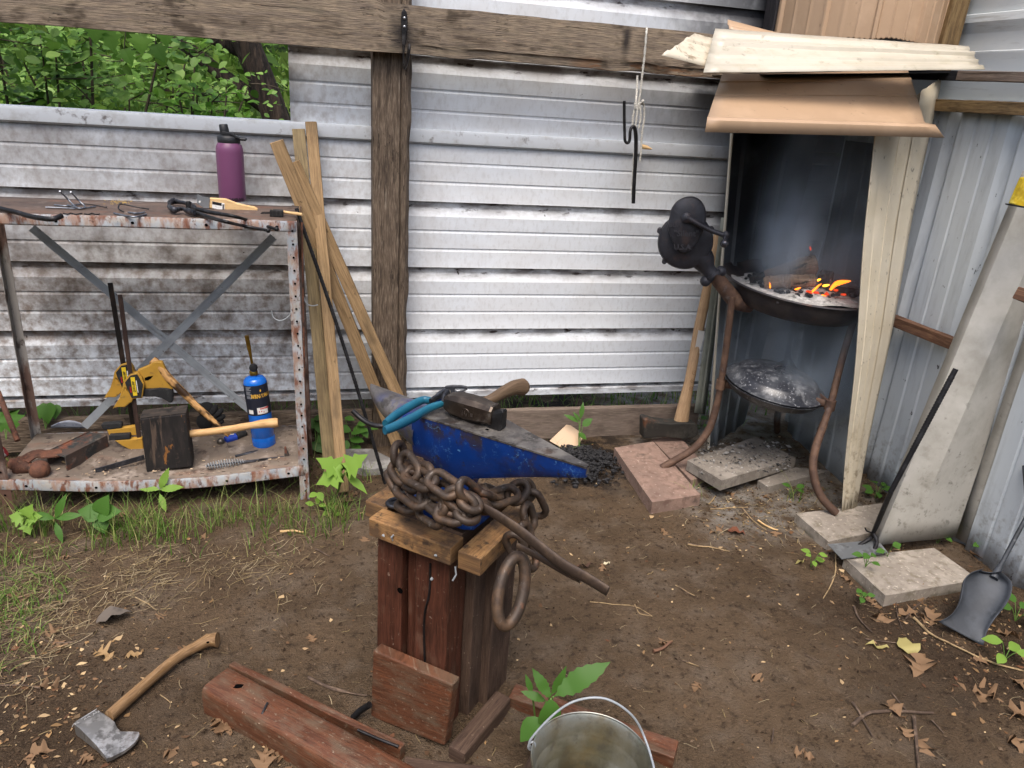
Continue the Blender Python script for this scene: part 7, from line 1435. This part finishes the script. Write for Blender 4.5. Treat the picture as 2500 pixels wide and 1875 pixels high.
tag(sb_.build('straw_litter', M('dry_straw', one+(1,), island=[hx('#86755a'), hx('#a8987a'), hx('#685a46'), hx('#97845f'), hx('#4d4132')], rough=.9, spec=.1), loc=(0,0,0)), 'pale dry grass stalks lying on the dirt, thickest in front of the shelf', 'straw', kind='stuff')
# wood chips and crumbs of soil
cb = MB(); db = MB()
def chip(b, x, y, s, flat=.35):
    z = ground_h(x,y)+.0015; an = random.random()*2*PI; d = V((math.cos(an),math.sin(an),random.uniform(-.15,.15)))*s; e = V((-d.y,d.x,random.uniform(-.3,.3)*s))*random.uniform(.25,.8); u_ = V((0,0,s*flat)); c_ = V((x,y,z+s*.15))
    if flat > .2: b.add([c_-d, c_+e, c_+d, c_-e, c_+u_, c_-u_], [(0,3,4),(3,2,4),(2,1,4),(1,0,4),(0,1,5),(1,2,5),(2,3,5),(3,0,5)])
    else: b.add([c_-d-e*.6, c_-e*.8+d*.3, c_+d, c_+e, c_-d*.4+e*.9], [(0,1,2,3,4)])
def where():
    q = random.random()
    if q < .34: return random.gauss(-1.0,.3), random.gauss(1.75,.3)
    if q < .46: return random.gauss(-.35,.22), random.gauss(1.38,.1)
    if q < .62: return random.gauss(2.05,.18), random.gauss(1.75,.35)
    if q < .72: return random.gauss(1.8,.3), random.gauss(2.5,.14)
    return random.uniform(-1.7,2.5), random.uniform(1.1,3.2)
for i in range(3400):
    x, y = where(); chip(cb, x, y, abs(random.gauss(0,.0045))+.0014, .1)
mid_ = MB()
for i in range(340):
    q = random.random()
    if q < .45: x, y = random.gauss(-.95,.3), random.gauss(1.6,.22)
    elif q < .6: x, y = random.gauss(-.3,.2), random.gauss(1.4,.08)
    elif q < .9: x, y = random.gauss(2.0,.2), random.gauss(1.7,.3)
    else: x, y = random.uniform(-1.2,2.2), random.uniform(1.2,2.7)
    chip(mid_, x, y, random.uniform(.004,.013), .08)
tag(mid_.build('bark_pieces', M('bark_pieces', one+(1,), island=[hx('#5c4332'), hx('#8a6b50'), hx('#3b2c22'), hx('#a58a68'), hx('#6d4a36'), hx('#4a382c')], rough=.9, spec=.1), loc=(0,0,0)), 'broken pieces of bark and dead leaf over the darker dirt at both sides', 'bark pieces', kind='stuff')
for i in range(700):
    x, y = where() if i % 2 else (random.uniform(-1.6,2.4), random.uniform(1.1,3.1)); chip(db, x, y, random.uniform(.004,.010), .6)
for i in range(16000):
    if i % 3: x = random.uniform(-1.7,2.5); y = random.uniform(1.0,3.2)
    else: x, y = where()
    chip(db, x, y, abs(random.gauss(0,.0028))+.0012, .5)
tag(cb.build('wood_chips', M('chips', one+(1,), island=[hx('#8a6f50'), hx('#5c4634'), hx('#c9ae84'), hx('#6d5038'), hx('#3f3126'), hx('#a5835a')], rough=.9, spec=.1), loc=(0,0,0)), 'small pale wood chips and bark crumbs scattered over the dirt', 'wood chips', kind='stuff')
tag(db.build('soil_crumbs', M('crumbs_soil', one+(1,), island=[hx('#4a3c30'), hx('#2f261e'), hx('#5f4f40'), hx('#3a2f25'), hx('#6e5d4c')], rough=1, spec=.05), loc=(0,0,0)), 'crumbs of dark soil over the trodden dirt', 'soil', kind='stuff')
# ================================================================ leaves and twigs one can count
mOak = M('dry_oak_leaf', one+(1,), island=[hx('#745743'), hx('#8f7055'), hx('#644a3a'), hx('#a08460'), hx('#583f31')], rough=.7, trans=.1, spec=.2)
mTanL = M('tan_dead_leaf', one+(1,), island=[hx('#a88a60'), hx('#987a52')], rough=.7, trans=.15); mYelL = M('yellow_leaf', hx('#a89c62'), [L(hx('#8f7a3a'), 30, .6, .68, one, 6, .8)], rough=.6, trans=.2)
def dleaf(x, y, s, an, mat=mOak, shape=OAK, label='curled dry brown oak leaf lying on the dirt', group='dry oak leaves scattered on the dirt', curl=.25, name='dead_leaf'):
    b = MB(); z = ground_h(x,y)+.004; kq = random.uniform(.75,1.2); shape = [(t, q*random.uniform(.65,1.15)*kq) if .2 < t < .95 and shape is OAK else (t, q) for t, q in shape]; leaf_shape(b, V((x,y,z)), V((math.cos(an),math.sin(an),.12)), V((random.uniform(-.3,.3),random.uniform(-.3,.3),1)), s, shape, curl*random.uniform(.3,1.6), random.uniform(-.2,.5), .22)
    lo = min(p.z for p in b.v)
    return tag(b.build(name, mat, smooth=180), label, 'leaf', group)
for (K, x, y, s) in [(K9,1160,470,.09),(K9,1300,590,.07),(K9,1380,690,.09),(K9,1640,650,.12),(K9,1700,690,.10),(K9,1600,690,.08),(K9,1650,940,.12),(K9,1900,950,.08),(K9,2040,810,.09),(K9,2130,1050,.10),(K9,2030,1170,.13),(K9,2100,1190,.12),(K9,2130,1290,.1),(K9,2140,1380,.09),(K9,1530,1310,.12),(K9,1590,1370,.09),(K9,1560,1420,.07),(K9,870,1470,.07),(K9,500,210,.09),(K9,800,230,.08),(K9,1900,390,.12),(K9,140,220,.05),(K9,330,1150,.05),(K9,140,890,.07),(K9,650,1040,.05),(K8,600,320,.13),(K8,900,210,.08),(K8,700,170,.06),(K8,430,400,.05),(K8,350,890,.06),(K8,120,700,.1),(K8,200,1180,.1),(K8,240,880,.07),(K8,1200,270,.05),(K8,1390,1470,.10),(K8,1600,1550,.09),(K8,1730,1600,.08),(K8,1010,1540,.07),(K8,1280,1370,.07),(K8,1100,1000,.05),(K8,480,1600,.05),(K8,340,1550,.1),(K8,1000,720,.05),(KL,690,1180,.08),(KL,740,1270,.07),(KL,640,1220,.06),(K7,750,20,.05),(K7,310,860,.08),(K7,200,840,.08),(K7,430,940,.07),(K7,1700,750,.04),(K7,1480,100,.06),(K7,1740,130,.06),(K7,540,470,.05),(KK,1100,1220,.07),(KK,760,1190,.06),(KK,1450,1130,.07)]:
    p = on_z(K(x,y), 0); dleaf(p.x, p.y, s, random.random()*2*PI)
p = on_z(K8(690,1010),0)
for an in (.1,2.6): dleaf(p.x, p.y, .075, an, mTanL, OAK, 'tan split leaf lying flat behind the axe head, like a pair of wings', 'pair of tan leaf halves behind the axe', .02)
p = on_z(K9(1545,900),0); dleaf(p.x, p.y-.02, .075, 1.4, mYelL, HEART, 'round yellowed leaf with brown spots in the litter below the shovel', None, .1)
p = on_z(K9(1440,900),0); dleaf(p.x, p.y, .07, 2.6, mYelL, LANCE, 'narrow folded yellow leaf left of the round yellow one', None, .1)
p = on_z(K9(910,420),0); dleaf(p.x, p.y, .06, .4, mYelL, LANCE, 'pale yellow sliver of leaf beside the bright weed tuft', None, .05)
p = on_z(K7(1740,135),0); dleaf(p.x, p.y, .035, .4, M('birch_curl', hx('#cfc3a0'), rough=.8), OVATE, 'cream bark curl on the dirt right of the long tongs', None, .2)
p = on_z(K8(650,780),0); dleaf(p.x-.03, p.y-.01, .10, .3, M('grey_bark', hx('#5f564d'), [L(hx('#4d463f'), 30, .5, .64)], rough=.9), OVATE, 'flat grey scrap of bark on the dirt behind the axe handle', None, .02, 'bark_scrap')
p = on_z(K9(520,225),0); dleaf(p.x, p.y, .075, -.6, M('red_bark', hx('#6b3f2a'), rough=.7), OVATE, 'reddish curl of bark on the dirt left of the poker', None, .1, 'bark_scrap')
p = on_z(K7(1660,150),0); dleaf(p.x-.03, p.y, .08, .1, M('dark_bark', hx('#4e3526'), rough=.8), LANCE, 'dark brown sliver of bark next to the cream bark curl', None, .1, 'bark_scrap')
mTwig = M('twig_bark', hx('#4a3b30'), [L(hx('#6e5c4c'), 40, .5, .65)], rough=.9); mTwigP = M('pale_twig', hx('#9a8360'), [L(hx('#6c5940'), 40, .5, .65)], rough=.9)
def twig(K, pts, r, mat, label=None, group='twigs scattered on the dirt'):
    P = [on_z(K(*q), .006) for q in pts]; P = spline(P,4); m = len(P); P = [V((p.x,p.y,ground_h(p.x,p.y)+r+.001)) for p in P]
    tag(MB().tube(P, [r*(1-.5*i/m) for i in range(m)], 6, jit=.3).build('twig', mat, smooth=60), label or 'thin dry twig lying on the dirt', 'twig', None if label else group)
twig(K9, [(1235,1335),(1310,1275),(1420,1250),(1560,1245),(1700,1248)], .006, mTwig, 'thick curved twig with forks lying at the lower right')
twig(K9, [(1235,1205),(1290,1290),(1350,1400)], .004, mTwig, 'straight twig crossing under the thick curved one'); twig(K9, [(1590,1270),(1600,1400),(1615,1560)], .006, mTwig, 'thick brown twig running down to the bottom edge at right')
twig(K9, [(1585,720),(1700,820),(1850,890),(2000,950),(2212,1010)], .005, mTwigP, 'long pale stick lying below the shovel blade')
twig(K9, [(1455,460),(1480,560),(1490,680),(1520,780)], .003, mTwig); twig(K9, [(1245,650),(1270,720),(1350,800)], .004, mTwig, 'curved dark twig below the corner of the light grey paver'); twig(K9, [(1540,720),(1600,650),(1680,590)], .003, mTwig)
for (K, pts, r) in [(K9,[(300,295),(420,315),(540,335)],.004),(K9,[(730,435),(800,470),(870,505)],.002),(K9,[(235,535),(330,590)],.002),(K9,[(0,640),(30,690),(100,705)],.002),(K9,[(270,965),(355,995)],.003),(K9,[(965,930),(1050,970)],.002),(K9,[(1140,360),(1135,480),(1070,610)],.003),(K9,[(610,100),(700,200),(800,230)],.003),(K9,[(1310,835),(1500,860)],.003),(K9,[(1460,1140),(1550,1240)],.003),(K9,[(1690,1290),(1760,1360)],.003),(K9,[(780,1420),(790,1340)],.003),
    (K7,[(515,600),(620,650),(760,680)],.004),(K7,[(1685,285),(1780,300),(1870,305),(1945,345)],.002),(K7,[(545,65),(605,95)],.003),(K7,[(405,350),(430,390)],.002),(K7,[(2070,535),(2135,560)],.003),(K7,[(2090,40),(2210,65)],.003),(K7,[(2040,220),(2120,260)],.002),
    (K8,[(810,630),(880,660),(940,705)],.0025),(K8,[(0,1160),(150,1160),(270,1185)],.003),(K8,[(240,870),(330,905),(480,895)],.003),(K8,[(1890,335),(1975,380)],.003),(K8,[(950,345),(1070,370)],.002),(K8,[(1690,750),(1725,805)],.002),(K8,[(960,1215),(1020,1260),(1015,1300)],.0015),(K8,[(1850,1110),(1950,1160),(2080,1200)],.0045),(K8,[(110,900),(180,830)],.003),
    (KK,[(550,1290),(700,1285),(870,1275)],.003),(KK,[(540,1240),(600,1170)],.003),(KK,[(1100,830),(1130,790),(1210,780)],.004),(KK,[(1300,860),(1380,855)],.004),(KK,[(830,1290),(930,1400),(1040,1470)],.003)]: twig(K, pts, r, mTwigP if random.random() < .4 else mTwig)
for (K, pts, r, lab) in [(K8,[(1680,245),(1750,238),(1820,245)],.006,'pale split wood sliver on the dirt in front of the shelf leg'),(K9,[(700,165),(760,200),(815,215)],.005,'pale wood splinter below the metal hood foot'),(K9,[(105,912),(160,895),(210,855)],.007,'orange brown bark sliver on the open dirt')]: twig(K, pts, r, mPale if 'pale' in lab else mStudB, lab)
# loose ash crumbs on the tilted paver
cb = MB()
for i in range(420):
    p = on_z(KK(random.uniform(450,1250), random.uniform(700,960)), .10); chip(cb, p.x, p.y, abs(random.gauss(0,.005))+.002, .5)
for v in cb.v: v.z += .088
tag(cb.build('ash_crumbs', M('ash_bits', one+(1,), island=[hx('#2a2828'), hx('#a7a49f'), hx('#5d5a57'), hx('#161515'), hx('#8d8a85')], rough=1)), 'bits of charcoal and grey ash on the tilted paver', 'ash', kind='stuff')
